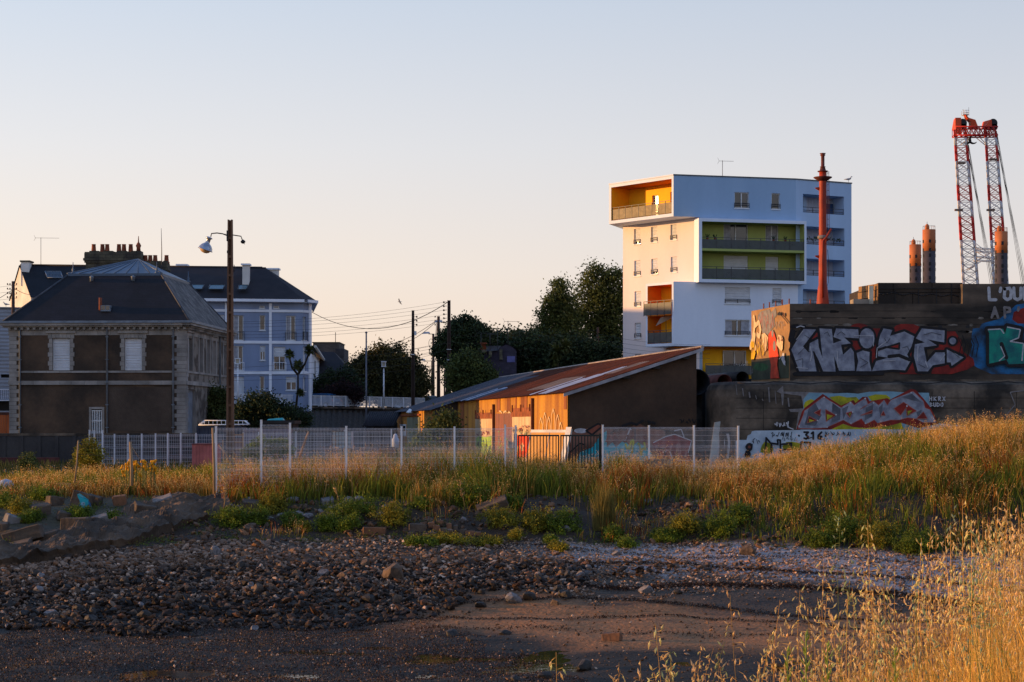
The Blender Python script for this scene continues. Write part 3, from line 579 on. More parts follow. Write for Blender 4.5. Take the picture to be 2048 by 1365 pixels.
def off_house():     # unseen building added left of frame to shade the modern block's lower floors
    D = 146; x0, x1 = -68., -52.; zt = CZ+15.2; zb = CZ+1.3; t = thing('shade_building', (-60, 158, zb), 'unseen five storey building added outside the left edge to shade the modern block', 'building')
    fc = Face((x0, D), (x1, D)); ws = [(a, a+1.2, zb+1+k*2.9, zb+2.5+k*2.9) for k in range(5) for a in (2, 5.5, 9, 12.5)]; m = MB(); wall(m, fc, 0, 16, zb, zt, [(*q, .15) for q in ws], WREND); y1 = D+25.5
    m.face([(x1, D, zb), (x1, y1, zb), (x1, y1, zt), (x1, D, zt)], WREND); m.face([(x0, y1, zb), (x0, D, zb), (x0, D, zt), (x0, y1, zt)], WREND); m.face([(x1, y1, zb), (x0, y1, zb), (x0, y1, zt), (x1, y1, zt)], WREND); m.build('wall', t)
    m = MB(); xm = (x0+x1)/2; zr = zt+1.6; m.box(x0-.3, x1+.3, D-.3, y1+.3, zt+.002, zt+.25, WBAND); m.face([(x0, D, zt+.26), (x1, D, zt+.26), (x1-3, D+3, zr), (x0+3, D+3, zr)], SLATE2); m.face([(x1, D, zt+.26), (x1, y1, zt+.26), (x1-3, y1-3, zr), (x1-3, D+3, zr)], SLATE2); m.face([(x1, y1, zt+.26), (x0, y1, zt+.26), (x0+3, y1-3, zr), (x1-3, y1-3, zr)], SLATE2); m.face([(x0, y1, zt+.26), (x0, D, zt+.26), (x0+3, D+3, zr), (x0+3, y1-3, zr)], SLATE2); m.face([(x0+3, D+3, zr), (x1-3, D+3, zr), (x1-3, y1-3, zr), (x0+3, y1-3, zr)], SLATE2); m.build('roof', t)
    for q in ws: window(t, fc, q, .13, 'two')
off_house()
# ------------------------------------------------------------------ modern apartment block
def apartments():
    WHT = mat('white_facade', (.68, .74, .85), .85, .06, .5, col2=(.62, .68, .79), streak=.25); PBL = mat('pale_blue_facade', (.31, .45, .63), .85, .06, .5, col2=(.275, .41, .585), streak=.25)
    MBL = mat('mid_blue_facade', (.37, .50, .68), .85, .06, .5, streak=.25); PEACH = mat('sun_tinted_facade', (.72, .64, .63), .85, .06, .5, col2=(.65, .58, .57), streak=.25)  # PEACH carries the sun's warmth in its colour, on the white left flank
    YEL = mat('yellow_loggia', (.90, .46, .012), .8, .04); ORG_ = mat('orange_loggia', (.72, .20, .012), .8, .04); GRN = mat('green_loggia', (.33, .38, .11), .8, .05)
    DKG = mat('dark_green_side', (.20, .27, .09), .8); GREYP = mat('grey_balcony_panel', (.075, .085, .085), .5, .12, 2, alpha=.78); BRNP = mat('brown_balcony_panel', (.14, .10, .055), .5, .4, 2.5, alpha=.8)
    EDGE = mat('parapet_trim', (.08, .085, .10), .5); LOGW = mat('loggia_wall', (.42, .46, .55), .9, .05, 1, wave=(1.2, 'X', .4)); BLUS = mat('blue_screen', (.02, .055, .15), .7)
    E = (X(1347, 155), 155.0); zg = CZ+1.3
    t = thing('modern_apartment_block', (E[0]+8, 162, zg), 'tall white and blue modern apartment block with yellow, green and orange boxed balconies', 'apartment block')
    Lf = Face(E, ang=180-49.5)      # direction of the left flank, going back from E
    sE = Lf.a(1218); P1 = Lf.xy(sE); FL = Face(P1, E); FT = Face(E, ang=14); aK = FT.a(1592); K = FT.xy(aK); FT = Face(E, K); FR = Face(K, ang=27); aR = FR.a(1703); Rr = FR.xy(aR); FR = Face(K, Rr)
    zT = Z(351, 155); zB = Z(433, 155); bk = lambda p, d: (p[0]+d*.35, p[1]+d*.94)
    # ---- top storey volume
    m = MB(); lg = FL.r(1222, 378, 1344.5, 440); ho = FL; i0, i1 = .28, FL.L-.22
    hole = (i0, i1, zB+.28, zT-.28, 0.0)
    wall(m, FL, 0, FL.L, zB, zT, [hole], WHT, rev=0)
    wins = [(FT.r(1469, 385, 1498, 417), 'two'), (FT.r(1543, 387, 1560, 419), 'one')]
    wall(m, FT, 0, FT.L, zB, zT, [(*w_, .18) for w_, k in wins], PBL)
    bl = bk(P1, 11); br = (K[0]+1.0, K[1]+7)
    m.face([(*P1, zB), (*bl, zB), (*bl, zT), (*P1, zT)], WHT); m.face([(*bl, zB), (*br, zB), (*br, zT), (*bl, zT)], WHT)
    m.face([(*P1, zT), (*E, zT), (*K, zT), (*br, zT), (*bl, zT)], EDGE); m.face([(*bl, zB), (*br, zB), (*K, zB), (*E, zB), (*P1, zB)], WHT); m.build('top_storey', t)
    for w_, k in wins:
        o = window(t, FT, w_, .15, k); guard(t, FT, w_[0], w_[1], -.03, w_[2]+.05, .42, step=4, rails=(1, .6))
    m = MB(); m.fbox(FL, 0, FL.L, -.05, .1, zT, zT+.1, WHT); m.fbox(FT, 0, FT.L, -.05, .1, zT+.001, zT+.1, EDGE); m.fbox(FR, 0, FR.L+.05, -.05, .1, zT+.002, zT+.1, EDGE); m.build('parapet_trim', t)
    # yellow loggia interior
    dp = 2.2; z0, z1 = zB+.28, zT-.28; m = MB()
    dr = [(FL.a(1269), FL.a(1281), z0, z0+2.15), (FL.a(1301)+.25, FL.a(1316)+.25, z0, z0+2.25), (FL.a(1340), FL.L-.23, z0, z0+2.3)]
    inner = Face(FL.xy(0, dp), FL.xy(FL.L, dp)); wall(m, inner, i0, i1, z0, z1, [(*q, .25) for q in dr], YEL, rmat=ORG_)
    for a in (i0, i1): m.face([FL.pt(a, 0, z0), FL.pt(a, dp, z0), FL.pt(a, dp, z1), FL.pt(a, 0, z1)], YEL if a == i0 else ORG_)
    m.face([FL.pt(i0, 0, z1), FL.pt(i1, 0, z1), FL.pt(i1, dp, z1), FL.pt(i0, dp, z1)], ORG_); m.face([FL.pt(i0, 0, z0), FL.pt(i1, 0, z0), FL.pt(i1, dp, z0), FL.pt(i0, dp, z0)], EDGE)
    m.build('yellow_loggia', t)
    for q in dr: window(t, inner, q, .2, 'shut' if q is dr[1] else 'one', sill=False)
    guard(t, FL, i0+.05, i1-.05, .12, z0+.02, 1.15, BRNP, step=.8)
    # ---- main trunk
    Gd = 155.6; G = (X(1399, Gd), Gd); Lg = Face(G, ang=180-49.5); sG = Lg.a(1246); Q1 = Lg.xy(sG); ML = Face(Q1, G); m = MB(); mw = []
    for u0, v in ((1268, 458), (1302, 454), (1341, 449.5), (1268.5, 521.5), (1302.5, 518), (1341.5, 514), (1269, 583), (1269.5, 646)):
        mw.append(ML.r(u0, v, u0+12.5, v+31))
    mw.append(ML.r(1270, 708, 1283, 735))
    wall(m, ML, 0, ML.L, zg, zB-.005, [(*q, .2) for q in mw], PEACH); b1, b2 = bk(Q1, 11), (Rr[0]+1.2, Rr[1]+8)
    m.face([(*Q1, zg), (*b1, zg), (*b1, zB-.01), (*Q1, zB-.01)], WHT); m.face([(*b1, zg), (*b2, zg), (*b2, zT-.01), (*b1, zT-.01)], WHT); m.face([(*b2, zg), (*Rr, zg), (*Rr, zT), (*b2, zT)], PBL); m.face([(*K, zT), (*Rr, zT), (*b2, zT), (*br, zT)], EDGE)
    FM = Face(G, (K[0], K[1])); zq0, zq1 = FM.z(1400, 691), FM.z(1400, 564); wall(m, FM, 0, FM.L, zq0, zB-.006, [(.02, FM.L-.01, zq1+.15, zB-.2, 0)], MBL)
    lgs = [FR.r(1606, 391, 1688, 428), FR.r(1607, 455, 1689, 491), FR.r(1607, 519, 1689, 553), FR.r(1606, 580, 1690, 613), FR.r(1606, 641, 1690, 676)]
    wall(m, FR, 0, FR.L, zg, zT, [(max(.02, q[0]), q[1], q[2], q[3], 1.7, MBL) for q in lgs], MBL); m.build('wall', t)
    for i, q in enumerate(mw):
        k = 'half' if i in (0, 4) else 'shut'; window(t, ML, q, .17, k, split=.8); guard(t, ML, q[0], q[1], -.03, q[2]+.06, .38, step=4, rails=(1, .55))
    for i, q in enumerate(lgs):
        a0, a1 = max(.02, q[0]), q[1]; m = MB(); m.fbox(FR, a0, a1, 1.7, 1.76, q[2], q[3], LOGW); m.fbox(FR, a0+.9, a0+1.25, 1.2, 1.69, q[2], q[3], MBL); 
        if i == 0: m.fbox(FR, a1-1.15, a1-.15, 1.4, 1.68, q[2], q[3]-.5, BLUS)
        lo = m.build('loggia_wall', t)
        m = MB(); m.fbox(FR, a0+.05, a0+.75, 1.62, 1.69, q[2], q[3]-.3, WHITE); m.fbox(FR, a0+.1, a0+.38, 1.6, 1.617, q[2]+.1, q[3]-.38, CURT); m.fbox(FR, a0+.42, a0+.7, 1.6, 1.617, q[2]+.1, q[3]-.38, GLASS); m.build('balcony_door', lo)
        guard(t, FR, a0, a1, .08, q[2]+.02, .5, step=1.1, rails=(1, .45, .15))
        if i == 1:
            m = MB(); rr = random.Random(4)
            for k in range(60): a = a0+.2+rr.random()*(a1-a0-.4); c = FR.pt(a, .25, q[2]+.35+rr.random()*.3); m.tube([c, c+Vector((rr.uniform(-.15, .15), rr.uniform(-.1, .1), rr.uniform(.05, .2)))], .035, BUSHD, 3)
            m.build('balcony_plants', lo)
    # ---- green box on the front
    FG = Face((X(1397.5, 154.6), 154.6), ang=14); aG = FG.a(1613); FG = Face(FG.p, FG.xy(aG)); z1, z0 = FG.z(1400, 436.5), FG.z(1400, 564.5); f = .27; dG = 1.6
    hole = (.3, FG.L-.2, z0+f, z1-f, 0); m = MB(); wall(m, FG, 0, FG.L, z0, z1, [hole], WHT, rev=0)
    m.face([FG.pt(0, 0, z0), FG.pt(0, 0, z1), FG.pt(0, 1.2, z1), FG.pt(0, 1.2, z0)], WHT); m.face([FG.pt(FG.L, 0, z0), FG.pt(FG.L, 0, z1), FG.pt(FG.L, 2.2, z1), FG.pt(FG.L, 2.2, z0)], WHT)
    m.face([FG.pt(0, 0, z1), FG.pt(FG.L, 0, z1), FG.pt(FG.L, 2, z1), FG.pt(0, 1.2, z1)], WHT); m.face([FG.pt(0, 0, z0), FG.pt(FG.L, 0, z0), FG.pt(FG.L, 2, z0), FG.pt(0, 1.2, z0)], WHT); m.build('balcony_frame', t)
    a0, a1 = .3, FG.L-.2; zz0, zz1 = z0+f, z1-f; zm = FG.z(1500, 501.5); ig = Face(FG.xy(0, dG), FG.xy(FG.L, dG)); op = [(*ig.r(1447.5, 448, 1496, 498), 'a'), (*ig.r(1531, 450, 1557, 500), 'b'), (*ig.r(1447.5, 512, 1496, 556), 's'), (*ig.r(1531, 514, 1557, 556), 's')]
    # keep the FM wall behind, hidden by the loggia back wall
    m = MB(); wall(m, ig, a0, a1, zz0, zz1, [(*q[:4], .2) for q in op], GRN)
    m.face([FG.pt(a0, 0, zz0), FG.pt(a0, dG, zz0), FG.pt(a0, dG, zz1), FG.pt(a0, 0, zz1)], DKG); m.face([FG.pt(a1, 0, zz0), FG.pt(a1, dG, zz0), FG.pt(a1, dG, zz1), FG.pt(a1, 0, zz1)], GRN)
    for z in (zz0, zz1): m.face([FG.pt(a0, 0, z), FG.pt(a1, 0, z), FG.pt(a1, dG, z), FG.pt(a0, dG, z)], GRN)
    m.fbox(FG, a0, a1, .02, dG, zm-.1, zm+.1, GRN); m.build('green_loggia', t)
    for q in op:
        window(t, ig, q[:4], .15, 'shut' if q[4] == 's' else 'two', sill=False, curtain=None if q[4] == 's' else [(.02, .3)] if q[4] == 'a' else [(.1, .45), (.55, .9)])
    guard(t, FG, a0, a1, .06, zm-.1, 1.18, GREYP, step=1.3); guard(t, FG, a0, a1, .06, zz0, 1.1, GREYP, step=1.3)
    rr = random.Random(5)
    for a in (.9, 1.6, 7.0, 8.1):
        m = MB(); c = FG.pt(a, .3, zm+.1); m.lathe(c+Vector((0, 0, .75)), [(.09, 0), (.12, .18)], POTT, 7)
        for k in range(12): m.tube([c+Vector((0, 0, .9)), c+Vector((rr.uniform(-.2, .2), rr.uniform(-.1, .1), 1.15+rr.random()*.15))], .02, BUSHD, 3)
        m.build('potted_plant', t)
    # ---- lower white box with orange balconies
    E2 = (X(1347, 154.9), 154.9); L2 = Face(E2, ang=180-49.5); s2 = L2.a(1291.5); P2 = L2.xy(s2); FB = Face(P2, E2); FW = Face(E2, ang=12.5); aW = FW.a(1596); FW = Face(E2, FW.xy(aW)); z1, z0 = FW.z(1350, 563.5), FW.z(1350, 692)
    z1b = z1; m = MB(); wf = [(FW.r(1450, 575, 1500, 608), 'shutp'), (FW.r(1545, 577, 1563, 609), 'shutp'), (FW.r(1450, 640, 1500, 672), 'two')]
    wall(m, FW, 0, FW.L, z0, z1, [(*q, .18) for q, k in wf], WHT); hole = (.22, FB.L-.2, z0+.25, z1-.22, 0); wall(m, FB, 0, FB.L, z0, z1, [hole], WHT, rev=0)
    b3 = FB.xy(0, 3); b4 = FW.xy(FW.L, 2.5); m.face([(*P2, z0), (*b3, z0), (*b3, z1), (*P2, z1)], WHT); m.face([(*E2, z1), (*P2, z1), (*b3, z1), (*b4, z1), (*FW.xy(FW.L), z1)], WHT); m.face([(*E2, z0), (*FW.xy(FW.L), z0), (*b4, z0), (*b3, z0), (*P2, z0)], WHT); m.face([(*FW.xy(FW.L), z0), (*FW.xy(FW.L), z1), (*b4, z1), (*b4, z0)], WHT); m.build('lower_box', t)
    for q, k in wf:
        window(t, FW, q, .15, 'shut' if k == 'shutp' else 'two', curtain=[(.03, .3), (.66, .97)] if k == 'two' else None); guard(t, FW, q[0], q[1], -.03, q[2]+.06, .35, step=1.3, rails=(1, .6))
    zz0, zz1 = z0+.25, z1-.22; a0, a1 = .22, FB.L-.2; dd = 1.7; zm = FB.z(1320, 629); m = MB()
    m.face([FB.pt(a0, dd, zz0), FB.pt(a1, dd, zz0), FB.pt(a1, dd, zz1), FB.pt(a0, dd, zz1)], YEL)
    for a in (a0, a1): m.face([FB.pt(a, 0, zz0), FB.pt(a, dd, zz0), FB.pt(a, dd, zz1), FB.pt(a, 0, zz1)], ORG_)
    for z in (zz0, zz1): m.face([FB.pt(a0, 0, z), FB.pt(a1, 0, z), FB.pt(a1, dd, z), FB.pt(a0, dd, z)], ORG_)
    m.fbox(FB, a0-.0, a1, -.05, dd, zm-.12, zm+.1, ORG_); m.build('orange_loggia', t)
    guard(t, FB, a0-.35, a1, -.1, zm-.1, 1.3, GREYP, step=.8); guard(t, FB, a0, a1, .05, zz0, 1.15, GREYP, step=.8)
    m = MB(); c = FB.pt(FB.L*.5, .8, zz0+1.9); m.idx([c+Vector((-.9, 0, -.35)), c+Vector((.9, 0, .55)), c+Vector((.3, .3, .75)), c+Vector((-.5, -.3, .35))], [(0, 1, 2, 3)], WREND); m.tube([c+Vector((0, 0, -1.6)), c+Vector((0, 0, .4))], .03, DARKM, 4); m.build('parasol', t)
    # ---- recessed ground floor
    FGd = Face((X(1383, 156.5), 156.5), ang=12.5); m = MB(); zc = z0; m.fbox(FGd, 0, 1.0, 0, .5, zg, zc, MBL); m.fbox(FGd, 1.0, 10, .9, 1.2, zg, zc, YEL); m.fbox(FGd, -1.5, 10, .1, 3, zc-.14, zc-.005, ORG_); m.build('ground_floor_wall', t)
    q = FGd.r(1452, 701, 1498, 752); window(t, FGd, (q[0], q[1], q[2], q[3]), .82, 'two', sill=False); guard(t, FGd, 1.1, 9, -.6, FGd.z(1450, 751), 1.0, GREYP, step=1.3)
    m = MB(); c = FGd.px(1478, 742, .3)
    for k in range(5): m.tube([c+Vector((-.6+.3*k, 0, -.3)), c+Vector((.7-.28*k, 0, .65))], .03, WHITE, 4)
    m.tube([c+Vector((.8, 0, .9)), c+Vector((.8, 0, -.4))], .03, WHITE, 4); m.build('drying_rack', t)
    a = FT.px(1469.5, 355, 3); antenna(t, a.x, a.y, zT, zT+1.9, 1.35, .15, 5)
BUSHD = mat('dark_leaves', (.02, .045, .012), .8, .4, 3)
apartments()
# ------------------------------------------------------------------ corrugated shed
RUST = mat('rusty_corrugated_iron', (.115, .027, .009), .92, .5, .5, col2=(.05, .015, .007), spec=.1, wave=(2.2, 'Y', .9)); GREYR = mat('grey_corrugated_roof', (.04, .04, .055), .75, .2, .5, wave=(2.2, 'Y', .9)); LIGHTR = mat('translucent_roof_sheet', (.30, .33, .42), .45, .15, 1, col2=(.22, .24, .32), wave=(2.2, 'Y', .7))
TANR = mat('worn_roof_sheet', (.13, .09, .07), .8, .3, 1, wave=(2.2, 'Y', .8))
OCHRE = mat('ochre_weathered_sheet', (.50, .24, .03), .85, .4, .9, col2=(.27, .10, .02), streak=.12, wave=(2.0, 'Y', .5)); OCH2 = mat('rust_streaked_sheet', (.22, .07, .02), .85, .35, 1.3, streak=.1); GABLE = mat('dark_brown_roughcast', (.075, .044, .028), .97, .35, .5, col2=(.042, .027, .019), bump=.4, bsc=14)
PALED = mat('pale_peeling_door', (.62, .45, .27), .85, .25, 1.4, col2=(.42, .28, .15), streak=.25); REDD = mat('faded_red_door', (.24, .085, .055), .85, .4, 1.6, col2=(.14, .07, .05), streak=.2); RUSTD = mat('dark_rust', (.22, .06, .015), .85, .35, 3); GREEND = mat('grey_green_door', (.17, .18, .11), .85, .2, 1, streak=.2)
# paint colours
SILV = mat('silver_paint', (.27, .29, .35), .6, .4, 3, col2=(.13, .14, .19)); SILV2 = mat('dark_silver_paint', (.11, .12, .155), .55, .4, 2, col2=(.05, .055, .075)); BLKP = mat('black_spray_paint', (.009, .008, .010), .7, .3, 5); REDP = mat('red_spray_paint', (.26, .018, .012), .75, .5, 2, col2=(.12, .012, .01)); WHTP = mat('white_spray_paint', (.40, .40, .43), .75, .2, 5); PINKO = mat('pale_red_outline_paint', (.32, .11, .09), .75, .3, 5)  # SILV2 is a darker silver for the letter facets
TEAL = mat('teal_spray_paint', (.006, .24, .17), .7, .35, 2, col2=(.008, .10, .11)); BLUP = mat('blue_spray_paint', (.015, .13, .32), .75, .55, 1.6, col2=(.02, .035, .06)); CYAN = mat('pale_blue_paint', (.20, .36, .45), .75, .3, 1.3, col2=(.13, .24, .32)); PALEB = mat('whitewash_blue_paint', (.46, .54, .62), .8, .25, 1.2, col2=(.30, .37, .45)); LIME_P = mat('olive_yellow_paint', (.46, .42, .015), .8, .4, 1.5, col2=(.17, .18, .015)); LGRN = mat('lime_green_paint', (.26, .42, .04), .8, .3, 3); BRNP2 = mat('brown_red_paint', (.17, .05, .03), .8, .4, 2); ORNP = mat('bright_red_paint', (.55, .045, .012), .75, .3, 3); CREAMP = mat('cream_paint', (.55, .40, .24), .8, .2, 4); GREYG = mat('grey_spray_paint', (.22, .20, .20), .8, .3, 4, col2=(.13, .12, .12)); YELP = mat('yellow_spray_paint', (.55, .33, .01), .8, .3, 3); TURQ = mat('turquoise_spray_paint', (.02, .32, .38), .8, .3, 3)
class Paint:     # paint laid on a wall plane: every shape is its own thin coat a few mm proud of the one below
    def __init__(s, fc, tr, b0=-.012): s.fc = fc; s.tr = tr; s.b = b0; s.m = MB()
    def w(s, p, b=None):
        u, v = s.tr(*p); return s.fc.px(u, v, s.b if b is None else b)
    def fill(s, pts, mt):
        s.b -= .0016; s.m.face([s.w(p) for p in pts], mt)
    def line(s, pts, wd, mt, closed=False, cap=True):
        s.b -= .0012; q = [s.w(p) for p in pts]; n = len(q); rng = range(n if closed else n-1); d, nn = s.fc.d, s.fc.n
        Dm = [(k.x-s.fc.p.x)*d.x+(k.y-s.fc.p.y)*d.y for k in q]; Zm = [k.z for k in q]
        h = wd/2
        for i in rng:
            j = (i+1) % n; ax, az, bx, bz = Dm[i], Zm[i], Dm[j], Zm[j]; L = math.hypot(bx-ax, bz-az) or 1; ox, oz = -(bz-az)/L*h, (bx-ax)/L*h
            bb = s.b-.0003*(i % 3); s.m.face([s.fc.pt(ax+ox, bb, az+oz), s.fc.pt(bx+ox, bb, bz+oz), s.fc.pt(bx-ox, bb, bz-oz), s.fc.pt(ax-ox, bb, az-oz)], mt)
        if cap:
            for i in range(n): s.m.face([s.fc.pt(Dm[i]+h*math.cos(k*math.pi/4), s.b-.0009-.0002*(i % 3), Zm[i]+h*math.sin(k*math.pi/4)) for k in range(8)], mt)
        s.b -= .0014
    def letter(s, pts, fill_, ol, wd): s.line(pts, wd, ol, True); s.fill(pts, fill_)
    def ell(s, cx, cy, rx, ry, mt, n=18, jit=0):
        rr = random.Random(int(cx*7+cy)); s.fill([(cx+rx*math.cos(k*2*math.pi/n)*(1+rr.uniform(-jit, jit)), cy+ry*math.sin(k*2*math.pi/n)*(1+rr.uniform(-jit, jit))) for k in range(n)], mt)
    def scrib(s, x0, y0, x1, y1, wd, mt, n=10, seed=1):
        rr = random.Random(seed); x = x0
        st = (x1-x0)/n
        for i in range(n):
            if i % 3 == 2: continue
            s.line([(x0+st*i, rr.uniform(y0, y1)), (x0+st*(i+.5), rr.uniform(y0, y1)), (x0+st*(i+1.1), rr.uniform(y0, y1)), (x0+st*(i+.7), rr.uniform(y0, y1))], wd, mt, cap=False)
    def text(s, txt, x, y, h, wd, mt, sp=.75):
        G = {'L': [[(0, 0), (.05, 1), (.6, 1)]], 'O': [[(.1, .1), (.5, 0), (.65, .3), (.6, .85), (.3, 1), (.05, .8), (.1, .1)]], 'U': [[(0, 0), (.05, .85), (.3, 1), (.6, .85), (.6, 0)]], 'R': [[(.05, 1), (0, 0), (.5, .05), (.55, .4), (.05, .5), (.65, 1)]], 'A': [[(0, 1), (.3, 0), (.62, 1)], [(.12, .62), (.5, .62)]], 'P': [[(.05, 1), (0, 0), (.5, .05), (.55, .4), (.05, .52)]], "'": [[(.15, 0), (.1, .3)]], '3': [[(0, 0), (.6, 0), (.25, .4), (.6, .7), (.3, 1), (0, .9)]], '1': [[(.1, .2), (.35, 0), (.35, 1)]], '6': [[(.6, 0), (.1, .5), (.1, .9), (.5, 1), (.6, .65), (.15, .6)]], '.': [[(.2, .5), (.22, .55)]], 'S': [[(.6, .05), (.1, .1), (.1, .45), (.55, .55), (.5, .95), (0, 1)]], 'E': [[(.6, 0), (0, 0), (0, 1), (.6, 1)], [(0, .5), (.5, .5)]], 'N': [[(0, 1), (0, 0), (.6, 1), (.6, 0)]], 'H': [[(0, 0), (0, 1)], [(.6, 0), (.6, 1)], [(0, .5), (.6, .5)]], 'K': [[(0, 0), (0, 1)], [(.6, 0), (.05, .5), (.6, 1)]], 'X': [[(0, 0), (.6, 1)], [(.6, 0), (0, 1)]], 'M': [[(0, 1), (.05, 0), (.3, .5), (.55, 0), (.6, 1)]], 'T': [[(0, 0), (.6, 0)], [(.3, 0), (.3, 1)]], 'I': [[(.3, 0), (.3, 1)]], 'B': [[(0, 1), (0, 0), (.5, .2), (.05, .45), (.6, .75), (0, 1)]], 'D': [[(0, 1), (0, 0), (.6, .3), (.55, .8), (0, 1)]], 'Z': [[(0, 0), (.6, 0), (0, 1), (.6, 1)]], '=': [[(0, .6), (.6, .5)], [(0, .9), (.6, .8)]]}
        for ch in txt:
            for st in G.get(ch, []): s.line([(x+a*h, y+b*h) for a, b in st], wd, mt)
            x += h*sp if ch != "'" else h*.4
    def build(s, name, parent, label=None): return s.m.build(name, parent, label=label)
def shed():
    A = (X(1135, 90), 90.0); gf = Face(A, ang=10.2); aB = gf.a(1393); B_ = gf.xy(aB); gf = Face(A, B_); dB = Vector((-gf.d.y, gf.d.x)); dv = Vector((dB.x, dB.y, 0))
    L1 = 37.2; L2 = 59.5; zA, zBt = Z(784, 90), Z(699, B_[1]); zg = CZ-2.45; C = (A[0]+dB.x*L1, A[1]+dB.y*L1); lf = Face(C, A); sl = (zBt-zA)/aB
    t = thing('corrugated_shed', (A[0]+2, A[1]+15, zg), 'long lean-to shed with rusty corrugated roof, sunlit ochre side wall and dark gable wall', 'shed')
    V = lambda a, l, z: Vector((A[0]+gf.d.x*a+dB.x*l, A[1]+gf.d.y*a+dB.y*l, z))
    m = MB(); 
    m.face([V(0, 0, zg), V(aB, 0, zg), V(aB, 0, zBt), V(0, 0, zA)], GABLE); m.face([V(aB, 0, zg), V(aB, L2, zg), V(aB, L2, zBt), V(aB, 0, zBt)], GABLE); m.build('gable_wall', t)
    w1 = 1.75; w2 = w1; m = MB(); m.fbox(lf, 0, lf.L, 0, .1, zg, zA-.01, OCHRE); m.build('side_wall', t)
    m = MB(); rr = random.Random(9)
    for (u0, u1, v0) in ((995, 1001, 0), (1014, 1021, 0), (1031, 1034, 0), (1042, 1055, 0), (922, 928, 0), (1128, 1134, 0)):
        a0, a1 = lf.a(u0), lf.a(u1); m.fbox(lf, a0, a1, -.022, -.002, lf.z(1010, 824) if u0 > 940 else zg, zA-.03, OCH2)
    m.build('rusty_sheet', t)
    # lower rear part
    zL = zA-sl*w1; m = MB(); m.face([V(-w1, L1, zg), V(0, L1, zg), V(0, L1, zA), V(-w1, L1, zL)], mat('dark_rear_gable', (.04, .03, .024))); m.build('rear_gable', t)
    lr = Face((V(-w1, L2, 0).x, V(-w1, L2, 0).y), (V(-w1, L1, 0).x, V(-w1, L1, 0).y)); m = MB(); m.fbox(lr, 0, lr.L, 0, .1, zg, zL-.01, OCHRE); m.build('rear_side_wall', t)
    m = MB(); m.face([V(-w1, L2, zg), V(aB, L2, zg), V(aB, L2, zBt), V(-w1, L2, zL)], GABLE); m.build('back_wall', t)
    # roof sheets laid in bands running up the slope
    o = .28; zz = lambda a: zA+sl*a+.05
    def sheet(l0, l1, a0, a1, mt, lift=0, zoff=0):
        n = max(1, int((l1-l0)/.38)); m_ = MB(); pts = []; fcs = []
        for i in range(n*2+1):
            l = l0+(l1-l0)*i/(n*2); q = (.022 if i % 2 else -.022)+lift; pts += [V(a0, l, zz(a0)+q), V(a1, l, zz(a1)+q)]
        for i in range(n*2): fcs.append((2*i, 2*i+1, 2*i+3, 2*i+2))
        return pts, fcs
    def lay(bands, name, parent=None):
        m = MB()
        for bnd in bands: p, f = sheet(*bnd[:4], bnd[4], bnd[5] if len(bnd) > 5 else 0); m.idx(p, f, bnd[4], True)
        return m.build(name, parent or t)
    rf = lay([(-.35, 2.8, -o, aB+.2, RUST), (2.8, L1+2.5, -o, aB+.2, RUST)], 'roof')
    lay([(L1+2.5, L2+.3, 0, aB+.2, GREYR), (L1-.2, L2+.3, -w1-o, 0, GREYR)], 'grey_roof')
    lay([(4.2, 5.6, -o, aB*.62, LIGHTR, .03), (5.6, 6.4, -o, aB*.45, LIGHTR, .031), (8.5, 9.0, -o, aB*.40, LIGHTR, .03), (6.5, 7.2, .3, aB*.36, LIGHTR, .03)], 'translucent_sheets', rf)
    lay([(2.2, 4.2, aB*.42, aB*.72, TANR, .03), (9.2, 15.5, aB*.12, aB*.45, TANR, .03)], 'worn_sheets', rf)
    lay([(L1-6.5, L1-5.2, -o, aB*.36, LIGHTR, .035), (L1-3.6, L1-2.8, -o, aB*.34, LIGHTR, .035), (L1-9, L1-3, -o*.9, aB*.3, GREYR, .02), (L1-3.1, L1+2.6, -o, aB*.78, GREYR, .025)], 'patch_sheets', rf)
    m = MB(); q0, q1 = V(-o, -.42, zz(-o)-.05), V(aB+.25, -.42, zz(aB)+.02); m.hexa([q0-Vector((0, 0, .16)), q1-Vector((0, 0, .16)), q1+dv*.06-Vector((0, 0, .16)), q0+dv*.06-Vector((0, 0, .16)), q0, q1, q1+dv*.06, q0+dv*.06], mat('grey_bargeboard', (.26, .25, .27), .7)); m.build('bargeboard', rf)
    m = MB(); m.tube([V(aB+.2, -.4, zz(aB)+.05), V(aB+.2, L2+.3, zz(aB)+.05)], .09, mat('ridge_cap', (.30, .24, .20), .8), 6); m.build('ridge_cap', rf)
    m = MB(); 
    for u in (1252, 1312, 1370):
        a = gf.a(u); z = zA+sl*a-.22; m.fbox(gf, a-.2, a+.14, -.3, 0, z-.09, z+.07, BLACKP)
    m.build('purlin_end', t)
    # doors of the lit side
    def d(u0, u1, v, mt): return (lf.a(u0), lf.a(u1), zg, lf.z((u0+u1)/2, v))
    for (u0, u1, v, vb, mt, nm) in ((954, 989, 826, 838, PALED, 'sliding_door'), (1028, 1067, 816, 834, PALED, 'sliding_door')):
        a0, a1, z0, z1 = d(u0, u1, v, mt); zb = lf.z((u0+u1)/2, vb); m = MB(); n = 3
        for i in range(n): m.fbox(lf, a0+(a1-a0)*i/n+.015, a0+(a1-a0)*(i+1)/n-.015, -.12, -.03, zg+.1, zb, mt)
        o_ = m.build(nm, t); m = MB(); m.fbox(lf, a0-.1, a1+.1, -.14, -.02, zb+.004, z1, RUSTD); 
        for k in range(3): a = a0+(a1-a0)*(.05+.45*k); m.fbox(lf, a-.08, a+.08, -.2, -.13, zb+.3, z1+.18, RUSTD)
        m.build('door_rail', o_)
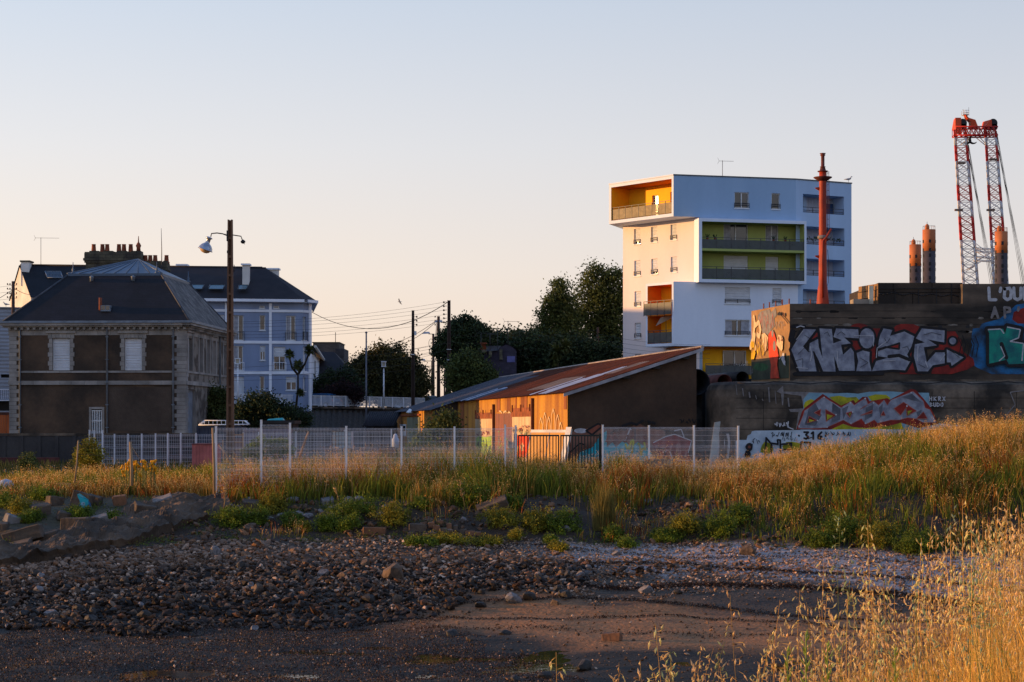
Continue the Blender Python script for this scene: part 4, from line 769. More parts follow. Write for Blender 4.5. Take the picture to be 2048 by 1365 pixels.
        m = MB(); m.fbox(lf, a1+.02, a1+.22, -.16, -.0, zg, z1+.5, mat('dark_rust_post', (.11, .035, .015))); m.build('door_post', o_)
    a0, a1, z0, z1 = d(994, 1027, 824, REDD); m = MB(); n = 5
    for i in range(n): m.fbox(lf, a0+(a1-a0)*i/n+.01, a0+(a1-a0)*(i+1)/n-.01, -.1, -.03, zg+.1, z1-.1, REDD)
    o_ = m.build('plank_door', t)
    # graffiti of the sunlit wall
    p = Paint(lf, lambda u, v: (u, v), -.04)
    for i, (u, v) in enumerate(((1082, 836), (1090, 826), (1098, 834), (1107, 818), (1116, 830), (1122, 845))):
        p.line([(u-3, 870), (u-2, v+12), (u+1, v), (u+4, v+12), (u+5, 870)], .09, CREAMP, cap=False)
    p.scrib(1000, 822, 1026, 828, .09, CREAMP, 9, 4); p.build('wall_graffiti', t)
    p = Paint(lf, lambda u, v: (u, v), -.13)
    p.fill([(956, 877), (962, 872), (975, 875), (987, 872), (987, 915), (956, 915)], LGRN); p.scrib(957, 874, 986, 905, .12, BLKP, 7, 3); p.scrib(957, 862, 986, 872, .07, REDP, 9, 5)
    p.scrib(1030, 858, 1066, 872, .1, GREEND, 9, 7); p.scrib(1031, 850, 1064, 866, .06, REDP, 8, 8); p.fill([(1034, 872), (1052, 869), (1064, 874), (1062, 915), (1036, 915)], ORNP); p.scrib(1034, 876, 1060, 912, .12, CREAMP, 6, 6); p.build('door_graffiti', t)
    p = Paint(lf, lambda u, v: (u, v), -.11); p.scrib(997, 870, 1026, 912, .08, GREYG, 8, 12); p.scrib(997, 860, 1026, 905, .06, LGRN, 6, 2); p.build('red_door_graffiti', t)
    # graffiti at the foot of the gable
    p = Paint(gf, lambda u, v: (u, v)); 
    p.fill([(1137, 868), (1160, 858), (1200, 856), (1250, 862), (1275, 846), (1300, 858), (1330, 862), (1330, 930), (1137, 930)], mat('brown_base_paint', (.17, .075, .05), .8, .4, 1.5))
    p.fill([(1150, 930), (1160, 905), (1185, 895), (1200, 872), (1213, 862), (1214, 930)], TURQ); p.fill([(1209, 930), (1212, 896), (1225, 885), (1232, 895), (1248, 880), (1262, 896), (1275, 884), (1298, 900), (1316, 930)], TURQ)
    p.fill([(1304, 885), (1330, 873), (1350, 868), (1382, 880), (1376, 905), (1385, 930), (1320, 930)], REDP); p.line([(1306, 886), (1330, 874), (1349, 869), (1383, 882), (1376, 906)], .05, WHTP, cap=False)
    p.ell(1161, 862, 13, 5, WHTP); p.fill([(1172, 862), (1196, 848), (1206, 852), (1184, 870)], BRNP2); p.line([(1172, 862), (1196, 848), (1206, 852), (1184, 870)], .09, BLKP, True)
    for i, (a, b_, c, e) in enumerate(((1215, 875, 1235, 862), (1250, 885, 1262, 860), (1262, 858, 1270, 880), (1325, 905, 1345, 920), (1327, 862, 1340, 866), (1348, 862, 1368, 875), (1310, 900, 1335, 930), (1220, 905, 1240, 915), (1140, 905, 1170, 890))): p.line([(a, b_), ((a+c)/2+4, min(b_, e)-3), (c, e)], .06, WHTP if i % 2 else BLKP, cap=False)
    p.scrib(1250, 880, 1290, 912, .1, LIME_P, 5, 3); p.scrib(1330, 885, 1372, 915, .08, PINKO, 7, 11); p.scrib(1212, 866, 1300, 885, .09, BRNP2, 8, 15); p.line([(1245, 852), (1262, 846), (1272, 850), (1285, 842)], .12, BLKP)
    p.scrib(1294, 842, 1312, 850, .07, BLKP, 6, 31); p.scrib(1358, 838, 1392, 848, .05, BLKP, 8, 32); p.build('gable_graffiti', t)
    # door and window of the rear part, wall lamp
    m = MB(); a0, a1 = lr.a(816), lr.a(841); z1 = lr.z(828, 835); m.fbox(lr, a0, (a0+a1)/2-.03, -.08, -.01, zg, z1, GREEND); m.fbox(lr, (a0+a1)/2+.03, a1, -.08, -.01, zg, z1, GREEND); m.fbox(lr, a0-5, a1+.2, -.12, -.01, z1+.1, z1+.25, RUSTD); m.build('double_door', t)
    m = MB(); a0, a1 = lr.a(801), lr.a(813); m.fbox(lr, a0, a1, -.06, -.01, lr.z(807, 872), lr.z(807, 849), WHITE); o_ = m.build('window', t)
    m = MB()
    for k in range(2): m.fbox(lr, a0+.2+(a1-a0)*.5*k, a0+(a1-a0)*.45+(a1-a0)*.5*k, -.075, -.062, lr.z(807, 862), lr.z(807, 852), GLASS)
    m.build('pane', o_)
    m = MB(); c = lr.px(829, 826, -.35); m.lathe(c, [(.05, .3), (.28, .05), (.30, 0), (.05, -.08)], WHITE, 8); m.tube([c+Vector((0, 0, .25)), lr.px(829, 822, 0)], .03, BLACKP, 4); m.build('wall_lamp', t)
    return t, gf, lf
SHED, GF, LF = shed()
# panels leaning against the shed corner
m = MB(); p0, p1 = Vector((X(1046, 88.6), 88.6, CZ-2.45)), Vector((X(1122, 86.9), 86.9, CZ-2.45)); PANW = mat('white_panel_frame', (.62, .58, .52), .7, .15, 2); PANO = mat('varnished_plywood_panel', (.62, .30, .06), .6, .25, 1.2, col2=(.50, .22, .045), streak=.2)
tp = Vector((.42, .45, 2.3)); n = 4
m.hexa([p0, p1, p1+Vector((0, .1, 0)), p0+Vector((0, .1, 0)), p0+tp*.94, p1+tp*.94, p1+tp*.94+Vector((0, .1, 0)), p0+tp*.94+Vector((0, .1, 0))], PANO); pan = m.build('plywood_sheet', label='varnished panel with white edge leaning against the sunlit corner of the shed', cat='panel')
m = MB(); e = Vector((0, -.03, 0))
for k, w_ in ((0, .06), (.5, .025), (1, .16)):
    q = p0.lerp(p1, k); m.hexa([q+e, q+e+Vector((w_, 0, 0)), q+Vector((w_, .02, 0)), q+Vector((0, .02, 0)), q+e+tp*.97, q+e+tp*.97+Vector((w_, 0, 0)), q+tp*.97+Vector((w_, .02, 0)), q+tp*.97+Vector((0, .02, 0))], PANW)
q = p0+tp*.9; m.hexa([q+e, p1+tp*.9+e, p1+tp*.9, q, q+e+tp*.06, p1+tp*.96+e, p1+tp*.96, q+tp*.06], PANW); m.build('frame', pan)
m = MB(); p0, p1 = Vector((X(1115, 86.3), 86.3, CZ-2.45)), Vector((X(1121, 86.1), 86.1, CZ-2.45)); tp = Vector((.45, 1.1, 2.34))
m.hexa([p0, p1, p1+Vector((0, .12, 0)), p0+Vector((0, .12, 0)), p0+tp, p1+tp+Vector((.12, 0, 0)), p1+tp+Vector((.12, .12, 0)), p0+tp+Vector((0, .12, 0))], PANW); m.build('window_frame_bundle', label='narrow white frame standing on edge against the varnished panel', cat='frame')
# ------------------------------------------------------------------ concrete bunker
CONC = mat('dark_weathered_concrete', (.15, .115, .085), .95, .6, .7, col2=(.028, .023, .019), thr=(.38, .64), bump=.35, bsc=7); CONC2 = mat('board_marked_concrete', (.12, .088, .064), .95, .6, .3, col2=(.030, .025, .021), thr=(.38, .68), streak=4, bump=.4, bsc=6); CONCL = mat('sunlit_end_concrete', (.34, .19, .085), .95, .35, .6, col2=(.20, .12, .055), bump=.4, bsc=7); CONCB = mat('stained_concrete_blocks', (.085, .060, .042), .95, .45, .5, col2=(.028, .022, .018), bump=.5, bsc=6, brick=(2.0, .62, .03, (.25, .22, .2), 0)); CONCO = mat('ochre_concrete_blocks', (.30, .17, .075), .95, .4, .7, col2=(.17, .10, .05), bump=.6, bsc=5)  # CONCL and CONCO: low sun on the left-facing ends put into the colour
def bunker():
    D = 92.0; A = (X(1580, D), D); x1 = X(2260, D); zu0, zu1 = Z(759, D), Z(608, D); zg = CZ-2.5
    t = thing('concrete_bunker', (A[0]+12, D+8, zg), 'massive dark concrete bunker in stacked tiers covered with graffiti behind the grass mound', 'bunker')
    uf = Face(A, (x1, D)); lf = Face(A, ang=101.3); Q = lf.xy(6.0); ul = Face(Q, A)
    m = MB(); rad = .25
    plan = [A, (x1, D), (x1, D+16), (14.9, D+16), Q]
    zt = zu1; m.idx([(*A, zu0-.1), (x1, D, zu0-.1), (x1, D, zt), (*A, zt)], [(0, 1, 2, 3)], CONC2); m.face([(*A, zt), (x1, D, zt), (x1, D+16, zt), (14.9, D+16, zt), (*Q, zt)], CONC)
    m.face([(x1, D, zu0), (x1, D+16, zu0), (x1, D+16, zt), (x1, D, zt)], CONC); m.face([(14.9, D+16, zu0), (*Q, zu0), (*Q, zt), (14.9, D+16, zt)], CONC); m.build('upper_tier', t)
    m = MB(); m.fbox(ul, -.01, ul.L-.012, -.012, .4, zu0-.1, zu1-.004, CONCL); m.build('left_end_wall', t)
    for u in (1516.5, 1528, 1540.5, 1553.5, 1567): q = ul.px(u, 620, .3); m = MB(); m.tube([(q.x, q.y, zu1-.3), (q.x+.01, q.y, zu1+.28+.08*math.sin(u))], .035, mat('rusty_rebar', (.20, .05, .02)), 5); m.build('rebar', t)
    m = MB(); q = Vector((X(1621, 93), 93, zu1)); m.tube([q, q+Vector((0, 0, .3))], .04, mat('rusty_rebar', (.2, .05, .02)), 5); m.build('rebar', t)
    # lower tier with a rounded left shoulder
    D2 = 89.6; xs = X(1470, D2); m = MB(); z1 = Z(763, D2); pl = []
    for k in range(9): an = math.pi/2*k/8; pl.append((xs-2.3*math.sin(an)*.5, D2+2.6*(1-math.cos(an))))
    pl = pl[::-1]; plan = [*pl, (x1, D2), (x1, D2+18), (pl[0][0]+1.6, D2+18)]
    rings = [(0, zg), (0, z1-.75), (.06, z1-.4), (.2, z1-.16), (.42, z1-.03), (.7, z1)]; i0 = len(m.v); n = len(plan); k = m.mi(CONC)
    for off, z in rings:
        for (x, y) in plan: m.v.append((x+off*(.7 if x < xs else 0), y+off*(1 if y < D2+10 else 0), z))
    for j in range(len(rings)-1):
        for q in range(n): m.f.append((i0+j*n+q, i0+j*n+(q+1) % n, i0+(j+1)*n+(q+1) % n, i0+(j+1)*n+q)); m.m.append(k); m.sm.append(False)
    m.f.append(tuple(i0+(len(rings)-1)*n+q for q in range(n))); m.m.append(k); m.sm.append(False); m.build('lower_tier', t)
    # top tier of cracked blocks
    D3 = 92.6; rr = random.Random(2); zt3 = Z(566, D3); m = MB(); TL = Face(((X(1757, D3)), D3), ang=106); P3 = TL.xy(TL.a(1716)); TL = Face(P3, (X(1757, D3), D3))
    m.box(X(1757, D3), X(1925, D3), D3, D3+8, zu1+.001, zt3, CONCB); m.build('top_tier', t, label='block built top tier with cracked joints')
    m = MB(); z = zu1+.002; hs = (.40, .36, .33)
    for j, h in enumerate(hs):
        a = .05+.1*(j == 2); 
        while a < TL.L-.02:
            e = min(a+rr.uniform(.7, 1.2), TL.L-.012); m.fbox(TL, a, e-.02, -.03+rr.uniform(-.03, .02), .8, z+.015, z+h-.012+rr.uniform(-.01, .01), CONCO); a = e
        z += h
    m.build('broken_block_end', t)
    m = MB(); m.box(X(1757, D3)+.01, X(1925, D3), D3-.04, D3-.005, zt3-.5+.19, zt3-.48+.2, BLACKP)
    for u in (1789, 1836, 1872, 1902): m.box(X(u, D3), X(u+1.6, D3), D3-.03, D3-.004, zu1+.01, zt3-.02 if u > 1890 else zt3-.35, BLACKP)
    pts = [(1757+8*k, 587+2.2*math.sin(k*1.3)+ (k*.25)) for k in range(22)]
    for a, b_ in zip(pts, pts[1:]): m.tube([(X(a[0], D3), D3-.004, Z(a[1], D3)), (X(b_[0], D3), D3-.004, Z(b_[1], D3))], .03, BLACKP, 4)
    m.build('cracks', t)
    m = MB(); m.box(X(1925, D)+.01, x1, D+.02, D+14, zu1+.002, Z(568, D), CONC2); m.build('painted_parapet', t)
    m = MB(); q = Vector((X(1742, 92.9), 92.9, zu1+.003)); m.box(q.x-.12, q.x+.1, q.y-.12, q.y+.02, q.z, q.z+.98, mat('white_marker_board', (.62, .56, .42))); m.build('marker_post', t)
    m = MB(); m.box(X(1706, 92.6), X(1738, 92.6), 92.5, 93.4, zu1+.004, Z(599, 92.6), mat('pale_concrete', (.24, .2, .16), .9)); m.build('plinth', t)
    m = MB()
    for u, v in ((1877, 651), (1932, 651), (1983, 652)): m.box(X(u, D), X(u+7, D), D-.012, D-.003, Z(v+6, D), Z(v, D), BLACKP)
    m.build('socket_hole', t)
    # ---------- graffiti, upper tier (coordinates traced at 3.066 px per photo px)
    z5 = lambda x, y: (1380+x/3.066, 540+y/3.066); p = Paint(uf, z5)
    p.ell(1780, 440, 60, 95, BLUP, 16, .2); p.fill([(1700, 560), (1760, 380), (1790, 330), (1900, 300), (2000, 215), (2200, 180), (2300, 240), (2300, 640), (1850, 640), (1760, 600)], BLUP); p.fill([(1985, 260), (2040, 235), (2200, 215), (2250, 330), (2010, 330), (1975, 305)], REDP)
    p.ell(1040, 372, 70, 42, REDP, 16, .08); p.fill([(965, 360), (1180, 360), (1180, 640), (985, 640)], REDP); p.ell(1330, 375, 95, 45, REDP, 16, .08); p.fill([(1190, 400), (1400, 370), (1420, 640), (1290, 640)], REDP)
    p.fill([(1540, 400), (1575, 378), (1625, 378), (1660, 430), (1672, 500), (1735, 545), (1745, 585), (1700, 612), (1600, 640), (1480, 638), (1500, 480)], REDP); p.fill([(690, 360), (760, 350), (800, 420), (740, 440)], REDP)
    Lt = [[(696, 363), (772, 367), (692, 470), (726, 508), (734, 451), (784, 424), (788, 474), (812, 541), (793, 360), (868, 364), (880, 470), (885, 560), (892, 625), (815, 623), (790, 560), (760, 500), (752, 500), (775, 623), (669, 623), (620, 489)],
          [(895, 360), (1030, 366), (1035, 421), (944, 415), (985, 452), (925, 460), (937, 522), (985, 478), (1003, 505), (1010, 620), (913, 620), (880, 520), (878, 452), (930, 432), (878, 412)],
          [(1020, 510), (1060, 495), (1100, 505), (1098, 560), (1112, 622), (1018, 622), (1030, 560)],
          [(1185, 360), (1240, 370), (1225, 406), (1313, 379), (1374, 409), (1358, 468), (1330, 520), (1350, 560), (1318, 617), (1240, 612), (1115, 622), (1140, 560), (1215, 540), (1150, 530), (1155, 440), (1165, 400)],
          [(1420, 360), (1560, 373), (1557, 446), (1457, 428), (1512, 464), (1432, 476), (1450, 568), (1505, 507), (1560, 507), (1560, 574), (1487, 586), (1457, 623), (1395, 623), (1371, 531), (1377, 458), (1438, 446), (1383, 421)],
          [(1573, 489), (1677, 538), (1603, 590), (1597, 568), (1573, 568)]]
    for q in Lt: p.line(q, .26, BLKP, True)
    p.ell(1084, 421, 60, 76, BLKP); p.ell(1609, 437, 33, 33, BLKP)
    p.line([(640, 640), (1180, 636)], .2, BLKP); p.line([(620, 350), (700, 345)], .16, BLKP); p.line([(628, 380), (618, 430), (640, 440)], .3, BLKP)
    for q in Lt: p.fill(q, SILV)
    p.ell(1084, 421, 47, 62, SILV); p.ell(1609, 437, 21, 21, SILV)
    p.fill([(1205, 475), (1283, 450), (1280, 486)], REDP); p.line([(1205, 475), (1283, 450), (1280, 486)], .09, BLKP, True); p.line([(1218, 532), (1280, 525), (1345, 552)], .17, BLKP); p.line([(1200, 475), (1150, 492)], .12, BLKP)
    for q in ([(660, 520), (700, 480), (735, 505)], [(700, 400), (760, 440)], [(640, 560), (690, 545), (690, 600)], [(900, 400), (925, 380), (950, 400)], [(820, 395), (840, 380), (855, 410)], [(1190, 420), (1205, 450), (1225, 420)], [(1300, 480), (1330, 470), (1345, 500)], [(1430, 400), (1480, 385), (1540, 400)], [(1400, 580), (1440, 600)], [(1600, 500), (1650, 540)], [(1040, 540), (1090, 570), (1040, 600)]): p.line(q, .022, BLKP, cap=False)
    for q in ([(690, 375), (650, 430)], [(735, 470), (745, 520), (735, 560)], [(1140, 540), (1145, 480), (1200, 440)], [(1180, 560), (1260, 555)], [(1395, 470), (1390, 560)], [(1440, 560), (1455, 600)], [(650, 600), (720, 605)], [(900, 500), (905, 600)], [(1560, 520), (1530, 560)]): p.line(q, .035, WHTP, cap=False)
    p.line([(650, 355), (675, 345), (700, 352)], .05, WHTP, cap=False); p.line([(1003, 405), (1122, 405), (1122, 470)], .03, WHTP, cap=False)
    for x in range(1640, 1770, 26): p.line([(x, 400+(x % 37)), (x+20, 460), (x+5, 520+(x % 23))], .05, BLKP, cap=False)
    K = [(1820, 366), (1915, 363), (1927, 395), (1939, 348), (2025, 366), (2012, 421), (1957, 440), (2043, 452), (2080, 470), (2060, 575), (1950, 580), (1935, 552), (1830, 577), (1830, 391)]
    p.line(K, .34, BLKP, True); p.fill(K, TEAL); p.line([(1905, 455), (1935, 540)], .2, BLKP); p.line([(1822, 368), (1900, 364), (1920, 392)], .06, WHTP, cap=False); p.line([(1940, 352), (2020, 368), (2010, 418), (1957, 440), (2040, 453), (2030, 560)], .06, WHTP, cap=False); p.line([(1900, 470), (1925, 530), (1890, 560)], .05, WHTP, cap=False)
    K2 = [(2110, 360), (2250, 350), (2240, 420), (2190, 440), (2260, 580), (2130, 590)]; p.line(K2, .34, BLKP, True); p.fill(K2, TEAL)
    p.text("AP'", 1845, 232, 62, .13, GREYG, 1.25); p.build('graffiti_mural', t, label='silver and red mural reading WEISE with a teal K at its right')
    p = Paint(Face((A[0], D+.02), (x1, D+.02)), z5); p.text("L'OUR", 1832, 112, 72, .16, WHTP, .86); p.build('painted_words', t)
    # ---------- left end wall
    z7 = lambda x, y: (1490+x/8.03, 600+y/8.03); p = Paint(ul, z7, -.03)
    p.fill([(110, 1000), (300, 985), (560, 930), (640, 900), (715, 890), (715, 1260), (110, 1290)], mat('shadow_wash', (.05, .055, .03), .9, .4, 1.2)); p.ell(260, 1080, 110, 70, mat('green_spray', (.03, .09, .03), .9, .4, 2), 14, .15)  # dark wash paints the shed's cast shadow on the lower end wall
    p.fill([(215, 250), (260, 190), (330, 170), (400, 150), (430, 200), (500, 130), (520, 250), (480, 300), (490, 420), (440, 480), (380, 560), (300, 560), (260, 400), (220, 330)], GREYG); p.scrib(240, 200, 500, 500, .05, PINKO, 9, 3); p.scrib(500, 330, 650, 480, .035, GREYG, 10, 8)
    p.line([(160, 290), (175, 400), (140, 620), (110, 760)], .34, CREAMP); p.line([(180, 420), (240, 360), (270, 480), (250, 590), (215, 560)], .26, CREAMP); p.line([(180, 560), (165, 680), (190, 790)], .22, CREAMP); p.line([(150, 290), (165, 400), (120, 640)], .03, GREYG, cap=False)
    p.fill([(400, 560), (440, 500), (490, 520), (520, 640), (560, 900), (540, 1040), (575, 1260), (430, 1265), (440, 1040), (405, 900)], ORNP); p.ell(465, 540, 18, 60, GREYG); p.ell(495, 740, 22, 85, GREYG)
    p.fill([(290, 560), (340, 530), (395, 600), (380, 700), (385, 780), (330, 850), (290, 760), (310, 660)], CREAMP); p.scrib(310, 560, 375, 850, .06, BRNP2, 4, 5); p.fill([(545, 620), (560, 560), (620, 580), (640, 640), (630, 790), (610, 830), (530, 720)], CREAMP); p.scrib(550, 580, 635, 700, .05, BRNP2, 5, 9)
    p.ell(150, 720, 30, 55, YELP); p.fill([(130, 860), (175, 800), (200, 850), (170, 960), (125, 960)], YELP); p.scrib(130, 640, 330, 960, .07, YELP, 7, 14); p.ell(585, 225, 34, 30, BLKP, 10, .25); p.ell(655, 235, 16, 35, mat('dark_stain', (.08, .03, .015)), 10, .2); p.line([(620, 250), (700, 340), (730, 380)], .06, BLKP); p.fill([(640, 860), (660, 850), (690, 1060), (660, 1040), (620, 960)], WHTP); p.scrib(120, 1080, 160, 1230, .05, GREYG, 4, 2); p.line([(590, 950), (640, 900), (690, 1000)], .05, WHTP); p.build('end_wall_graffiti', t)
    # ---------- lower tier mural (traced at 4.655)
    lw = Face((xs, D2-.01), (x1, D2-.01)); z8 = lambda x, y: (1480+x/4.655, 760+y/4.655); p = Paint(lw, z8)
    p.fill([(455, 275), (600, 265), (600, 340), (540, 460), (520, 460), (545, 300), (470, 300)], GREYG); p.fill([(340, 110), (400, 55), (405, 110), (700, 115), (860, 120), (880, 190), (590, 265), (570, 150), (410, 130), (400, 240), (385, 130)], GREYG)
    p.fill([(590, 180), (640, 120), (860, 128), (1000, 122), (1100, 130), (1200, 112), (1400, 108), (1500, 116), (1760, 122), (1765, 245), (1800, 400), (1700, 470), (560, 470), (590, 300)], CYAN)
    p.fill([(1800, 400), (2100, 430), (2100, 470), (1700, 470)], PALEB)
    p.ell(660, 240, 70, 60, LIME_P, 12, .15); p.fill([(830, 160), (920, 148), (1000, 165), (1080, 160), (1110, 190), (1060, 250), (930, 255)], LIME_P); p.fill([(1190, 155), (1260, 135), (1360, 140), (1400, 170), (1370, 210), (1240, 215)], LIME_P); p.fill([(860, 440), (930, 405), (1060, 440), (1250, 420), (1500, 400), (1520, 460), (860, 466)], LIME_P)
    O = [(540, 450), (590, 330), (600, 290), (640, 265), (775, 160), (940, 262), (1030, 205), (1062, 240), (1165, 172), (1190, 230), (1240, 200), (1290, 240), (1340, 190), (1370, 240), (1405, 190), (1610, 110), (1705, 200), (1720, 262), (1765, 280), (1825, 395), (1700, 395), (1640, 362), (1560, 350), (1480, 372), (1400, 372), (1280, 402), (1250, 370), (1170, 412), (1130, 360), (1030, 412), (960, 372), (800, 445), (650, 452)]
    p.fill([(525, 462), (575, 300), (600, 262), (770, 132), (940, 240), (1055, 188), (1075, 215), (1140, 158), (1185, 160), (1205, 200), (1370, 170), (1395, 185), (1590, 85), (1635, 95), (1720, 190), (1770, 255), (1850, 410), (1660, 450), (1500, 400), (1380, 430), (1290, 440), (1170, 450), (1050, 440), (960, 410), (830, 470), (700, 465), (660, 462)], REDP); p.line(O, .05, PINKO, True, cap=False); p.fill(O, SILV)
    for q in ([(640, 265), (700, 215), (760, 330), (700, 430), (600, 420)], [(860, 215), (935, 270), (930, 370), (850, 400)], [(950, 270), (1010, 240), (990, 300), (960, 370)], [(1170, 260), (1240, 230), (1230, 340), (1160, 380)], [(1290, 260), (1330, 220), (1310, 360)], [(1500, 160), (1600, 130), (1690, 210), (1600, 190)], [(1640, 300), (1690, 280), (1660, 360)]): p.fill(q, SILV2)
    for q in ([(690, 305), (752, 273), (742, 335)], [(795, 275), (890, 330), (800, 388)], [(985, 310), (1048, 293), (1020, 352)], [(1118, 275), (1182, 235), (1150, 250)], [(1120, 332), (1232, 283), (1225, 310)], [(1308, 332), (1333, 290), (1350, 332)], [(1430, 268), (1520, 208), (1640, 290), (1550, 335), (1545, 258), (1492, 330)], [(1640, 362), (1705, 298), (1742, 362)], [(622, 402), (640, 338), (715, 378)]): p.fill(q, REDP); p.line(q, .03, PINKO, True, cap=False)
    for q in ([(805, 320), (865, 335), (808, 375)], [(1008, 315), (1032, 305), (1020, 340)], [(1555, 290), (1600, 285), (1560, 330)], [(640, 365), (690, 380), (640, 395)]): p.fill(q, LIME_P)
    for x, y in ((780, 165), (720, 380), (548, 432), (808, 440), (1025, 215), (1162, 175), (1165, 405), (1240, 215), (1590, 120), (1550, 245), (1030, 405), (890, 325), (1045, 300)): p.ell(x, y, 8, 8, WHTP, 8)
    p.text('HKRX', 1760, 160, 34, .045, WHTP, 1.2); p.text('BUDO', 1765, 215, 34, .04, WHTP, .95); p.scrib(320, 395, 460, 440, .05, WHTP, 12, 3); p.line([(445, 390), (440, 440), (490, 460)], .05, WHTP); p.build('lettered_mural', t, label='grey lettered mural with red outline on the lower tier')
    p = Paint(lw, z8, -.03); p.fill([(60, 560), (70, 520), (100, 505), (110, 480), (140, 474), (700, 466), (1250, 458), (1700, 474), (1900, 500), (1900, 800), (-40, 800), (-40, 570), (-20, 560)], PALEB)
    p.ell(480, 620, 90, 45, LIME_P, 12, .15); p.ell(250, 640, 60, 60, LIME_P, 12, .2); p.text('.316.', 535, 488, 62, .1, BLKP, 1.0); p.line([(630, 548), (665, 536)], .05, BLKP); p.scrib(290, 480, 480, 540, .03, BLKP, 13, 41); p.scrib(390, 535, 540, 572, .022, BLKP, 12, 42); p.scrib(790, 480, 1025, 525, .035, BLKP, 14, 43); p.scrib(110, 545, 190, 600, .03, BLKP, 6, 44)
    for q in ([(232, 745), (240, 540), (290, 600), (285, 680)], [(290, 590), (350, 600), (345, 560), (370, 560), (375, 690)], [(385, 600), (475, 590), (470, 650), (400, 650)], [(505, 670), (560, 640), (565, 580), (650, 585), (640, 650)]): p.line(q, .09, BLKP)
    p.ell(80, 625, 38, 38, BLKP, 10, .2); p.ell(70, 690, 30, 40, BLKP, 10, .2); p.ell(84, 625, 14, 14, BRNP2, 8); p.build('whitewashed_base', t)
    p = Paint(Face((X(1440, 90.2), 90.2), (X(1480, 89.0), 89.0)), lambda u, v: (u, v), -.04)
    for x in (1436, 1446, 1457): p.line([(x, 868), (x+3, 885), (x, 915)], .17, WHTP); p.line([(x+5, 868), (x+8, 885), (x+6, 915)], .05, BLKP)
    p.line([(1432, 866), (1462, 866)], .09, BLKP); p.build('tall_white_letters', t)
    p = Paint(lw, lambda u, v: (u, v), -.012)
    for i in range(9): u = 1472+i*13; p.line([(u, 770+(i*37) % 30), (u+2, 790+(i*53) % 50)], .03+.02*(i % 3), GREYG, cap=False)
    p.line([(2020, 785), (2030, 810), (2012, 830), (2030, 850)], .05, GREYG, cap=False); p.line([(2020, 785), (2060, 780), (2080, 800)], .05, GREYG, cap=False); p.build('faded_marks', t)
    m = MB(); rs = random.Random(17); DS = mat('damp_stain', (.016, .013, .011), .95, .5, 2); LS = mat('lime_run', (.16, .14, .12), .95, .5, 2)
    for k in range(34):     # spalled patches along the shutter board joints
        x = rs.uniform(A[0]+.1, X(2060, D)); z = zu1-rs.choice((.38, .72, 1.06, 1.4))-.02; n_ = 9; rx_, rz_ = rs.uniform(.1, .5), rs.uniform(.02, .09); m.face([(x+rx_*math.cos(q*2*math.pi/n_)*rs.uniform(.7, 1.1), D-.0035, z+rz_*math.sin(q*2*math.pi/n_)*rs.uniform(.6, 1.2)) for q in range(n_)], DS if k % 3 else LS)
    for z in (z1-.85, z1-1.35, z1-1.85, z1-2.4, z1-2.95): m.box(xs+.05, x1, D2-.0022, D2-.001, z, z+.025, DS)
    for k in range(9): x = xs+1.4+k*2.1; m.box(x, x+.025, D2-.0021, D2-.0011, zg, z1-.5, DS)
    for z in (zu1-.38, zu1-.72, zu1-1.06, zu1-1.4): m.box(A[0]+.02, x1, D-.0022, D-.001, z, z+.02, DS)
    m.build('stains', t)
    m = MB(); 
    for i in range(26):
        x0 = X(1560, 91)+i*.82; m.box(x0, x0+.8, 90.6, 91.9, Z(763, D2)-.02, Z(763, D2)+.06+.07*abs(math.sin(i*1.9)), CONC)
    m.build('ledge', t)
    m = MB(); pts = [(X(1475+18*k, D2), D2-.02, Z(766+2*math.sin(k)+.8*math.sin(k*2.7), D2)) for k in range(33)]; m.tube(pts, .035, WIREM, 4); m.build('sagging_cable', t)
    return t
BUNK = bunker()
# plank leaning by the fence and big dark pipes between shed and bunker
m = MB(); q = Vector((X(1415, 88.6), 88.6, CZ-2.5)); tp = Vector((.42, .7, 2.62)); m.hexa([q, q+Vector((.34, 0, 0)), q+Vector((.34, .06, 0)), q+Vector((0, .06, 0)), q+tp, q+tp+Vector((.30, 0, .05)), q+tp+Vector((.30, .06, .05)), q+tp+Vector((0, .06, 0))], mat('grey_plank', (.28, .28, .26), .8, .2, 2)); m.build('leaning_plank', label='pale grey plank leaning on the bunker shoulder behind the mesh fence', cat='plank')
PIPB = mat('black_pipe', (.008, .007, .008), .7, .3, 2); PIPR = mat('red_brown_pipe', (.10, .028, .022), .8, .3, 1.5)
for (u, v, r, D, lab) in ((1393, 765, 27, 101, 'largest dark pipe mouth right behind the tall end of the shed'), (1449, 764, 15, 104, 'middle dark pipe mouth with red brown outer skin'), (1485, 756, 13, 104, 'dark pipe mouth touching the left end wall of the bunker')):
    x, z, rr_ = X(u, D), Z(v, D), r/F*D; t = thing('large_pipe', (x, D+2, z-rr_), lab, 'pipe', 'large pipes stacked between shed and bunker'); m = MB(); n = 20
    c = [(math.cos(2*math.pi*k/n), math.sin(2*math.pi*k/n)) for k in range(n)]; pts = []; 
    for (y, q) in ((D, 1), (D+5, 1), (D+5, .9), (D, .9)): pts += [(x+a*rr_*q-(y-D)*.25, y, z+b*rr_*q) for a, b in c]
    m.idx(pts, [(j*n+i, j*n+(i+1) % n, ((j+1) % 4)*n+(i+1) % n, ((j+1) % 4)*n+i) for j in range(4) for i in range(n)], PIPR if r == 15 else PIPB, True); m.build('shell', t)
    m = MB(); m.face([(x+a*rr_*.9-.4, D+1.6, z+b*rr_*.9) for a, b in c], PIPB); m.build('end_plate', t)
    m = MB(); zb = gz(x, D); m.box(x-rr_*.5, x+rr_*.5, D+.5, D+3, zb, z-rr_*.93, CONC); m.build('support_block', t)
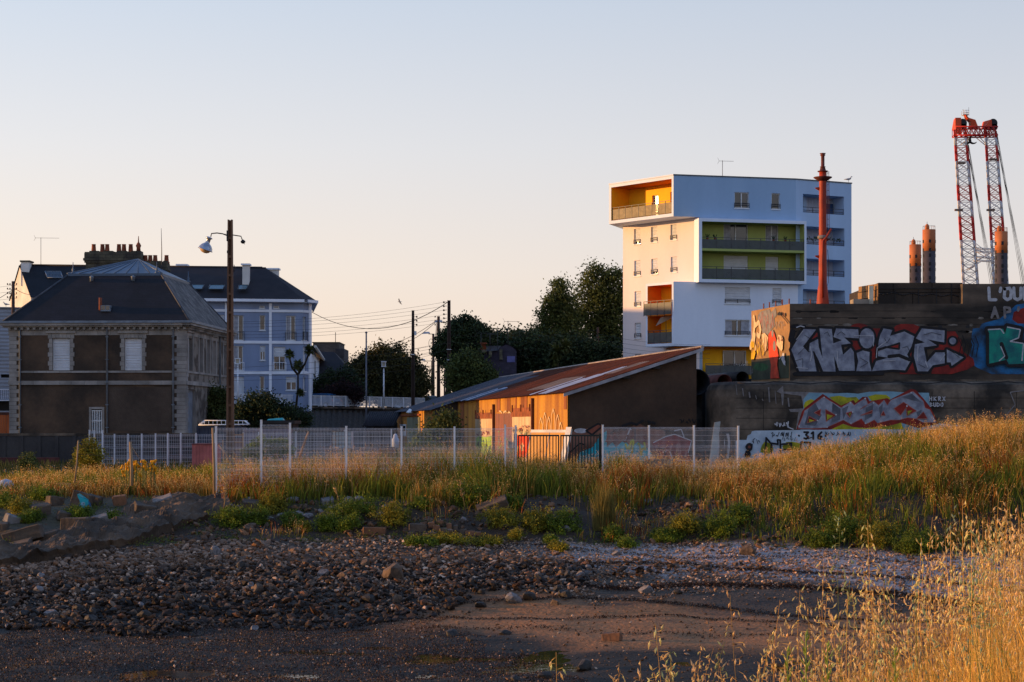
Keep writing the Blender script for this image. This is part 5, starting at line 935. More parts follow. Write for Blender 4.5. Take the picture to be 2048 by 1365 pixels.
# ------------------------------------------------------------------ red steel column on the bunker
def column():
    D = 94.2; x = X(1645.5, D); zb = Z(608, 92)+.004; RED = mat('red_lead_paint', (.36, .038, .010), .6, .3, 1.2, col2=(.22, .022, .010)); OX = mat('dark_oxide_paint', (.10, .022, .016), .7, .35, 2); s = D/F
    t = thing('red_steel_column', (x, D, zb), 'tall red steel pipe column with flanges and ladder standing on the bunker roof', 'column'); zz = lambda v: Z(v, D)-zb
    m = MB(); m.lathe((x, D, zb), [(13*s, 0), (13*s, .06), (9.5*s, zz(575)), (8.3*s, zz(570)), (7.6*s, zz(470)), (7.2*s, zz(362)), (7.2*s, zz(344))], RED, 24); m.build('shaft', t)
    m = MB(); m.lathe((x, D, zb), [(7*s, zz(363)), (9*s, zz(362)), (18.5*s, zz(356)), (18.5*s, zz(354.8)), (7*s, zz(354))], OX, 24); m.build('collar_disc', t)
    m = MB(); m.lathe((x, D, zb), [(7*s, zz(344.5)), (10.5*s, zz(344)), (10.5*s, zz(342.4)), (6.6*s, zz(342)), (4.6*s, zz(335)), (5.8*s, zz(334.6)), (5.8*s, zz(334)), (3.6*s, zz(333)), (3.5*s, zz(313)), (5.2*s, zz(311)), (5.2*s, zz(309.5)), (3.2*s, zz(309)), (6*s, zz(307.7)), (6*s, zz(307)), (.5*s, zz(306.8))], OX, 20); m.build('top_pipe', t)
    for v, s_ in ((378, -1), (514, -1), (480, 1)):
        m = MB(); zq = Z(v, D); m.hexa([(x+s_*6*s, D-.05, zq-.12), (x+s_*15*s, D-.05, zq+.02), (x+s_*15*s, D+.05, zq+.02), (x+s_*6*s, D+.05, zq-.12), (x+s_*6*s, D-.06, zq+.08), (x+s_*15*s, D-.06, zq+.06), (x+s_*15*s, D+.06, zq+.06), (x+s_*6*s, D+.06, zq+.08)], RED if s_ < 0 else OX); m.build('bracket', t)
    m = MB(); m.lathe((x, D, Z(479, D)), [(8*s, 0), (10.5*s, .04), (10.5*s, .16), (8*s, .2)], mat('grey_clamp', (.16, .13, .12)), 16); m.build('clamp_ring', t)
    m = MB(); m.tube([(x+15.5*s, D-.2, Z(459, D)), (x+7*s, D-.25, Z(474, D)), (x-2*s, D-.3, Z(484, D)), (x-3*s, D-.32, Z(520, D)), (x-2.5*s, D-.34, Z(596, D))], .055, RED, 6); m.tube([(x+8*s, D-.2, Z(473, D)), (x+3*s, D-.26, Z(490, D))], .03, RED, 5); m.build('service_pipe', t)
    m = MB()
    for dx in (8.2, 11.8): m.tube([(x+dx*s, D-.05, Z(343, D)), (x+dx*s+.02, D-.05, Z(468, D))], .018, OX, 4)
    for k in range(11): z = Z(347+k*11.5, D); m.tube([(x+8.2*s, D-.05, z), (x+11.8*s, D-.05, z)], .014, OX, 4)
    m.build('ladder', t)
    m = MB(); m.tube([(x+9*s, D-.1, Z(500, D)), (x+11.2*s, D-.1, Z(530, D)), (x+10.5*s, D-.1, Z(566, D)), (x+7*s, D-.1, Z(575, D))], .015, OX, 4); m.build('loose_cable', t)
column()

m = MB(); m.box(X(1380, 107), X(1512, 107), 107, 112, CZ-2.5, Z(758, 107), BLACKP); m.build('dark_gap_filler', label='black filler box added to keep the gap behind the stacked pipes dark', cat='wall')  # added black box keeps the gap between shed and bunker dark
# ------------------------------------------------------------------ retaining wall, railing and road behind the yard
STONEW = mat('dark_rubble_wall', (.05, .045, .045), .95, .5, .5, col2=(.03, .028, .028), bump=.5, bsc=4, brick=(.9, .35, .03, (.45, .45, .45), 0)); LIMEW = mat('lime_streaked_wall', (.13, .13, .15), .9, .5, .8, col2=(.05, .05, .055), streak=.3, brick=(.9, .35, .03, (.5, .5, .5), 0))
RAILW = mat('pale_railing_paint', (.66, .68, .72), .5, .1)
RW = Face((X(330, 149.4), 149.4), (X(850, 183), 183)); zr = CZ+1.5
m = MB(); m.fbox(RW, -6, RW.L+3, -.3, .4, CZ-2.6, zr+.02, STONEW); m.fbox(RW, -6, RW.L+3, -.38, .45, zr+.022, zr+.2, CONC); o = m.build('retaining_wall', label='dark stone retaining wall carrying the street behind the fenced yard', cat='wall')
m = MB()
for (u0, u1, v0, v1) in ((612, 655, 826, 856), (693, 712, 826, 852)): q = RW.r(u0, v0, u1, v1); m.fbox(RW, q[0], q[1], -.32, -.305, q[2], q[3], LIMEW)
m.build('lime_streak', o)
t = thing('street_railing', (*RW.xy(RW.L/2), zr), 'long pale metal bar railing along the street above the retaining wall', 'railing')
for i in range(20):
    a = RW.L*i/20+.05; m = MB(); b = a+RW.L/20-.0
    if RW.xy(a)[0] < X(440, RW.xy(a)[1]): continue
    zb = zr+.2; m.fbox(RW, a-.04, a+.04, -.02, .06, zb, zb+1.05, RAILW); m.fbox(RW, a+.04, b-.04, 0, .05, zb+.98, zb+1.03, RAILW); m.fbox(RW, a+.04, b-.04, 0, .05, zb+.1, zb+.15, RAILW); k = a+.16
    while k < b-.08: m.fbox(RW, k-.032, k+.032, .01, .04, zb+.15, zb+.98, RAILW); k += .19
    m.build('railing_panel', t)
m = MB(); m.face([(-26, 152, zr+.012), (-8, 184, zr+.012), (-2, 260, zr+.012), (-60, 260, zr+.012), (-60, 152, zr+.012)], mat('asphalt', (.05, .05, .052), .9)); m.build('road', kind='structure')
m = MB(); D = 143; 
for i in range(15):
    x = X(736+i*4.2, D); m.tube([(x, D+2.2, Z(824, D)), (x-.35, D-.4, Z(853, D))], .07, mat('dark_roof_sheet', (.018, .016, .02), .8), 5)
m.face([(X(738, D), D+2.25, Z(824, D)), (X(800, D), D+2.25, Z(824, D)), (X(788, D), D-.4, Z(853, D)), (X(726, D), D-.4, Z(853, D))], mat('dark_roof_sheet', (.018, .016, .02))); o = m.build('lean_to_roof', label='dark corrugated lean-to sloping beside the far end of the shed', cat='lean-to')
m = MB(); m.box(X(732, D), X(792, D), D+.2, D+2, CZ-2.5, Z(846, D), mat('dark_board', (.02, .018, .018))); m.build('wall', o)
# ------------------------------------------------------------------ low yard wall, container, ladder, yard clutter
m = MB(); D = 111.5; YW = mat('damp_yard_wall', (.05, .047, .047), .95, .4, .6, col2=(.03, .029, .032), bump=.3); m.box(X(-60, D), X(392, D), D, D+.35, CZ-2.5, Z(872, D), YW); m.box(X(-60, D), X(392, D)+.05, D-.05, D+.4, Z(871.8, D), Z(867, D), CONC); o = m.build('yard_wall', label='low dark concrete wall standing in front of the stone house', cat='wall')
m = MB()
for i in range(13): x = X(-30+i*35, D); m.box(x, x+.22, D-.06, D-.004, CZ-2.5, Z(872.2, D), YW)
m.build('pier', o)
m = MB(); D = 110; m.box(X(-50, D), X(120, D), D-.3, D, CZ-2.5, Z(915.5, D), mat('red_kerb_band', (.07, .02, .02))); m.build('kerb_strip', label='dull red strip along the foot of the low yard wall', cat='strip')
DBLU = mat('dark_blue_container', (.022, .030, .055), .6, .15, 1, wave=(1.6, 'X', .8)); LILAC = mat('grey_lilac_container', (.15, .135, .18), .7, .15, 1, wave=(1.6, 'X', .6))
def container(u0, u1, vt, D, mt, lab, dep=2.4):
    x0, x1, zt, zb = X(u0, D), X(u1, D), Z(vt, D), CZ-2.5; t = thing('storage_container', ((x0+x1)/2, D, zb), lab, 'container'); m = MB(); m.box(x0+.06, x1-.06, D+.05, D+dep, zb+.1, zt-.06, mt); m.build('body', t)
    m = MB()
    for x in (x0, x1-.12): m.box(x, x+.12, D, D+.14, zb, zt, mt)
    m.box(x0+.12, x1-.12, D, D+.14, zt-.14, zt, mt); m.box(x0+.12, x1-.12, D, D+.14, zb, zb+.16, mt); m.build('frame', t)
    m = MB(); c = (x0+x1)/2
    for x in (c-.5, c-.15, c+.15, c+.5): m.tube([(x, D-.01, zb+.2), (x, D-.01, zt-.2)], .02, DARKM, 5)
    m.build('lock_bar', t)
container(393, 482, 852, 106, DBLU, 'dark blue storage container under the white ladder'); container(486, 578, 858, 104, LILAC, 'grey lilac storage container right of the dark blue one behind the fence')
m = MB(); D = 105.9; zl = Z(850.5, D); x0, x1 = X(397, D), X(497, D)
for dy in (0, .45):
    m.tube([(x0, D+dy, zl), (x1, D+dy, zl+.04)], .035, RAILW, 5); m.tube([(x0+.35, D+dy, zl+.27), (x1-.25, D+dy, zl+.25)], .03, RAILW, 5); m.tube([(x0, D+dy, zl), (x0+.35, D+dy, zl+.27)], .03, RAILW, 5); m.tube([(x1, D+dy, zl+.04), (x1-.25, D+dy, zl+.25)], .03, RAILW, 5)
for i in range(11): x = x0+.35+i*.25; m.tube([(x, D, zl+.27), (x, D, zl)], .022, RAILW, 4); m.tube([(x, D, zl), (x, D+.45, zl)], .022, RAILW, 4)
m.build('ladder', label='white aluminium ladder lying flat on top of the dark blue container', cat='ladder')
m = MB(); D = 104; m.box(X(525, D), X(590, D), D-.2, D+3, Z(848, D), Z(841.5, D), BLACKP); m.box(X(530, D), X(586, D), D, D+2.6, Z(857, D), Z(848, D), mat('dark_board', (.02, .018, .018))); o = m.build('flat_roof_cover', label='dark flat cover on the grey lilac container', cat='cover')
m = MB(); D = 104.4; m.idx([(X(534, D), D, Z(841, D)), (X(566, D), D, Z(841, D)), (X(566, D), D+1, Z(841, D)), (X(534, D), D+1, Z(841, D)), (X(536, D), D+.1, Z(838.5, D)), (X(565, D), D+.1, Z(836, D)), (X(563, D), D+.8, Z(836.5, D)), (X(537, D), D+.8, Z(838, D))], [(0, 1, 5, 4), (1, 2, 6, 5), (2, 3, 7, 6), (3, 0, 4, 7), (4, 5, 6, 7)], mat('turquoise_tarp', (.03, .26, .30), .5)); m.build('folded_tarp', label='turquoise folded tarp on the dark flat cover', cat='tarp')
m = MB(); D = 96; m.box(X(384, D), X(431, D), D, D+1.8, CZ-2.5, Z(889.5, D), mat('faded_red_skip', (.42, .12, .11), .8, .25, 1, wave=(1.8, 'X', .9))); m.box(X(383, D), X(432, D), D-.05, D+1.9, Z(889.5, D), Z(887.5, D), mat('faded_red_rim', (.15, .05, .055))); m.build('red_skip', label='faded red metal skip behind the far mesh fence', cat='skip')
WOOD = mat('warm_pale_wood', (.40, .22, .10), .8, .25, 2, col2=(.25, .13, .06), streak=.2); m = MB(); D = 84; x0, x1, zt, zb = X(466, D), X(487, D), Z(866, D), CZ-2.45  # WOOD is a warm pale brown
for x in (x0, x1-.07): m.box(x, x+.07, D, D+.07, zb, zt, WOOD)
for k in range(6): m.box(x0+.07, x1-.07, D+.01, D+.05, zb+.25+k*.34, zb+.31+k*.34, WOOD)
m.box(x0+.07, x1-.07, D+.055, D+.07, zb+.6, zt-.25, mat('pink_grey_sheet', (.20, .13, .13), .8)); m.build('wooden_frame_panel', label='pale wooden frame panel standing behind the first fence panel beside the lamp pole', cat='panel')
m = MB(); m.hexa([(X(447, 76), 76, CZ-2.45), (X(449.5, 76), 76, CZ-2.45), (X(449.5, 76), 76.06, CZ-2.45), (X(447, 76), 76.06, CZ-2.45), (X(444, 76), 76, Z(880, 76)), (X(446.4, 76), 76, Z(880, 76)), (X(446.4, 76), 76.06, Z(880, 76)), (X(444, 76), 76.06, Z(880, 76))], WOOD); m.build('wooden_stake', label='slanting wooden stake just left of the lamp pole foot', cat='stake')
m = MB(); m.tube([(X(438, 72), 72, Z(890, 72)), (X(472, 72), 72, Z(936, 72))], .04, mat('grey_wood', (.15, .11, .08)), 5); m.build('diagonal_pole', label='thin pole lying diagonally behind the first fence panel', cat='pole')
m = MB(); m.tube([(X(617, 74), 74, Z(864, 74)), (X(608, 74), 74.2, Z(886, 74)), (X(597, 74), 74, Z(925, 74))], [.035, .05, .065], WOOD, 6); m.tube([(X(608, 74), 74, Z(885, 74)), (X(612, 74), 74, Z(876, 74))], .03, WOOD, 4); m.build('crooked_branch', label='crooked bare branch propped up behind the second fence panel', cat='branch')
m = MB(); D = 78; m.box(X(665, D), X(702, D), D, D+1, Z(897, D), Z(864, D), mat('pale_blue_tank_plastic', (.30, .38, .45), .5, .08)); tk = m.build('liquid_tank', label='pale blue square tank on a frame behind the fence', cat='tank')
m = MB(); xs_ = X(665, D), X(702, D)
for k in range(7): x = xs_[0]+(xs_[1]-xs_[0])*k/6; m.tube([(x, D-.03, Z(898, D)), (x, D-.03, Z(864, D))], .015, DARKM, 4)
for k in range(5): z = Z(864+8.2*k, D); m.tube([(xs_[0], D-.03, z), (xs_[1], D-.03, z)], .015, DARKM, 4)
for x in xs_: m.box(x-.04, x+.04, D, D+.08, CZ-2.5, Z(897, D), DARKM)
m.build('cage', tk)
m = MB(); m.box(X(672, 78), X(700, 78), 77.7, 78.6, CZ-2.45, Z(908, 78), mat('pale_sack', (.26, .30, .36))); m.build('pallet_box', label='pale box on the ground below the tank', cat='box')
m = MB(); D = 84; m.lathe((X(791, D), D, Z(896, D)), [(.16, 0), (.17, .4), (.12, .46), (.09, .6), (.03, .66)], mat('gas_white', (.32, .36, .46)), 12); m.build('gas_bottle', label='white upright bottle behind the fence left of the shed window', cat='bottle')
m = MB(); D = 80; m.box(X(758, D), X(786, D), D, D+.9, CZ-2.4, Z(896, D), mat('rusty_box', (.16, .06, .03), .9, .4, 3)); m.box(X(756, D), X(788, D), D-.05, D+.95, Z(896, D), Z(894.5, D), BLACKP); m.build('rusty_crate', label='rusty crate behind the fence between tank and shed', cat='crate')
# ------------------------------------------------------------------ mesh fences
FW_ = mat('white_fence_steel', (.72, .68, .67), .5, .1); GATE = mat('black_gate_paint', (.008, .016, .014), .5, .2)
def mesh_panel(mb, A, B, zt, h, mt, wr=.0046, step=.05, folds=(.0, .31, .62, .92)):
    A = Vector(A); B = Vector(B); d = (B-A); L = d.length; d.normalize(); nrm = Vector((d.y, -d.x, 0)); n = int(L/step)
    zl = []
    for f in folds:
        z = zt-.03-f*h; zl += [(z, 0), (z-.05, .035), (z-.10, 0)]
    zl.append((zt-h, 0)); zl.insert(0, (zt+.02, 0)) if False else None
    for i in range(n):
        p = A+d*(L*(i+.5)/n); mb.tube([Vector((p.x+nrm.x*o, p.y+nrm.y*o, z)) for z, o in zl], wr, mt, 3, smooth=False, caps=False)
    hz = [z for z, o in zl if True]; z = zt-.33
    while z > zt-h: hz.append(z); z -= .2
    for z in hz:
        o = .035 if any(abs(z-q[0]) < 1e-6 and q[1] > 0 for q in zl) else 0; q = nrm*(o+.005)
        mb.tube([Vector((A.x+q.x, A.y+q.y, z)), Vector((B.x+q.x, B.y+q.y, z))], wr*1.05, mt, 3, smooth=False, caps=False)
def post(mb, u, D, zt, zb, mt, w=.06):
    x = X(u, D); mb.box(x-w/2, x+w/2, D-w/2, D+w/2, zb, zt, mt); mb.box(x-w/2-.006, x+w/2+.006, D-w/2-.006, D+w/2+.006, zt, zt+.02, mt)
def fence(name, posts, mt, lab, h=2.42, step=.05, wr=.0046, dz=None, skip=()):
    mid = posts[len(posts)//2]; t = thing(name, (X(mid[0], mid[1]), mid[1], gz(X(mid[0], mid[1]), mid[1])), lab, 'fence')
    for i, (u, D, vt) in enumerate(posts):
        zt = Z(vt, D); m = MB(); post(m, u, D, zt, min(zt-h-.1, gz(X(u, D), D)-.1), mt, .072); m.build('fence_post', t)
        if i+1 < len(posts) and i not in skip:
            u2, D2, v2 = posts[i+1]; m = MB(); zz = min(zt, Z(v2, D2))-.03; mesh_panel(m, (X(u, D)+.04, D, 0), (X(u2, D2)-.04, D2, 0), zz, h, mt, wr, step); m.build('mesh_panel', t)
    return t
fence('mesh_fence', [(432, 66, 853.5), (522.5, 66.2, 841), (580, 66.8, 847), (692.5, 67, 853.5), (803, 67.6, 854), (909, 68.2, 854.5), (1010.5, 69, 850.5), (1031.5, 69.6, 852)], FW_, 'white welded mesh fence on the bank left of the black gate', step=.052)
fence('mesh_fence', [(1205.5, 70, 851), (1298, 70.2, 852), (1388, 70.4, 852), (1476.5, 70.8, 853)], FW_, 'white welded mesh fence right of the black gate, in front of the bunker', step=.046)
FB_ = mat('grey_far_fence_steel', (.50, .52, .57), .5, .1)
fence('mesh_fence', [(179, 98, 861), (188.5, 98, 861.5), (205, 98, 861)], FB_, 'short taller section of mesh fence in front of the barred door', h=1.9, step=.09, wr=.006)
fence('mesh_fence', [(205.5, 98.3, 869.5), (229, 98.3, 869), (256, 98.4, 869), (283.5, 98.4, 868.5), (311, 98.5, 868), (335.5, 98.6, 867.5), (361.5, 98.8, 867), (392, 99, 867), (430, 99, 867), (487, 99.2, 866), (517, 99.5, 865), (592, 100, 864), (689, 101, 861), (783, 102, 859)], FB_, 'long grey mesh fence crossing the yard behind the nearer white one', h=1.9, step=.09, wr=.006)
t = thing('metal_gate', (X(1120, 70.5), 70.5, CZ-2.2), 'low black bar gate with two leaves between the white mesh fences', 'gate'); D = 70.3; zt = Z(870, D); zb = zt-1.35
for (u0, u1) in ((1036, 1118.5), (1120.5, 1200)):
    m = MB(); x0, x1 = X(u0, D), X(u1, D)
    for x in (x0, x1-.05): m.box(x, x+.05, D-.025, D+.025, zb, zt, GATE)
    m.box(x0+.05, x1-.05, D-.024, D+.024, zt-.06, zt-.0, GATE); m.box(x0+.05, x1-.05, D-.024, D+.024, zb+.05, zb+.1, GATE); g = m.build('gate_leaf', t)
    m = MB(); n = 13
    for i in range(1, n): x = x0+(x1-x0)*i/n; m.box(x-.019, x+.019, D-.019, D+.019, zb+.1, zt-.06, GATE)
    m.build('bars', g)
for u in (1031, 1201.5):
    m = MB(); x = X(u, D); m.box(x-.07, x+.07, D-.07, D+.07, zb-.3, zt+.05, GATE); m.build('gate_post', t)
m = MB(); q = Vector((X(1300, 69.9), 69.9, 0)); zc = Z(921, 70); m.box(X(1289, 69.8), X(1345, 69.8), 69.6, 70.0, zc-.3, zc+.04, mat('concrete_footing', (.22, .19, .16), .9, .3, 2)); m.build('concrete_footing', label='grey concrete footing in the grass under the right mesh fence', cat='footing')
# old timber posts and stakes on the grass
OLDW = mat('weathered_post_wood', (.40, .26, .14), .9, .35, 3, col2=(.16, .11, .07), streak=.15)
for (u0, v0, u1, v1, D, r, lab) in ((425.5, 856, 428.5, 988, 65.4, .05, 'sunlit timber post tied against the first white fence post'), (261, 884, 263, 972, 62.5, .055, 'weathered timber post standing beside the yellow flowers'), (156.5, 882, 149, 966, 63, .03, 'thin leaning stake above the graffiti painted block')):
    m = MB(); a, b = P(u1, v1, D), P(u0, v0, D); m.tube([a, a.lerp(b, .4)+Vector((.02, 0, 0)), b], [r*1.1, r, r*.9], OLDW, 7); o = m.build('timber_post' if r > .04 else 'wooden_stake', label=lab, cat='post' if r > .04 else 'stake')
m = MB()
for k in (905, 918): m.tube([P(157, k-10, 63), P(200, k-6, 63), P(262, k-13, 62.5)], .006, WIREM, 3)
m.tube([P(263, 893, 62.5), P(287, 930, 63)], .012, OLDW, 4); m.build('wire_strand', label='sagging rusty wires between the leaning stake and the weathered post', cat='wire')
# ------------------------------------------------------------------ poles, lamps, wires
CPOL = mat('concrete_pole', (.16, .085, .05), .9, .25, 1, col2=(.10, .055, .035), bump=.2, streak=.3); WPOL = mat('dark_timber_pole', (.05, .032, .026), .95, .3, 2, streak=.2)
def ladder_pole(name, u, vt, D, wt, wb, lab, zb=None, mt=CPOL):
    zb = CZ-2.5 if zb is None else zb; zt = Z(vt, D); x = X(u, D); s = D/F; t = thing(name, (x, D, zb), lab, 'pole'); m = MB(); n = 14; wt *= s; wb *= s
    w_ = lambda k: wb+(wt-wb)*k
    for sx in (-1, 1):
        a0, a1, b0, b1 = sorted((sx*wb*.5, sx*wb*.2)) + sorted((sx*wt*.5, sx*wt*.2)); m.hexa([(x+a0, D-.13, zb), (x+a1, D-.13, zb), (x+a1, D+.13, zb), (x+a0, D+.13, zb), (x+b0, D-.1, zt), (x+b1, D-.1, zt), (x+b1, D+.1, zt), (x+b0, D+.1, zt)], mt)
    m.hexa([(x-wb*.21, D+.01, zb), (x+wb*.21, D+.01, zb), (x+wb*.21, D+.07, zb), (x-wb*.21, D+.07, zb), (x-wt*.21, D+.01, zt-.02), (x+wt*.21, D+.01, zt-.02), (x+wt*.21, D+.06, zt-.02), (x-wt*.21, D+.06, zt-.02)], mt)
    for i in range(1, n): k = i/n; z = zb+(zt-zb)*k; q = w_(k)*.2; m.box(x-q, x+q, D-.11, D+.012, z-.05, z+.05, mt)
    m.build('shaft', t); return t
D = 82; t = ladder_pole('lamp_pole', 460.5, 440, D, 9.5, 16, 'tall brown concrete pole carrying an old enamel street lamp on a curved bracket', zb=CZ-2.5)
m = MB(); m.tube([P(455, 472, D), P(445, 468, D), P(434, 466.5, D), P(423, 467.5, D), P(421.5, 474, D)], .028, WIREM, 5); m.tube([P(455, 469, D), P(435, 467, D)], .012, WIREM, 4); m.box(X(454, D), X(457, D), D-.15, D, Z(483, D), Z(462, D), BLACKP); m.build('lamp_bracket', t)
m = MB(); c = P(419, 474, D); ENA = mat('galvanised_lamp_hood', (.42, .44, .50), .25, .2, 4, metal=.6, col2=(.3, .31, .35)); ax = Vector((-.33, 0, -1)).normalized()
def tilt_lathe(m, c, ax, prof, mt, n=16):
    a = Vector((0, 1, 0)); b = ax.cross(a).normalized(); i0 = len(m.v); k = m.mi(mt)
    for r, h in prof:
        for q in range(n): an = 2*math.pi*q/n; m.v.append(tuple(c+ax*h+(a*math.cos(an)+b*math.sin(an))*r))
    for j in range(len(prof)-1):
        for q in range(n): m.f.append((i0+j*n+q, i0+(j+1)*n+q, i0+(j+1)*n+(q+1) % n, i0+j*n+(q+1) % n)); m.m.append(k); m.sm.append(True)
tilt_lathe(m, c, ax, [(.05, 0), (.15, .03), (.16, .07), (.10, .1), (.10, .28), (.12, .31), (.23, .40), (.31, .52), (.32, .60), (.35, .62), (.34, .64), (.2, .62)], ENA); l = m.build('lamp_hood', t)
m = MB(); tilt_lathe(m, c, ax, [(.24, .63), (.22, .70), (.12, .76), (.01, .78)], mat('cloudy_lamp_glass', (.55, .36, .18), .3, .2)); m.build('glass_bowl', l)
m = MB(); m.tube([P(466, 470.5, D), P(482, 473, D), P(484.5, 480, D)], .025, WIREM, 5); m.lathe(P(486, 485, D), [(.03, .12), (.11, .05), (.11, 0), (.05, -.06)], BLACKP, 8); m.tube([P(486, 484, D), P(489, 489, D)], .02, WIREM, 4); m.build('broken_arm', t)
m = MB(); m.tube([P(468, 530, D), P(469, 536, D), P(467.5, 545, D)], .02, WIREM, 4); m.box(X(454.5, D), X(457, D), D-.12, D, Z(507, D), Z(502, D), WIREM); m.build('pole_bracket', t)
def insul(t, u, v0, v1, D, n, off=-.28):
    m = MB()
    for i in range(n): z = Z(v0+(v1-v0)*i/(n-1), D); x = X(u, D); m.lathe((x+off, D, z-.08), [(.03, 0), (.09, .02), (.05, .08), (.08, .13), (.02, .17)], BLACKP, 7); m.tube([(x+off, D, z), (x, D, z+.02)], .02, BLACKP, 4)
    m.build('insulators', t)
Z0 = CZ+1.5
t = ladder_pole('utility_pole', 826, 621, 160, 5, 8, 'concrete ladder pole in front of the round tree with a white box', zb=Z0-.5, mt=WPOL); insul(t, 829, 634, 650, 160, 3, .2)
m = MB(); m.box(X(829, 160), X(833, 160), 159.7, 160.1, Z(671, 160), Z(663, 160), WHITE); m.box(X(822, 160), X(829, 160), 159.8, 160.2, Z(710.5, 160), Z(709, 160), WHITE); m.build('junction_box', t)
t = ladder_pole('utility_pole', 898, 601, 158, 6, 10, 'tallest concrete utility pole beside the pine with a column of insulators', zb=CZ-2.4, mt=WPOL); insul(t, 894, 605, 645, 158, 6)
m = MB()
for v in (699, 720, 753): m.box(X(893.5, 158), X(902.5, 158), 157.7, 158.3, Z(v+1, 158), Z(v, 158), WHITE)
m.build('steel_bands', t)
def rpole(name, u, vt, D, r0, lab, cat='pole', zb=None, mt=WPOL, grp=None):
    zb = Z0 if zb is None else zb; t = thing(name, (X(u, D), D, zb), lab, cat, grp); m = MB(); m.tube([(X(u, D), D, zb), (X(u, D), D, Z(vt, D))], [r0, r0*.7], mt, 7); m.build('shaft', t); return t
t = rpole('utility_pole', 877, 633, 196, .22, 'dark timber utility pole behind the tallest concrete one, with a street lamp'); insul(t, 872, 634, 650, 196, 3, -.1)
LH = mat('street_lamp_housing', (.42, .45, .52), .4)
def lamp_head(t, u0, u1, v, D):
    m = MB(); m.tube([P(u0, v+1, D), P(u1, v+1, D)], .05, WPOL, 4); k = -1 if u1 < u0 else 1; c = P(u1, v, D); 
    m.idx([c+Vector((k*x, y, z)) for x, y, z in ((-.2, -.12, 0), (.75, -.14, -.05), (.75, .14, -.05), (-.2, .12, 0), (-.1, -.08, .2), (.5, -.1, .2), (.5, .1, .2), (-.1, .08, .2))], [(0, 3, 2, 1), (4, 5, 6, 7), (0, 1, 5, 4), (1, 2, 6, 5), (2, 3, 7, 6), (3, 0, 4, 7)], LH); m.build('lamp_head', t)
lamp_head(t, 893, 882, 644.5, 196); m = MB()
for k in range(7): m.tube([P(874+k, 640+k*3, 195.8), P(870+k*1.5, 680+k*6, 195.6), P(880-k, 730+k*4, 195.8)], .03, WIREM, 3)
m.build('cable_coil', t)
t = rpole('utility_pole', 866.5, 668, 214, .2, 'thin dark pole between round tree and pine, lamp on a short arm'); lamp_head(t, 866, 857, 667.5, 214); m = MB(); m.tube([P(866+4.5*math.cos(k*.5)-4, 687+9*math.sin(k*.5), 213.8) for k in range(14)], .025, WIREM, 4); m.build('cable_coil', t)
t = rpole('utility_pole', 889, 740, 220, .12, 'short thin pole seen in the gap below the pine')
t = rpole('street_lamp', 863, 722, 232, .07, 'small street lamp leaning out over the right edge of the round tree', 'street lamp'); lamp_head(t, 862, 848, 721.5, 232)
STP = mat('grey_steel_pole', (.10, .11, .14), .6); t = rpole('flag_pole', 732.5, 667, 150, .09, 'thin bare grey pole rising in front of the round tree', zb=CZ-2.4, mt=STP)
m = MB(); m.lathe((X(732.5, 150), 150, Z(667, 150)), [(.08, 0), (.12, .05), (.05, .15)], STP, 8); m.build('pole_cap', t)
for u, vt, D, lab in ((767.5, 722, 172, 'white lantern post standing before the round tree'), (475.5, 716, 156, 'white lantern post in front of the blue apartment house')):
    t = rpole('lantern_post', u, vt+15, D, .09, lab, 'street lamp', mt=RAILW); x = X(u, D); m = MB(); z = Z(vt+11, D); h = 10/F*D
    for a in (-.17, .17):
        for b in (-.17, .17): m.box(x+a-.03, x+a+.03, D+b-.03, D+b+.03, z, z+h*.82, RAILW)
    m.box(x-.24, x+.24, D-.24, D+.24, z-.06, z, RAILW); m.box(x-.24, x+.24, D-.24, D+.24, z+h*.82, z+h, RAILW); l = m.build('lantern', t)
    m = MB(); m.box(x-.14, x+.14, D-.14, D+.14, z, z+h*.8, mat('lantern_glass', (.42, .36, .26), .3)); m.build('lantern_glass', l)
t = rpole('utility_pole', 26.5, 563, 134, .17, 'dark pole at the far left with small insulator arms', zb=CZ-2, mt=WPOL); m = MB()
for v in (570, 579, 588, 596): m.tube([P(14 if v < 600 else 20, v, 134), P(34, v+1, 134)], .02, WIREM, 4); [m.lathe(P(u, v, 134), [(.04, 0), (.05, .08), (.02, .12)], BLACKP, 6) for u in (15, 20, 33)]
m.build('insulator_arms', t)
t = rpole('utility_pole', 1195.5, 655, 168, .17, 'dark pole among the big trees with a small white badge', mt=WPOL, zb=Z0); m = MB(); m.box(X(1192, 168), X(1199, 168), 167.6, 167.75, Z(716, 168), Z(708, 168), WHITE); m.build('badge', t)
def wire(p0, p1, sag, r, lab, n=14):
    p0, p1 = Vector(p0), Vector(p1); m = MB(); m.tube([p0.lerp(p1, k/n)-Vector((0, 0, sag*4*(k/n)*(1-k/n))) for k in range(n+1)], r, WIREM, 4, caps=False); return m.build('overhead_wire', label=lab, cat='wire', group='overhead wires across the yard')
wire(P(624, 625, 166), P(895, 605, 158), 1.9, .032, 'thick sagging black cable from the blue apartment house to the tallest pole')
ORD = ('topmost', 'second', 'third', 'fourth', 'fifth', 'lowest')
for i, (v0, v1) in enumerate(((637, 604), (640, 612), (646, 620), (655, 629), (661, 637), (667, 644))): wire(P(380, v0+8, 140), P(893, v1, 158), .5, .012, ORD[i]+' of six thin bare wires crossing the sky to the tallest pole')
wire(P(766, 691, 220), P(873, 641, 196), .5, .03, 'upper of two cables rising to the timber pole lamp'); wire(P(768, 693, 221), P(873, 643, 196), .8, .03, 'lower of two cables rising to the timber pole lamp')
for i, (v0, v1) in enumerate(((701, 690), (707, 697), (716, 703), (722, 709))): wire(P(800, v0, 200), P(866, v1, 214), .1, .018, ORD[(0, 1, 2, 5)[i]]+' of four thin wires reaching the thin dark pole')
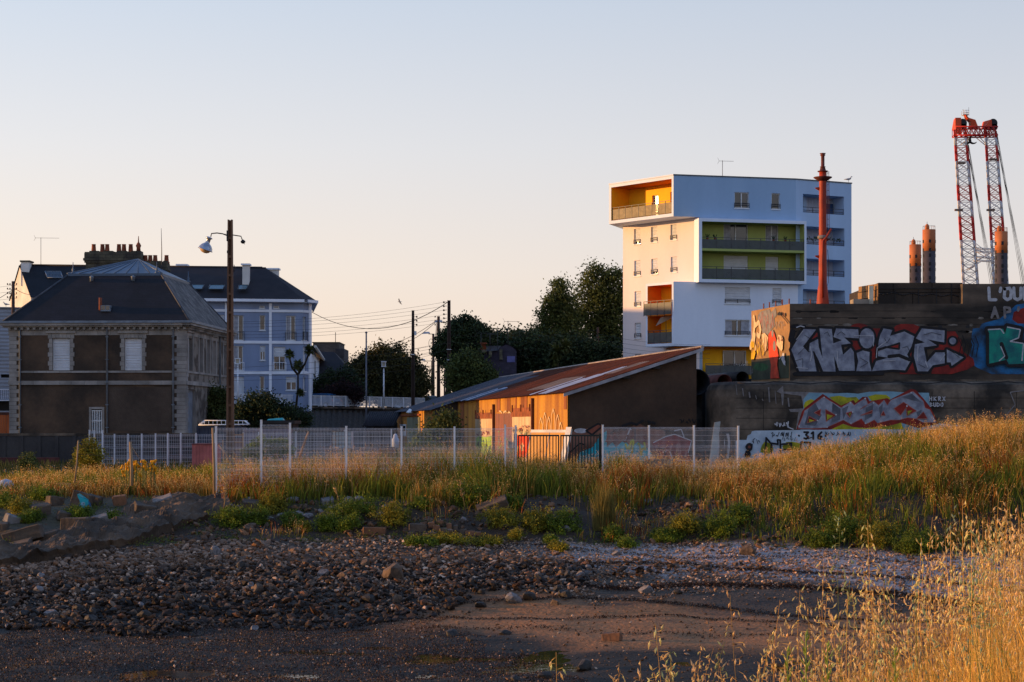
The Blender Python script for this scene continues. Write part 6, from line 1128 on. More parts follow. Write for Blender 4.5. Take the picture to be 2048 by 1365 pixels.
for i, (v0, v1, v2) in enumerate(((676, 666, 664), (690, 681, 672), (703, 696, 686), (716, 708, 700))):
    wire(P(380, v0+62-i*6, 138), P(898, v1+20, 157.6), .5, .012, ORD[(0, 1, 2, 5)[i]]+' of four thin wires passing low before the blue apartment house'); wire(P(898, v1+4, 157.6), P(1195, v2-4, 168), .4, .012, ORD[(0, 1, 2, 5)[i]]+' of four thin wires crossing the dark trees')
for i in range(4): wire(P(1195, 668+i*9, 168), P(1420, 690+i*9, 140), .3, .012, ORD[(0, 1, 2, 5)[i]]+' of four thin wires passing before the modern apartment block')
wire(P(-60, 620, 128), P(26, 579, 134), .2, .02, 'dark cable rising to the far left pole'); wire(P(26, 575, 134), P(60, 590, 150), .1, .02, 'dark cable from the far left pole to the white gable')
for v in (571, 583, 597): wire(P(-60, v+3, 120), P(26, v, 134), .1, .01, ORD[{571: 0, 583: 1, 597: 5}[v]]+' of three thin wires left of the far left pole')
# ------------------------------------------------------------------ cars on the upper street
TYRE = mat('tyre_rubber', (.012, .012, .012), .9); CGL = mat('car_glass', (.012, .016, .02), .1, spec=.7); TAIL = mat('tail_light', (.5, .02, .012), .35)
def car(u, D, col, lab, rz=0, L=4.1, Wd=1.72, H=1.45, roof=None, van=False):
    pm = mat('car_paint_'+''.join(c for c in lab.split()[0] if c.isalpha()), col, .3, .04, 1, spec=.6); x = X(u, D); t = thing('parked_car', (x, D, Z0+.03), lab, 'car', 'cars parked on the upper street'); t.rotation_euler = (0, 0, rz)
    prof = [(-L/2, .35), (-L/2+.02, .75), (-L/2+.15, .92), (-L/2+.5 if not van else -L/2+.15, H-.06), (-L/2+.8, H), (L*.08, H), (L*.22, 1.0 if not van else 1.1), (L/2-.25, .82), (L/2-.03, .62), (L/2, .35)]
    hw = lambda z: Wd/2*(1 if z < .95 else 1-.17*(z-.95)/(H-.95+1e-6)-.02); n = len(prof); m = MB(); pts = []
    for sx in (-1, 1): pts += [(x+sx*hw(z), D+y, Z0+.03+z-0) for y, z in prof]
    fc = [(i, i+1, n+i+1, n+i) for i in range(n-1)]+[(n-1, 0, n, 2*n-1), tuple(range(n-1, -1, -1)), tuple(range(n, 2*n))]; m.idx(pts, fc, pm); m.build('body', t)
    def pl(y, z, s=1): return Vector((x+s*(hw(z)+.004), D+y, Z0+.03+z))
    yb = -L/2
    m = MB(); a, b = (yb+.22, .98), (yb+.47 if not van else yb+.2, H-.14); m.face([Vector((x-.66, D+a[0]-.03, Z0+.03+a[1])), Vector((x+.66, D+a[0]-.03, Z0+.03+a[1])), Vector((x+.56, D+b[0]-.04, Z0+.03+b[1])), Vector((x-.56, D+b[0]-.04, Z0+.03+b[1]))], CGL); m.build('rear_window', t)
    m = MB(); m.face([Vector((x-.56, D+L*.12, Z0+H)), Vector((x+.56, D+L*.12, Z0+H)), Vector((x+.66, D+L*.215, Z0+1.05)), Vector((x-.66, D+L*.215, Z0+1.05))], CGL); m.build('windscreen', t)
    for s in (-1, 1):
        m = MB(); m.face([pl(yb+.5, 1.0, s), pl(L*.14, 1.0, s), pl(L*.06, H-.12, s), pl(yb+.72, H-.12, s)], CGL); m.build('side_window', t)
        m = MB(); m.box(x+s*.72-.13, x+s*.72+.13, D+yb-.03, D+yb+.08, Z0+.72, Z0+.92, TAIL); m.build('tail_light', t)
        for wy in (-L*.31, L*.31):
            m = MB(); c = Vector((x+s*(Wd/2-.1), D+wy, Z0+.33)); q = 14; 
            m.idx([c+Vector((dx, .31*math.cos(2*math.pi*k/q), .31*math.sin(2*math.pi*k/q))) for dx in (-.11, .11) for k in range(q)], [(k, (k+1) % q, q+(k+1) % q, q+k) for k in range(q)]+[tuple(range(q)), tuple(range(2*q-1, q-1, -1))], TYRE); wh = m.build('wheel', t)
            m = MB(); m.idx([c+Vector((s*.115, .19*math.cos(2*math.pi*k/q), .19*math.sin(2*math.pi*k/q))) for k in range(q)], [tuple(range(q))], LH); m.build('rim', wh)
    m = MB(); m.box(x-.26, x+.26, D+yb-.03, D+yb+.02, Z0+.5, Z0+.62, WHITE); m.box(x-Wd/2+.05, x+Wd/2-.05, D+yb-.06, D+yb+.2, Z0+.3, Z0+.48, pm); m.build('rear_bumper', t)
    return t
car(799, 214, (.42, .45, .50), 'white hatchback seen from behind with red tail lights left of the ladder pole', 0)
car(858, 205, (.02, .024, .024), 'dark off-road car parked above the low end of the shed roof', R(8), H=1.75)
car(641, 172, (.012, .10, .26), 'bright blue small car behind the street railing', R(62), L=3.8)
car(676, 177, (.10, .13, .20), 'slate blue van behind the street railing', R(78), H=1.75, van=True)
# ------------------------------------------------------------------ jack-up vessel legs and crane beyond the bunker
LORG = mat('orange_leg_paint', (.50, .155, .05), .7, .15, .15, col2=(.38, .11, .035)); LGRY = mat('dark_grey_leg_paint', (.055, .045, .05), .8, .2, .15)
def leg(u, D, w, vt, vm, lab, door=True):
    x = X(u, D); zb = CZ-4; r = w/2/F*D; t = thing('jackup_leg', (x, D, zb), lab, 'leg', 'round steel legs of the moored jack-up vessel'); m = MB(); m.lathe((x, D, zb), [(r, 0), (r, Z(vm, D)-zb)], LGRY, 28); m.build('lower_shaft', t); m = MB(); m.lathe((x, D, Z(vm, D)), [(r*1.012, 0), (r*1.012, Z(vt, D)-Z(vm, D))], LORG, 28); up = m.build('upper_shaft', t)
    m = MB(); zt = Z(vt, D)
    for k in range(14): an = k*math.pi/7; m.tube([(x+r*.95*math.cos(an), D+r*.95*math.sin(an), zt), (x+r*.95*math.cos(an), D+r*.95*math.sin(an), zt+.75)], .035, RUSTD, 4)
    m.tube([(x+r*.95*math.cos(k*math.pi/7), D+r*.95*math.sin(k*math.pi/7), zt+.75) for k in range(15)], .03, RUSTD, 4, caps=False); m.build('deck_railing', t)
    m = MB(); m.lathe((x-r*.3, D, zt), [(.45, 0), (.5, .4), (.45, .8), (.3, 1.1), (.05, 1.25)], LORG, 10); m.tube([(x-r*.3, D, zt+1.2), (x-r*.3, D, zt+1.7)], .05, BLACKP, 4); m.build('top_sheave', t)
    m = MB(); v = vt+24; i = 0
    while v < 600:
        for an in (-2.85, -1.65, -.35):
            c, s = math.cos(an), math.sin(an); z = Z(v+(3 if i % 2 else 0), D); q = Vector((-s, c, 0))*.22; p = Vector((x+(r+.06)*c, D+(r+.06)*s, z)); m.face([p-q-Vector((0, 0, .35)), p+q-Vector((0, 0, .35)), p+q+Vector((0, 0, .35)), p-q+Vector((0, 0, .35))], BLACKP)
        v += 14; i += 1
    m.build('jacking_holes', t)
leg(1830.5, 395, 23, 490, 533, 'shorter round orange and grey jack-up leg, left of the pair'); leg(1858, 380, 25.5, 460, 503, 'taller round orange and grey jack-up leg, right of the pair'); leg(2002.5, 350, 25, 464, 507, 'round orange and grey jack-up leg standing before the crane')
def crane():
    CR = mat('crane_red', (.50, .03, .02), .6, .2, .4); CW = mat('crane_white', (.55, .52, .51), .6, .1); CO = mat('crane_orange_red', (.55, .06, .012), .6, .15, .4); D = 390; s = D/F
    t = thing('heavy_lift_crane', (X(1965, D), D, CZ-4), 'tall red and white lattice sheerleg crane rising behind the bunker', 'crane')
    def lat(c0, c1, w0, w1, dep, n, bands, name):
        m = MB(); segs = []
        c0, c1 = Vector(c0), Vector(c1)
        def cn(k, i):   # corner i of the section at height k
            c = c0.lerp(c1, k); w = w0+(w1-w0)*k; sx, sy = ((-1, -1), (1, -1), (1, 1), (-1, 1))[i]; return c+Vector((sx*w/2+sy*.5, sy*dep/2, 0))
        for j in range(n):
            k0, k1 = j/n, (j+1)/n; v = CY-(c0.lerp(c1, (k0+k1)/2).z-CZ)/D*F; mt = CR if any(a <= v <= b for a, b in bands) else CW
            for i in range(4):
                m.tube([cn(k0, i), cn(k1, i)], .20, mt, 5); i2 = (i+1) % 4; m.tube([cn(k0, i), cn(k1, i2)], .075, mt, 3, caps=False); m.tube([cn(k0, i2), cn(k1, i)], .075, mt, 3, caps=False); m.tube([cn(k1, i), cn(k1, i2)], .075, mt, 3, caps=False)
        return m.build(name, t)
    bd = [(238, 271), (298, 327), (366, 402), (438, 480)]
    lat(P(1946, 640, D), P(1920.5, 262, D), 30*s, 22*s, 2.8, 24, bd, 'left_leg_lattice'); lat(P(2006, 640, D), P(1981, 262, D), 29*s, 20*s, 2.8, 24, bd, 'right_leg_lattice')
    m = MB(); zt = Z(256, D); zb_ = Z(273, D); x0, x1 = X(1908, D), X(1992, D)
    for y in (-1.6, 1.6):
        m.tube([(x0, D+y, zt), (x1, D+y, zt)], .15, CR, 5); m.tube([(x0, D+y, zb_), (x1, D+y, zb_)], .15, CR, 5); n = 9
        for i in range(n): xa, xb = x0+(x1-x0)*i/n, x0+(x1-x0)*(i+1)/n; m.tube([(xa, D+y, zt), (xb, D+y, zb_)], .085, CR, 4); m.tube([(xa, D+y, zb_), (xb, D+y, zt)], .085, CR, 4); m.tube([(xa, D+y, zt), (xa, D+y, zb_)], .085, CR, 4)
    m.box(x0+2.4, x1-2.5, D-.6, D+.6, zb_+.05, zb_+.35, CR); m.build('top_girder', t)
    for (u0, u1, vt, nm) in ((1907.5, 1919, 238, 0), (1966, 1980, 242, 1)):
        m = MB(); a, b = X(u0, D), X(u1, D); m.hexa([(a, D-1.6, Z(271 if nm == 0 else 256, D)), (b, D-1.6, Z(271 if nm == 0 else 256, D)), (b, D+1.6, Z(256, D)), (a, D+1.6, Z(256, D)), (a+.3*nm*4, D-1.4, Z(vt, D)), (b, D-1.4, Z(vt, D)), (b, D+1.4, Z(vt, D)), (a+.3, D+1.4, Z(vt, D))], CO); m.build('end_housing', t)
    for u in (1923, 1984): m = MB(); c = P(u, 248, D); q = 16; m.idx([c+Vector((.95*math.cos(2*math.pi*k/q), dy, .95*math.sin(2*math.pi*k/q))) for dy in (-1, 1) for k in range(q)], [(k, (k+1) % q, q+(k+1) % q, q+k) for k in range(q)]+[tuple(range(q)), tuple(range(2*q-1, q-1, -1))], BLACKP); m.box(c.x-.8, c.x+.9, D-1, D+1, c.z-1.3, c.z-.2, BLACKP); m.build('head_sheave', t)
    m = MB(); pr = [(1930, 228), (1938, 236), (1951, 240), (1957, 256), (1937, 257), (1942, 250), (1941, 243), (1933, 235)]; n = len(pr); m.idx([P(u, v, D-.9) for u, v in pr]+[P(u, v, D-.9)+Vector((0, 1.8, 0)) for u, v in pr], [(i, (i+1) % n, n+(i+1) % n, n+i) for i in range(n)]+[tuple(range(n)), tuple(range(2*n-1, n-1, -1))], CO); m.build('jib_root', t)
    m = MB(); a, b = X(1925, D), X(1936, D); zz0, zz1 = Z(231, D), Z(222, D)
    m.box(a, b, D-.7, D+.7, zz0, zz0+.12, CW)
    for x in (a, (a+b)/2, b): m.tube([(x, D-.7, zz0), (x, D-.7, zz1)], .07, CW, 4); m.tube([(x, D+.7, zz0), (x, D+.7, zz1)], .07, CW, 4)
    for z in (zz1, (zz0+zz1)/2): m.tube([(a, D-.7, z), (b, D-.7, z)], .07, CW, 4)
    m.tube([(a+.2, D, zz0), (X(1931, D), D, Z(240, D))], .12, CW, 4); m.tube([(b-.2, D, zz0), (X(1933, D), D, Z(238, D))], .12, CW, 4); m.tube([(X(1938, D), D, Z(232, D)), (X(1937.5, D), D, Z(215, D))], .04, DARKM, 4); m.tube([(X(1926, D), D, zz1), (X(1926, D), D, Z(219, D))], .05, DARKM, 4); m.build('lookout_platform', t)
    m = MB(); 
    for (a, b, c, e) in ((1948, 269, 1922, 290), (1950, 274, 1972, 292), (1957, 272, 1973, 290), (1946, 271, 1930, 287)): m.tube([P(a, b, D), P(c, e, D)], .12, CW, 4)
    m.build('knee_braces', t)
    m = MB(); c = P(1940, 274, D); m.tube([c, c-Vector((0, 0, .7))], .25, BLACKP, 6)
    for sgn in (-1, 1): m.tube([c+Vector((0, 0, -.7))]+[c+Vector((sgn*(.75-.75*math.cos(k*.45)), 0, -.9-.55*math.sin(k*.45))) for k in range(1, 7)], [.3, .26, .24, .2, .16, .12, .08], BLACKP, 6)
    m.build('twin_hook', t)
    m = MB(); hi, lo = 500, 524
    for y in (-1.2, 1.2):
        for v in (hi, hi+6, lo-7, lo): m.tube([P(1948, v-3, D)+Vector((0, y, 0)), P(1994, v, D)+Vector((0, y, 0))], .13, CW, 4)
        m.tube([P(1950, hi, D)+Vector((0, y, 0)), P(1992, lo, D)+Vector((0, y, 0))], .11, CW, 4); m.tube([P(1950, lo, D)+Vector((0, y, 0)), P(1992, hi, D)+Vector((0, y, 0))], .11, CW, 4); m.tube([P(1935, 540, D)+Vector((0, y, 0)), P(1960, lo, D)+Vector((0, y, 0))], .11, CW, 4); m.tube([P(1948, 488, D)+Vector((0, y, 0)), P(1970, hi+5, D)+Vector((0, y, 0))], .1, CW, 4)
    m.build('cross_brace', t)
    for k, (u0, v0, u1) in enumerate(((1936, 290, 1985), (1938, 318, 1990), (1992, 262, 2048), (1996, 300, 2053))):
        m = MB()
        for j in range(3): m.tube([P(u0+j*.6, v0, D), P(u1+j*3.2, 600, D+6)], .045, WIREM, 3, caps=False)
        m.build('hoist_ropes', t)
    m = MB()
    for v, u in ((421, 1915), (421, 1979), (327, 1920), (320, 1984)): c = P(u, v, D-1.5); m.box(c.x-.6, c.x+1.1, c.y-.4, c.y+.3, c.z-.15, c.z+.25, mat('service_platform', (.16, .10, .07)))
    m.build('service_platform', t)
crane()
# ------------------------------------------------------------------ birds
GUL = mat('gull_grey', (.34, .34, .36), .8); GULW = mat('gull_white', (.5, .5, .52), .8)
def gull(c, s, rz, fly, lab):
    m = MB(); c = Vector(c); d = Vector((math.cos(rz), math.sin(rz), 0)); n = Vector((-d.y, d.x, 0)); up = Vector((0, 0, 1))
    if fly:
        m.tube([c-d*.30*s, c-d*.1*s, c+d*.1*s, c+d*.22*s+up*.01, c+d*.29*s], [.01*s, .055*s, .06*s, .04*s, .008*s], GUL, 7)
        for k, v in ((-1, up*-.35+d*-.1), (1, up*.42+d*.12)):
            q = n*k*.25+v; m.idx([c+d*.1*s, c-d*.08*s, c+q*.55*s-d*.1*s, c+q*.6*s+d*.08*s, c+q*1.15*s-d*.12*s, c+d*.1*s+up*.02*s, c-d*.08*s+up*.02*s, c+q*.55*s-d*.1*s+up*.02*s, c+q*.6*s+d*.08*s+up*.02*s], [(0, 1, 2, 3), (3, 2, 4), (5, 8, 7, 6), (8, 4, 7)], GUL)
    else:
        m.tube([c-d*.34*s+up*.2*s, c-d*.15*s+up*.22*s, c+d*.02*s+up*.23*s, c+d*.13*s+up*.27*s, c+d*.17*s+up*.36*s, c+d*.2*s+up*.41*s, c+d*.29*s+up*.39*s], [.01*s, .05*s, .085*s, .06*s, .035*s, .042*s, .008*s], GUL, 8)
        for k in (-.03, .03): m.tube([c+n*k*s+up*.17*s, c+n*k*s], .008*s, DARKM, 4)
    return m.build('seagull' if lab[0] != 'd' else 'small_bird', label=lab, cat='bird')
gull(P(799.5, 604, 120), .5, R(165), True, 'grey seagull flying above the utility wires'); gull((X(1697, 160.6), 160.6, CZ+21.63), 1.25, R(0), False, 'grey seagull standing on the roof corner of the modern apartment block'); gull((X(12, 138.5), 138.5, Z(613.4, 138)), .9, R(180), False, 'dark pigeon perched on the clad building at the left edge')
# ------------------------------------------------------------------ foliage generators
def rvec(n): v = RNG.normal(size=(n, 3)); return v/np.linalg.norm(v, axis=1)[:, None]
def quads(c, size, asp=.55, up=None):
    n = len(c); a = rvec(n); b = np.cross(a, rvec(n)); b /= np.linalg.norm(b, axis=1)[:, None]; s = (size if np.ndim(size) else np.full(n, size))[:, None]
    a = a*s*.5; b = b*s*.5*asp; v = np.stack([c-a, c+b, c+a, c-b], 1).reshape(-1, 3); i = np.arange(n)*4
    return v, np.stack([i, i+1, i+2, i+3], 1)
def cloud(lobes, n, clump=.5, per=26, hollow=.45):
    vol = np.array([r[0]*r[1]*r[2] for c, r in lobes]); k = RNG.choice(len(lobes), size=max(1, n//per), p=vol/vol.sum())
    C = np.array([l[0] for l in lobes])[k]; Rr = np.array([l[1] for l in lobes])[k]; d = rvec(len(k)); u = RNG.random(len(k))**(1/2.2)
    wob = 1+.22*np.sin(d[:, 0]*5+C[:, 0])*np.cos(d[:, 2]*6+C[:, 2])+RNG.normal(size=len(k))*.07
    cc = C+d*Rr*(hollow+(1-hollow)*u)[:, None]*wob[:, None]
    idx = np.repeat(np.arange(len(k)), per); sc2 = clump*(.6+.8*RNG.random(len(k)))[idx]
    return cc[idx]+RNG.normal(size=(len(idx), 3))*sc2[:, None]*.5
def leafmat(name, c, c2, trans=.3): return mat(name, c, .75, .3, .9, col2=c2, island=.45, trans=trans, spec=.25)
LF_DK = leafmat('dark_tree_leaves', (.095, .115, .028), (.032, .048, .015)); LF_OL = leafmat('olive_tree_leaves', (.095, .080, .022), (.030, .032, .012)); LF_PN = leafmat('pine_needles', (.040, .062, .022), (.016, .028, .012), .15); LF_GR = leafmat('bright_shrub_leaves', (.17, .21, .015), (.06, .09, .010)); LF_PU = leafmat('purple_shrub_leaves', (.045, .022, .024), (.02, .012, .012)); LF_YG = leafmat('yellow_green_shrub_leaves', (.33, .26, .02), (.10, .10, .012))
BARK = mat('dark_bark', (.035, .026, .02), .95, .4, 3, bump=.5)
def tree(name, lab, lobes_px, D, leaf, lm, n=9000, trunk=None, dy=.8, clump=.55, cat='tree', zb=None, group=None, size=.32, hollow=.35, lean=0):
    lobes = [((X(u, D)+0, D+rnd.uniform(-1, 1)*dy*.6, Z(v, D)), (r/F*D, max(r/F*D*dy, .6), r/F*D*.95)) for u, v, r in lobes_px]
    u0 = trunk[0] if trunk else sum(l[0] for l in lobes_px)/len(lobes_px); zb = Z0 if zb is None else zb; base = Vector((X(u0, D), D, zb)); t = thing(name, base, lab, cat, group)
    m = MB(); r0 = (trunk[1] if trunk else 4)/F*D; top = max(l[0][2] for l in lobes); cz = sum(l[0][2] for l in lobes)/len(lobes); fork = base.lerp(Vector((base.x+lean, D, cz)), .62)
    m.tube([base-Vector((0, 0, .3)), base.lerp(fork, .5)+Vector((.1, 0, 0)), fork], [r0, r0*.8, r0*.62], BARK, 8)
    for c, rr in lobes: e = Vector(c); mid = fork.lerp(e, .5)+Vector((rnd.uniform(-.3, .3), rnd.uniform(-.3, .3), -.2)); m.tube([fork, mid, e+Vector((0, 0, rr[2]*.3))], [r0*.5, r0*.28, r0*.08], BARK, 5)
    for c, rr in lobes:
        for k in range(5): d = Vector(rvec(1)[0]); e = Vector(c); m.tube([e-Vector((0, 0, rr[2]*.2)), e+Vector((d.x*rr[0], d.y*rr[1], abs(d.z)*rr[2]))*.8], [r0*.12, r0*.03], BARK, 3)
    m.build('trunk', t); v, q = quads(cloud(lobes, n, clump, hollow=hollow), size*(.6+.8*RNG.random(n//26*26)) if False else size, .6)
    fast('crown', v, q, [lm], parent=t, org=base); return t
tree('broadleaf_tree', 'tall leafy tree touching the left edge of the modern apartment block', [(1192, 566, 33), (1228, 560, 24), (1165, 596, 24), (1215, 600, 32), (1244, 600, 26), (1180, 640, 38), (1240, 650, 36), (1210, 690, 40), (1255, 560, 20)], 178, 0, LF_DK, 23000, (1205, 9), size=.27, hollow=.25, clump=.62)
tree('broadleaf_tree', 'slimmer leafy tree with a rounded top left of the tallest one', [(1122, 575, 19), (1108, 600, 22), (1128, 605, 22), (1100, 632, 22), (1125, 640, 30), (1083, 655, 18), (1095, 675, 24), (1140, 680, 34), (1068, 668, 11)], 172, 0, LF_DK, 16000, (1120, 8), size=.26, hollow=.25, clump=.55)
tree('dense_tree', 'dark low dense trees behind the rusty shed roof', [(1050, 705, 30), (1080, 715, 32), (1120, 715, 34), (1165, 715, 36), (1215, 722, 36), (1062, 690, 22), (1040, 740, 30), (1100, 745, 34)], 166, 0, LF_PN, 34000, (1100, 8), size=.3, hollow=.0, clump=.9)
tree('dense_tree', 'dark hedge-like tree behind the slate clad house', [(1015, 695, 26), (1040, 690, 20), (990, 690, 22), (1050, 720, 26), (970, 715, 26)], 186, 0, LF_PN, 20000, (1010, 7), size=.3, hollow=.0, clump=.9)
tree('pine_tree', 'rounded dark pine beside the tallest utility pole', [(932, 664, 34), (908, 682, 30), (955, 676, 30), (885, 692, 18), (975, 678, 14), (930, 705, 42), (893, 720, 16), (880, 706, 14)], 163, 0, LF_PN, 36000, (893, 5), size=.24, hollow=.2, clump=.4)
tree('dense_tree', 'lower dark green tree under the pine, right of the tallest utility pole', [(935, 738, 32), (958, 752, 26), (925, 765, 26), (950, 775, 26), (975, 760, 20), (915, 745, 16)], 156, 0, LF_DK, 22000, (940, 6), size=.26, hollow=.0, clump=.7)
tree('round_tree', 'broad round olive green tree behind the street railing', [(775, 733, 40), (738, 733, 30), (718, 745, 24), (812, 742, 34), (838, 752, 20), (775, 768, 44), (825, 780, 34), (722, 772, 26), (850, 772, 16), (800, 700, 10), (760, 700, 14)], 200, 0, LF_OL, 48000, (780, 9), size=.3, hollow=.1, clump=.7)
tree('dense_bush', 'black green bush between the blue apartment house and the round tree', [(640, 770, 16), (660, 765, 20), (690, 760, 22), (705, 785, 26), (632, 790, 14)], 176, 0, LF_PN, 11000, (665, 4), cat='bush', size=.26, hollow=0)
tree('purple_bush', 'dull purple flowering bush just above the street railing', [(668, 786, 16), (690, 782, 18), (712, 790, 14), (650, 794, 12)], 172, 0, LF_PU, 7000, (685, 3), cat='bush', size=.2, hollow=0)
tree('dense_bush', 'dark bush against the side wall of the stone house', [(413, 798, 19), (430, 812, 22), (405, 822, 18), (440, 795, 15), (420, 838, 22), (445, 835, 16)], 126, 0, LF_DK, 16000, (420, 4), cat='bush', size=.18, zb=CZ-2.4, hollow=0)
tree('dense_bush', 'broad dark bush below the blue apartment house, right of the lamp pole', [(485, 822, 16), (512, 812, 15), (537, 808, 13), (563, 822, 16), (585, 832, 16), (520, 835, 22), (480, 842, 18), (605, 842, 14), (550, 843, 20), (503, 797, 7), (528, 795, 6), (545, 799, 5)], 136, 0, LF_PN, 17000, (525, 4), cat='bush', size=.2, zb=CZ-2.4, hollow=0)
tree('ivy_bush', 'dark ivy bush climbing the dark end wall between the two parts of the shed', [(880, 848, 14), (895, 838, 12), (868, 862, 15), (900, 855, 14), (885, 872, 20), (850, 882, 14), (905, 880, 14), (862, 880, 14)], 117, 0, LF_DK, 6000, (880, 3), cat='bush', size=.22, zb=CZ-2.4, hollow=0)
tree('round_bush', 'rounded yellow green bush left of the far mesh fence', [(176, 902, 19), (160, 912, 16), (192, 912, 14), (178, 922, 20)], 84, 0, LF_YG, 4500, (176, 3), cat='bush', size=.11, zb=CZ-2.5, hollow=0, clump=.25)
tree('leafy_plant', 'dark leafy plant in front of the low yard wall at far left', [(55, 920, 14), (42, 930, 10), (68, 930, 10)], 86, 0, LF_DK, 1800, (55, 2), cat='plant', size=.1, zb=CZ-2.5, hollow=0, clump=.2)
tree('leafy_plant', 'green leafy plant right behind the second fence post', [(513, 893, 14), (525, 882, 9), (500, 905, 12), (520, 912, 14)], 73, 0, LF_GR, 2000, (515, 2), cat='plant', size=.09, zb=CZ-2.45, hollow=0, clump=.16)
tree('leafy_plant', 'green leafy plant behind the panel between second and third fence posts', [(548, 892, 13), (565, 887, 12), (575, 900, 12), (552, 908, 13)], 73.5, 0, LF_GR, 2000, (558, 2), cat='plant', size=.09, zb=CZ-2.45, hollow=0, clump=.16)
tree('leafy_plant', 'tall green weeds in front of the low shed door', [(822, 898, 12), (835, 885, 10), (848, 900, 13), (862, 893, 11), (880, 905, 12)], 78, 0, LF_GR, 2200, (845, 2), cat='plant', size=.09, zb=CZ-2.45, hollow=0, clump=.2)
tree('leafy_shrub', 'small leafy tree top showing above the slate clad house roof', [(1030, 668, 6), (1036, 676, 7), (1024, 672, 5)], 182, 0, LF_OL, 500, (1031, 1.2), cat='tree', size=.3, clump=.3)
# cordylines: forked bare stems with tufts of strap leaves
def cordyline(lab, D, stems, heads, zb, mt):
    t = thing('cordyline', (X(stems[0][0][0], D), D, zb), lab, 'palm'); m = MB()
    for st in stems: n = len(st); m.tube([P(u, v, D) for u, v in st], [.11-.05*k/n for k in range(n)], BARK, 6)
    m.build('trunk', t)
    for u, v, r in heads:
        m = MB(); c = P(u, v, D)
        for k in range(130):
            d = Vector(rvec(1)[0]); d.z = d.z*.8+.35; L = r/F*D*(.8+.5*rnd.random()); s = d.cross(Vector((0, 0, 1))).normalized()*.10; a = c+d*L*.6; b = c+d*L-Vector((0, 0, L*.22)); m.idx([c-s*.5, c+s*.5, a+s, a-s, b], [(0, 1, 2, 3), (3, 2, 4)], mt)
        m.build('leaf_tuft', t)
CORD = leafmat('strap_leaves', (.10, .115, .03), (.05, .06, .02), .2)
cordyline('forked cordyline with three tufts in front of the blue apartment house', 152, [[(592, 815), (596, 780), (596, 748)], [(596, 750), (584, 736), (579, 716)], [(597, 748), (610, 728), (618, 706)]], [(596, 733, 16), (579, 711, 13), (618, 703, 14), (601, 788, 11)], Z0, CORD)
cordyline('dark spiky palm showing just above the rusty shed roof', 160, [[(1115, 760), (1115, 712)]], [(1115, 706, 26), (1132, 696, 20), (1106, 722, 18)], Z0, CORD)
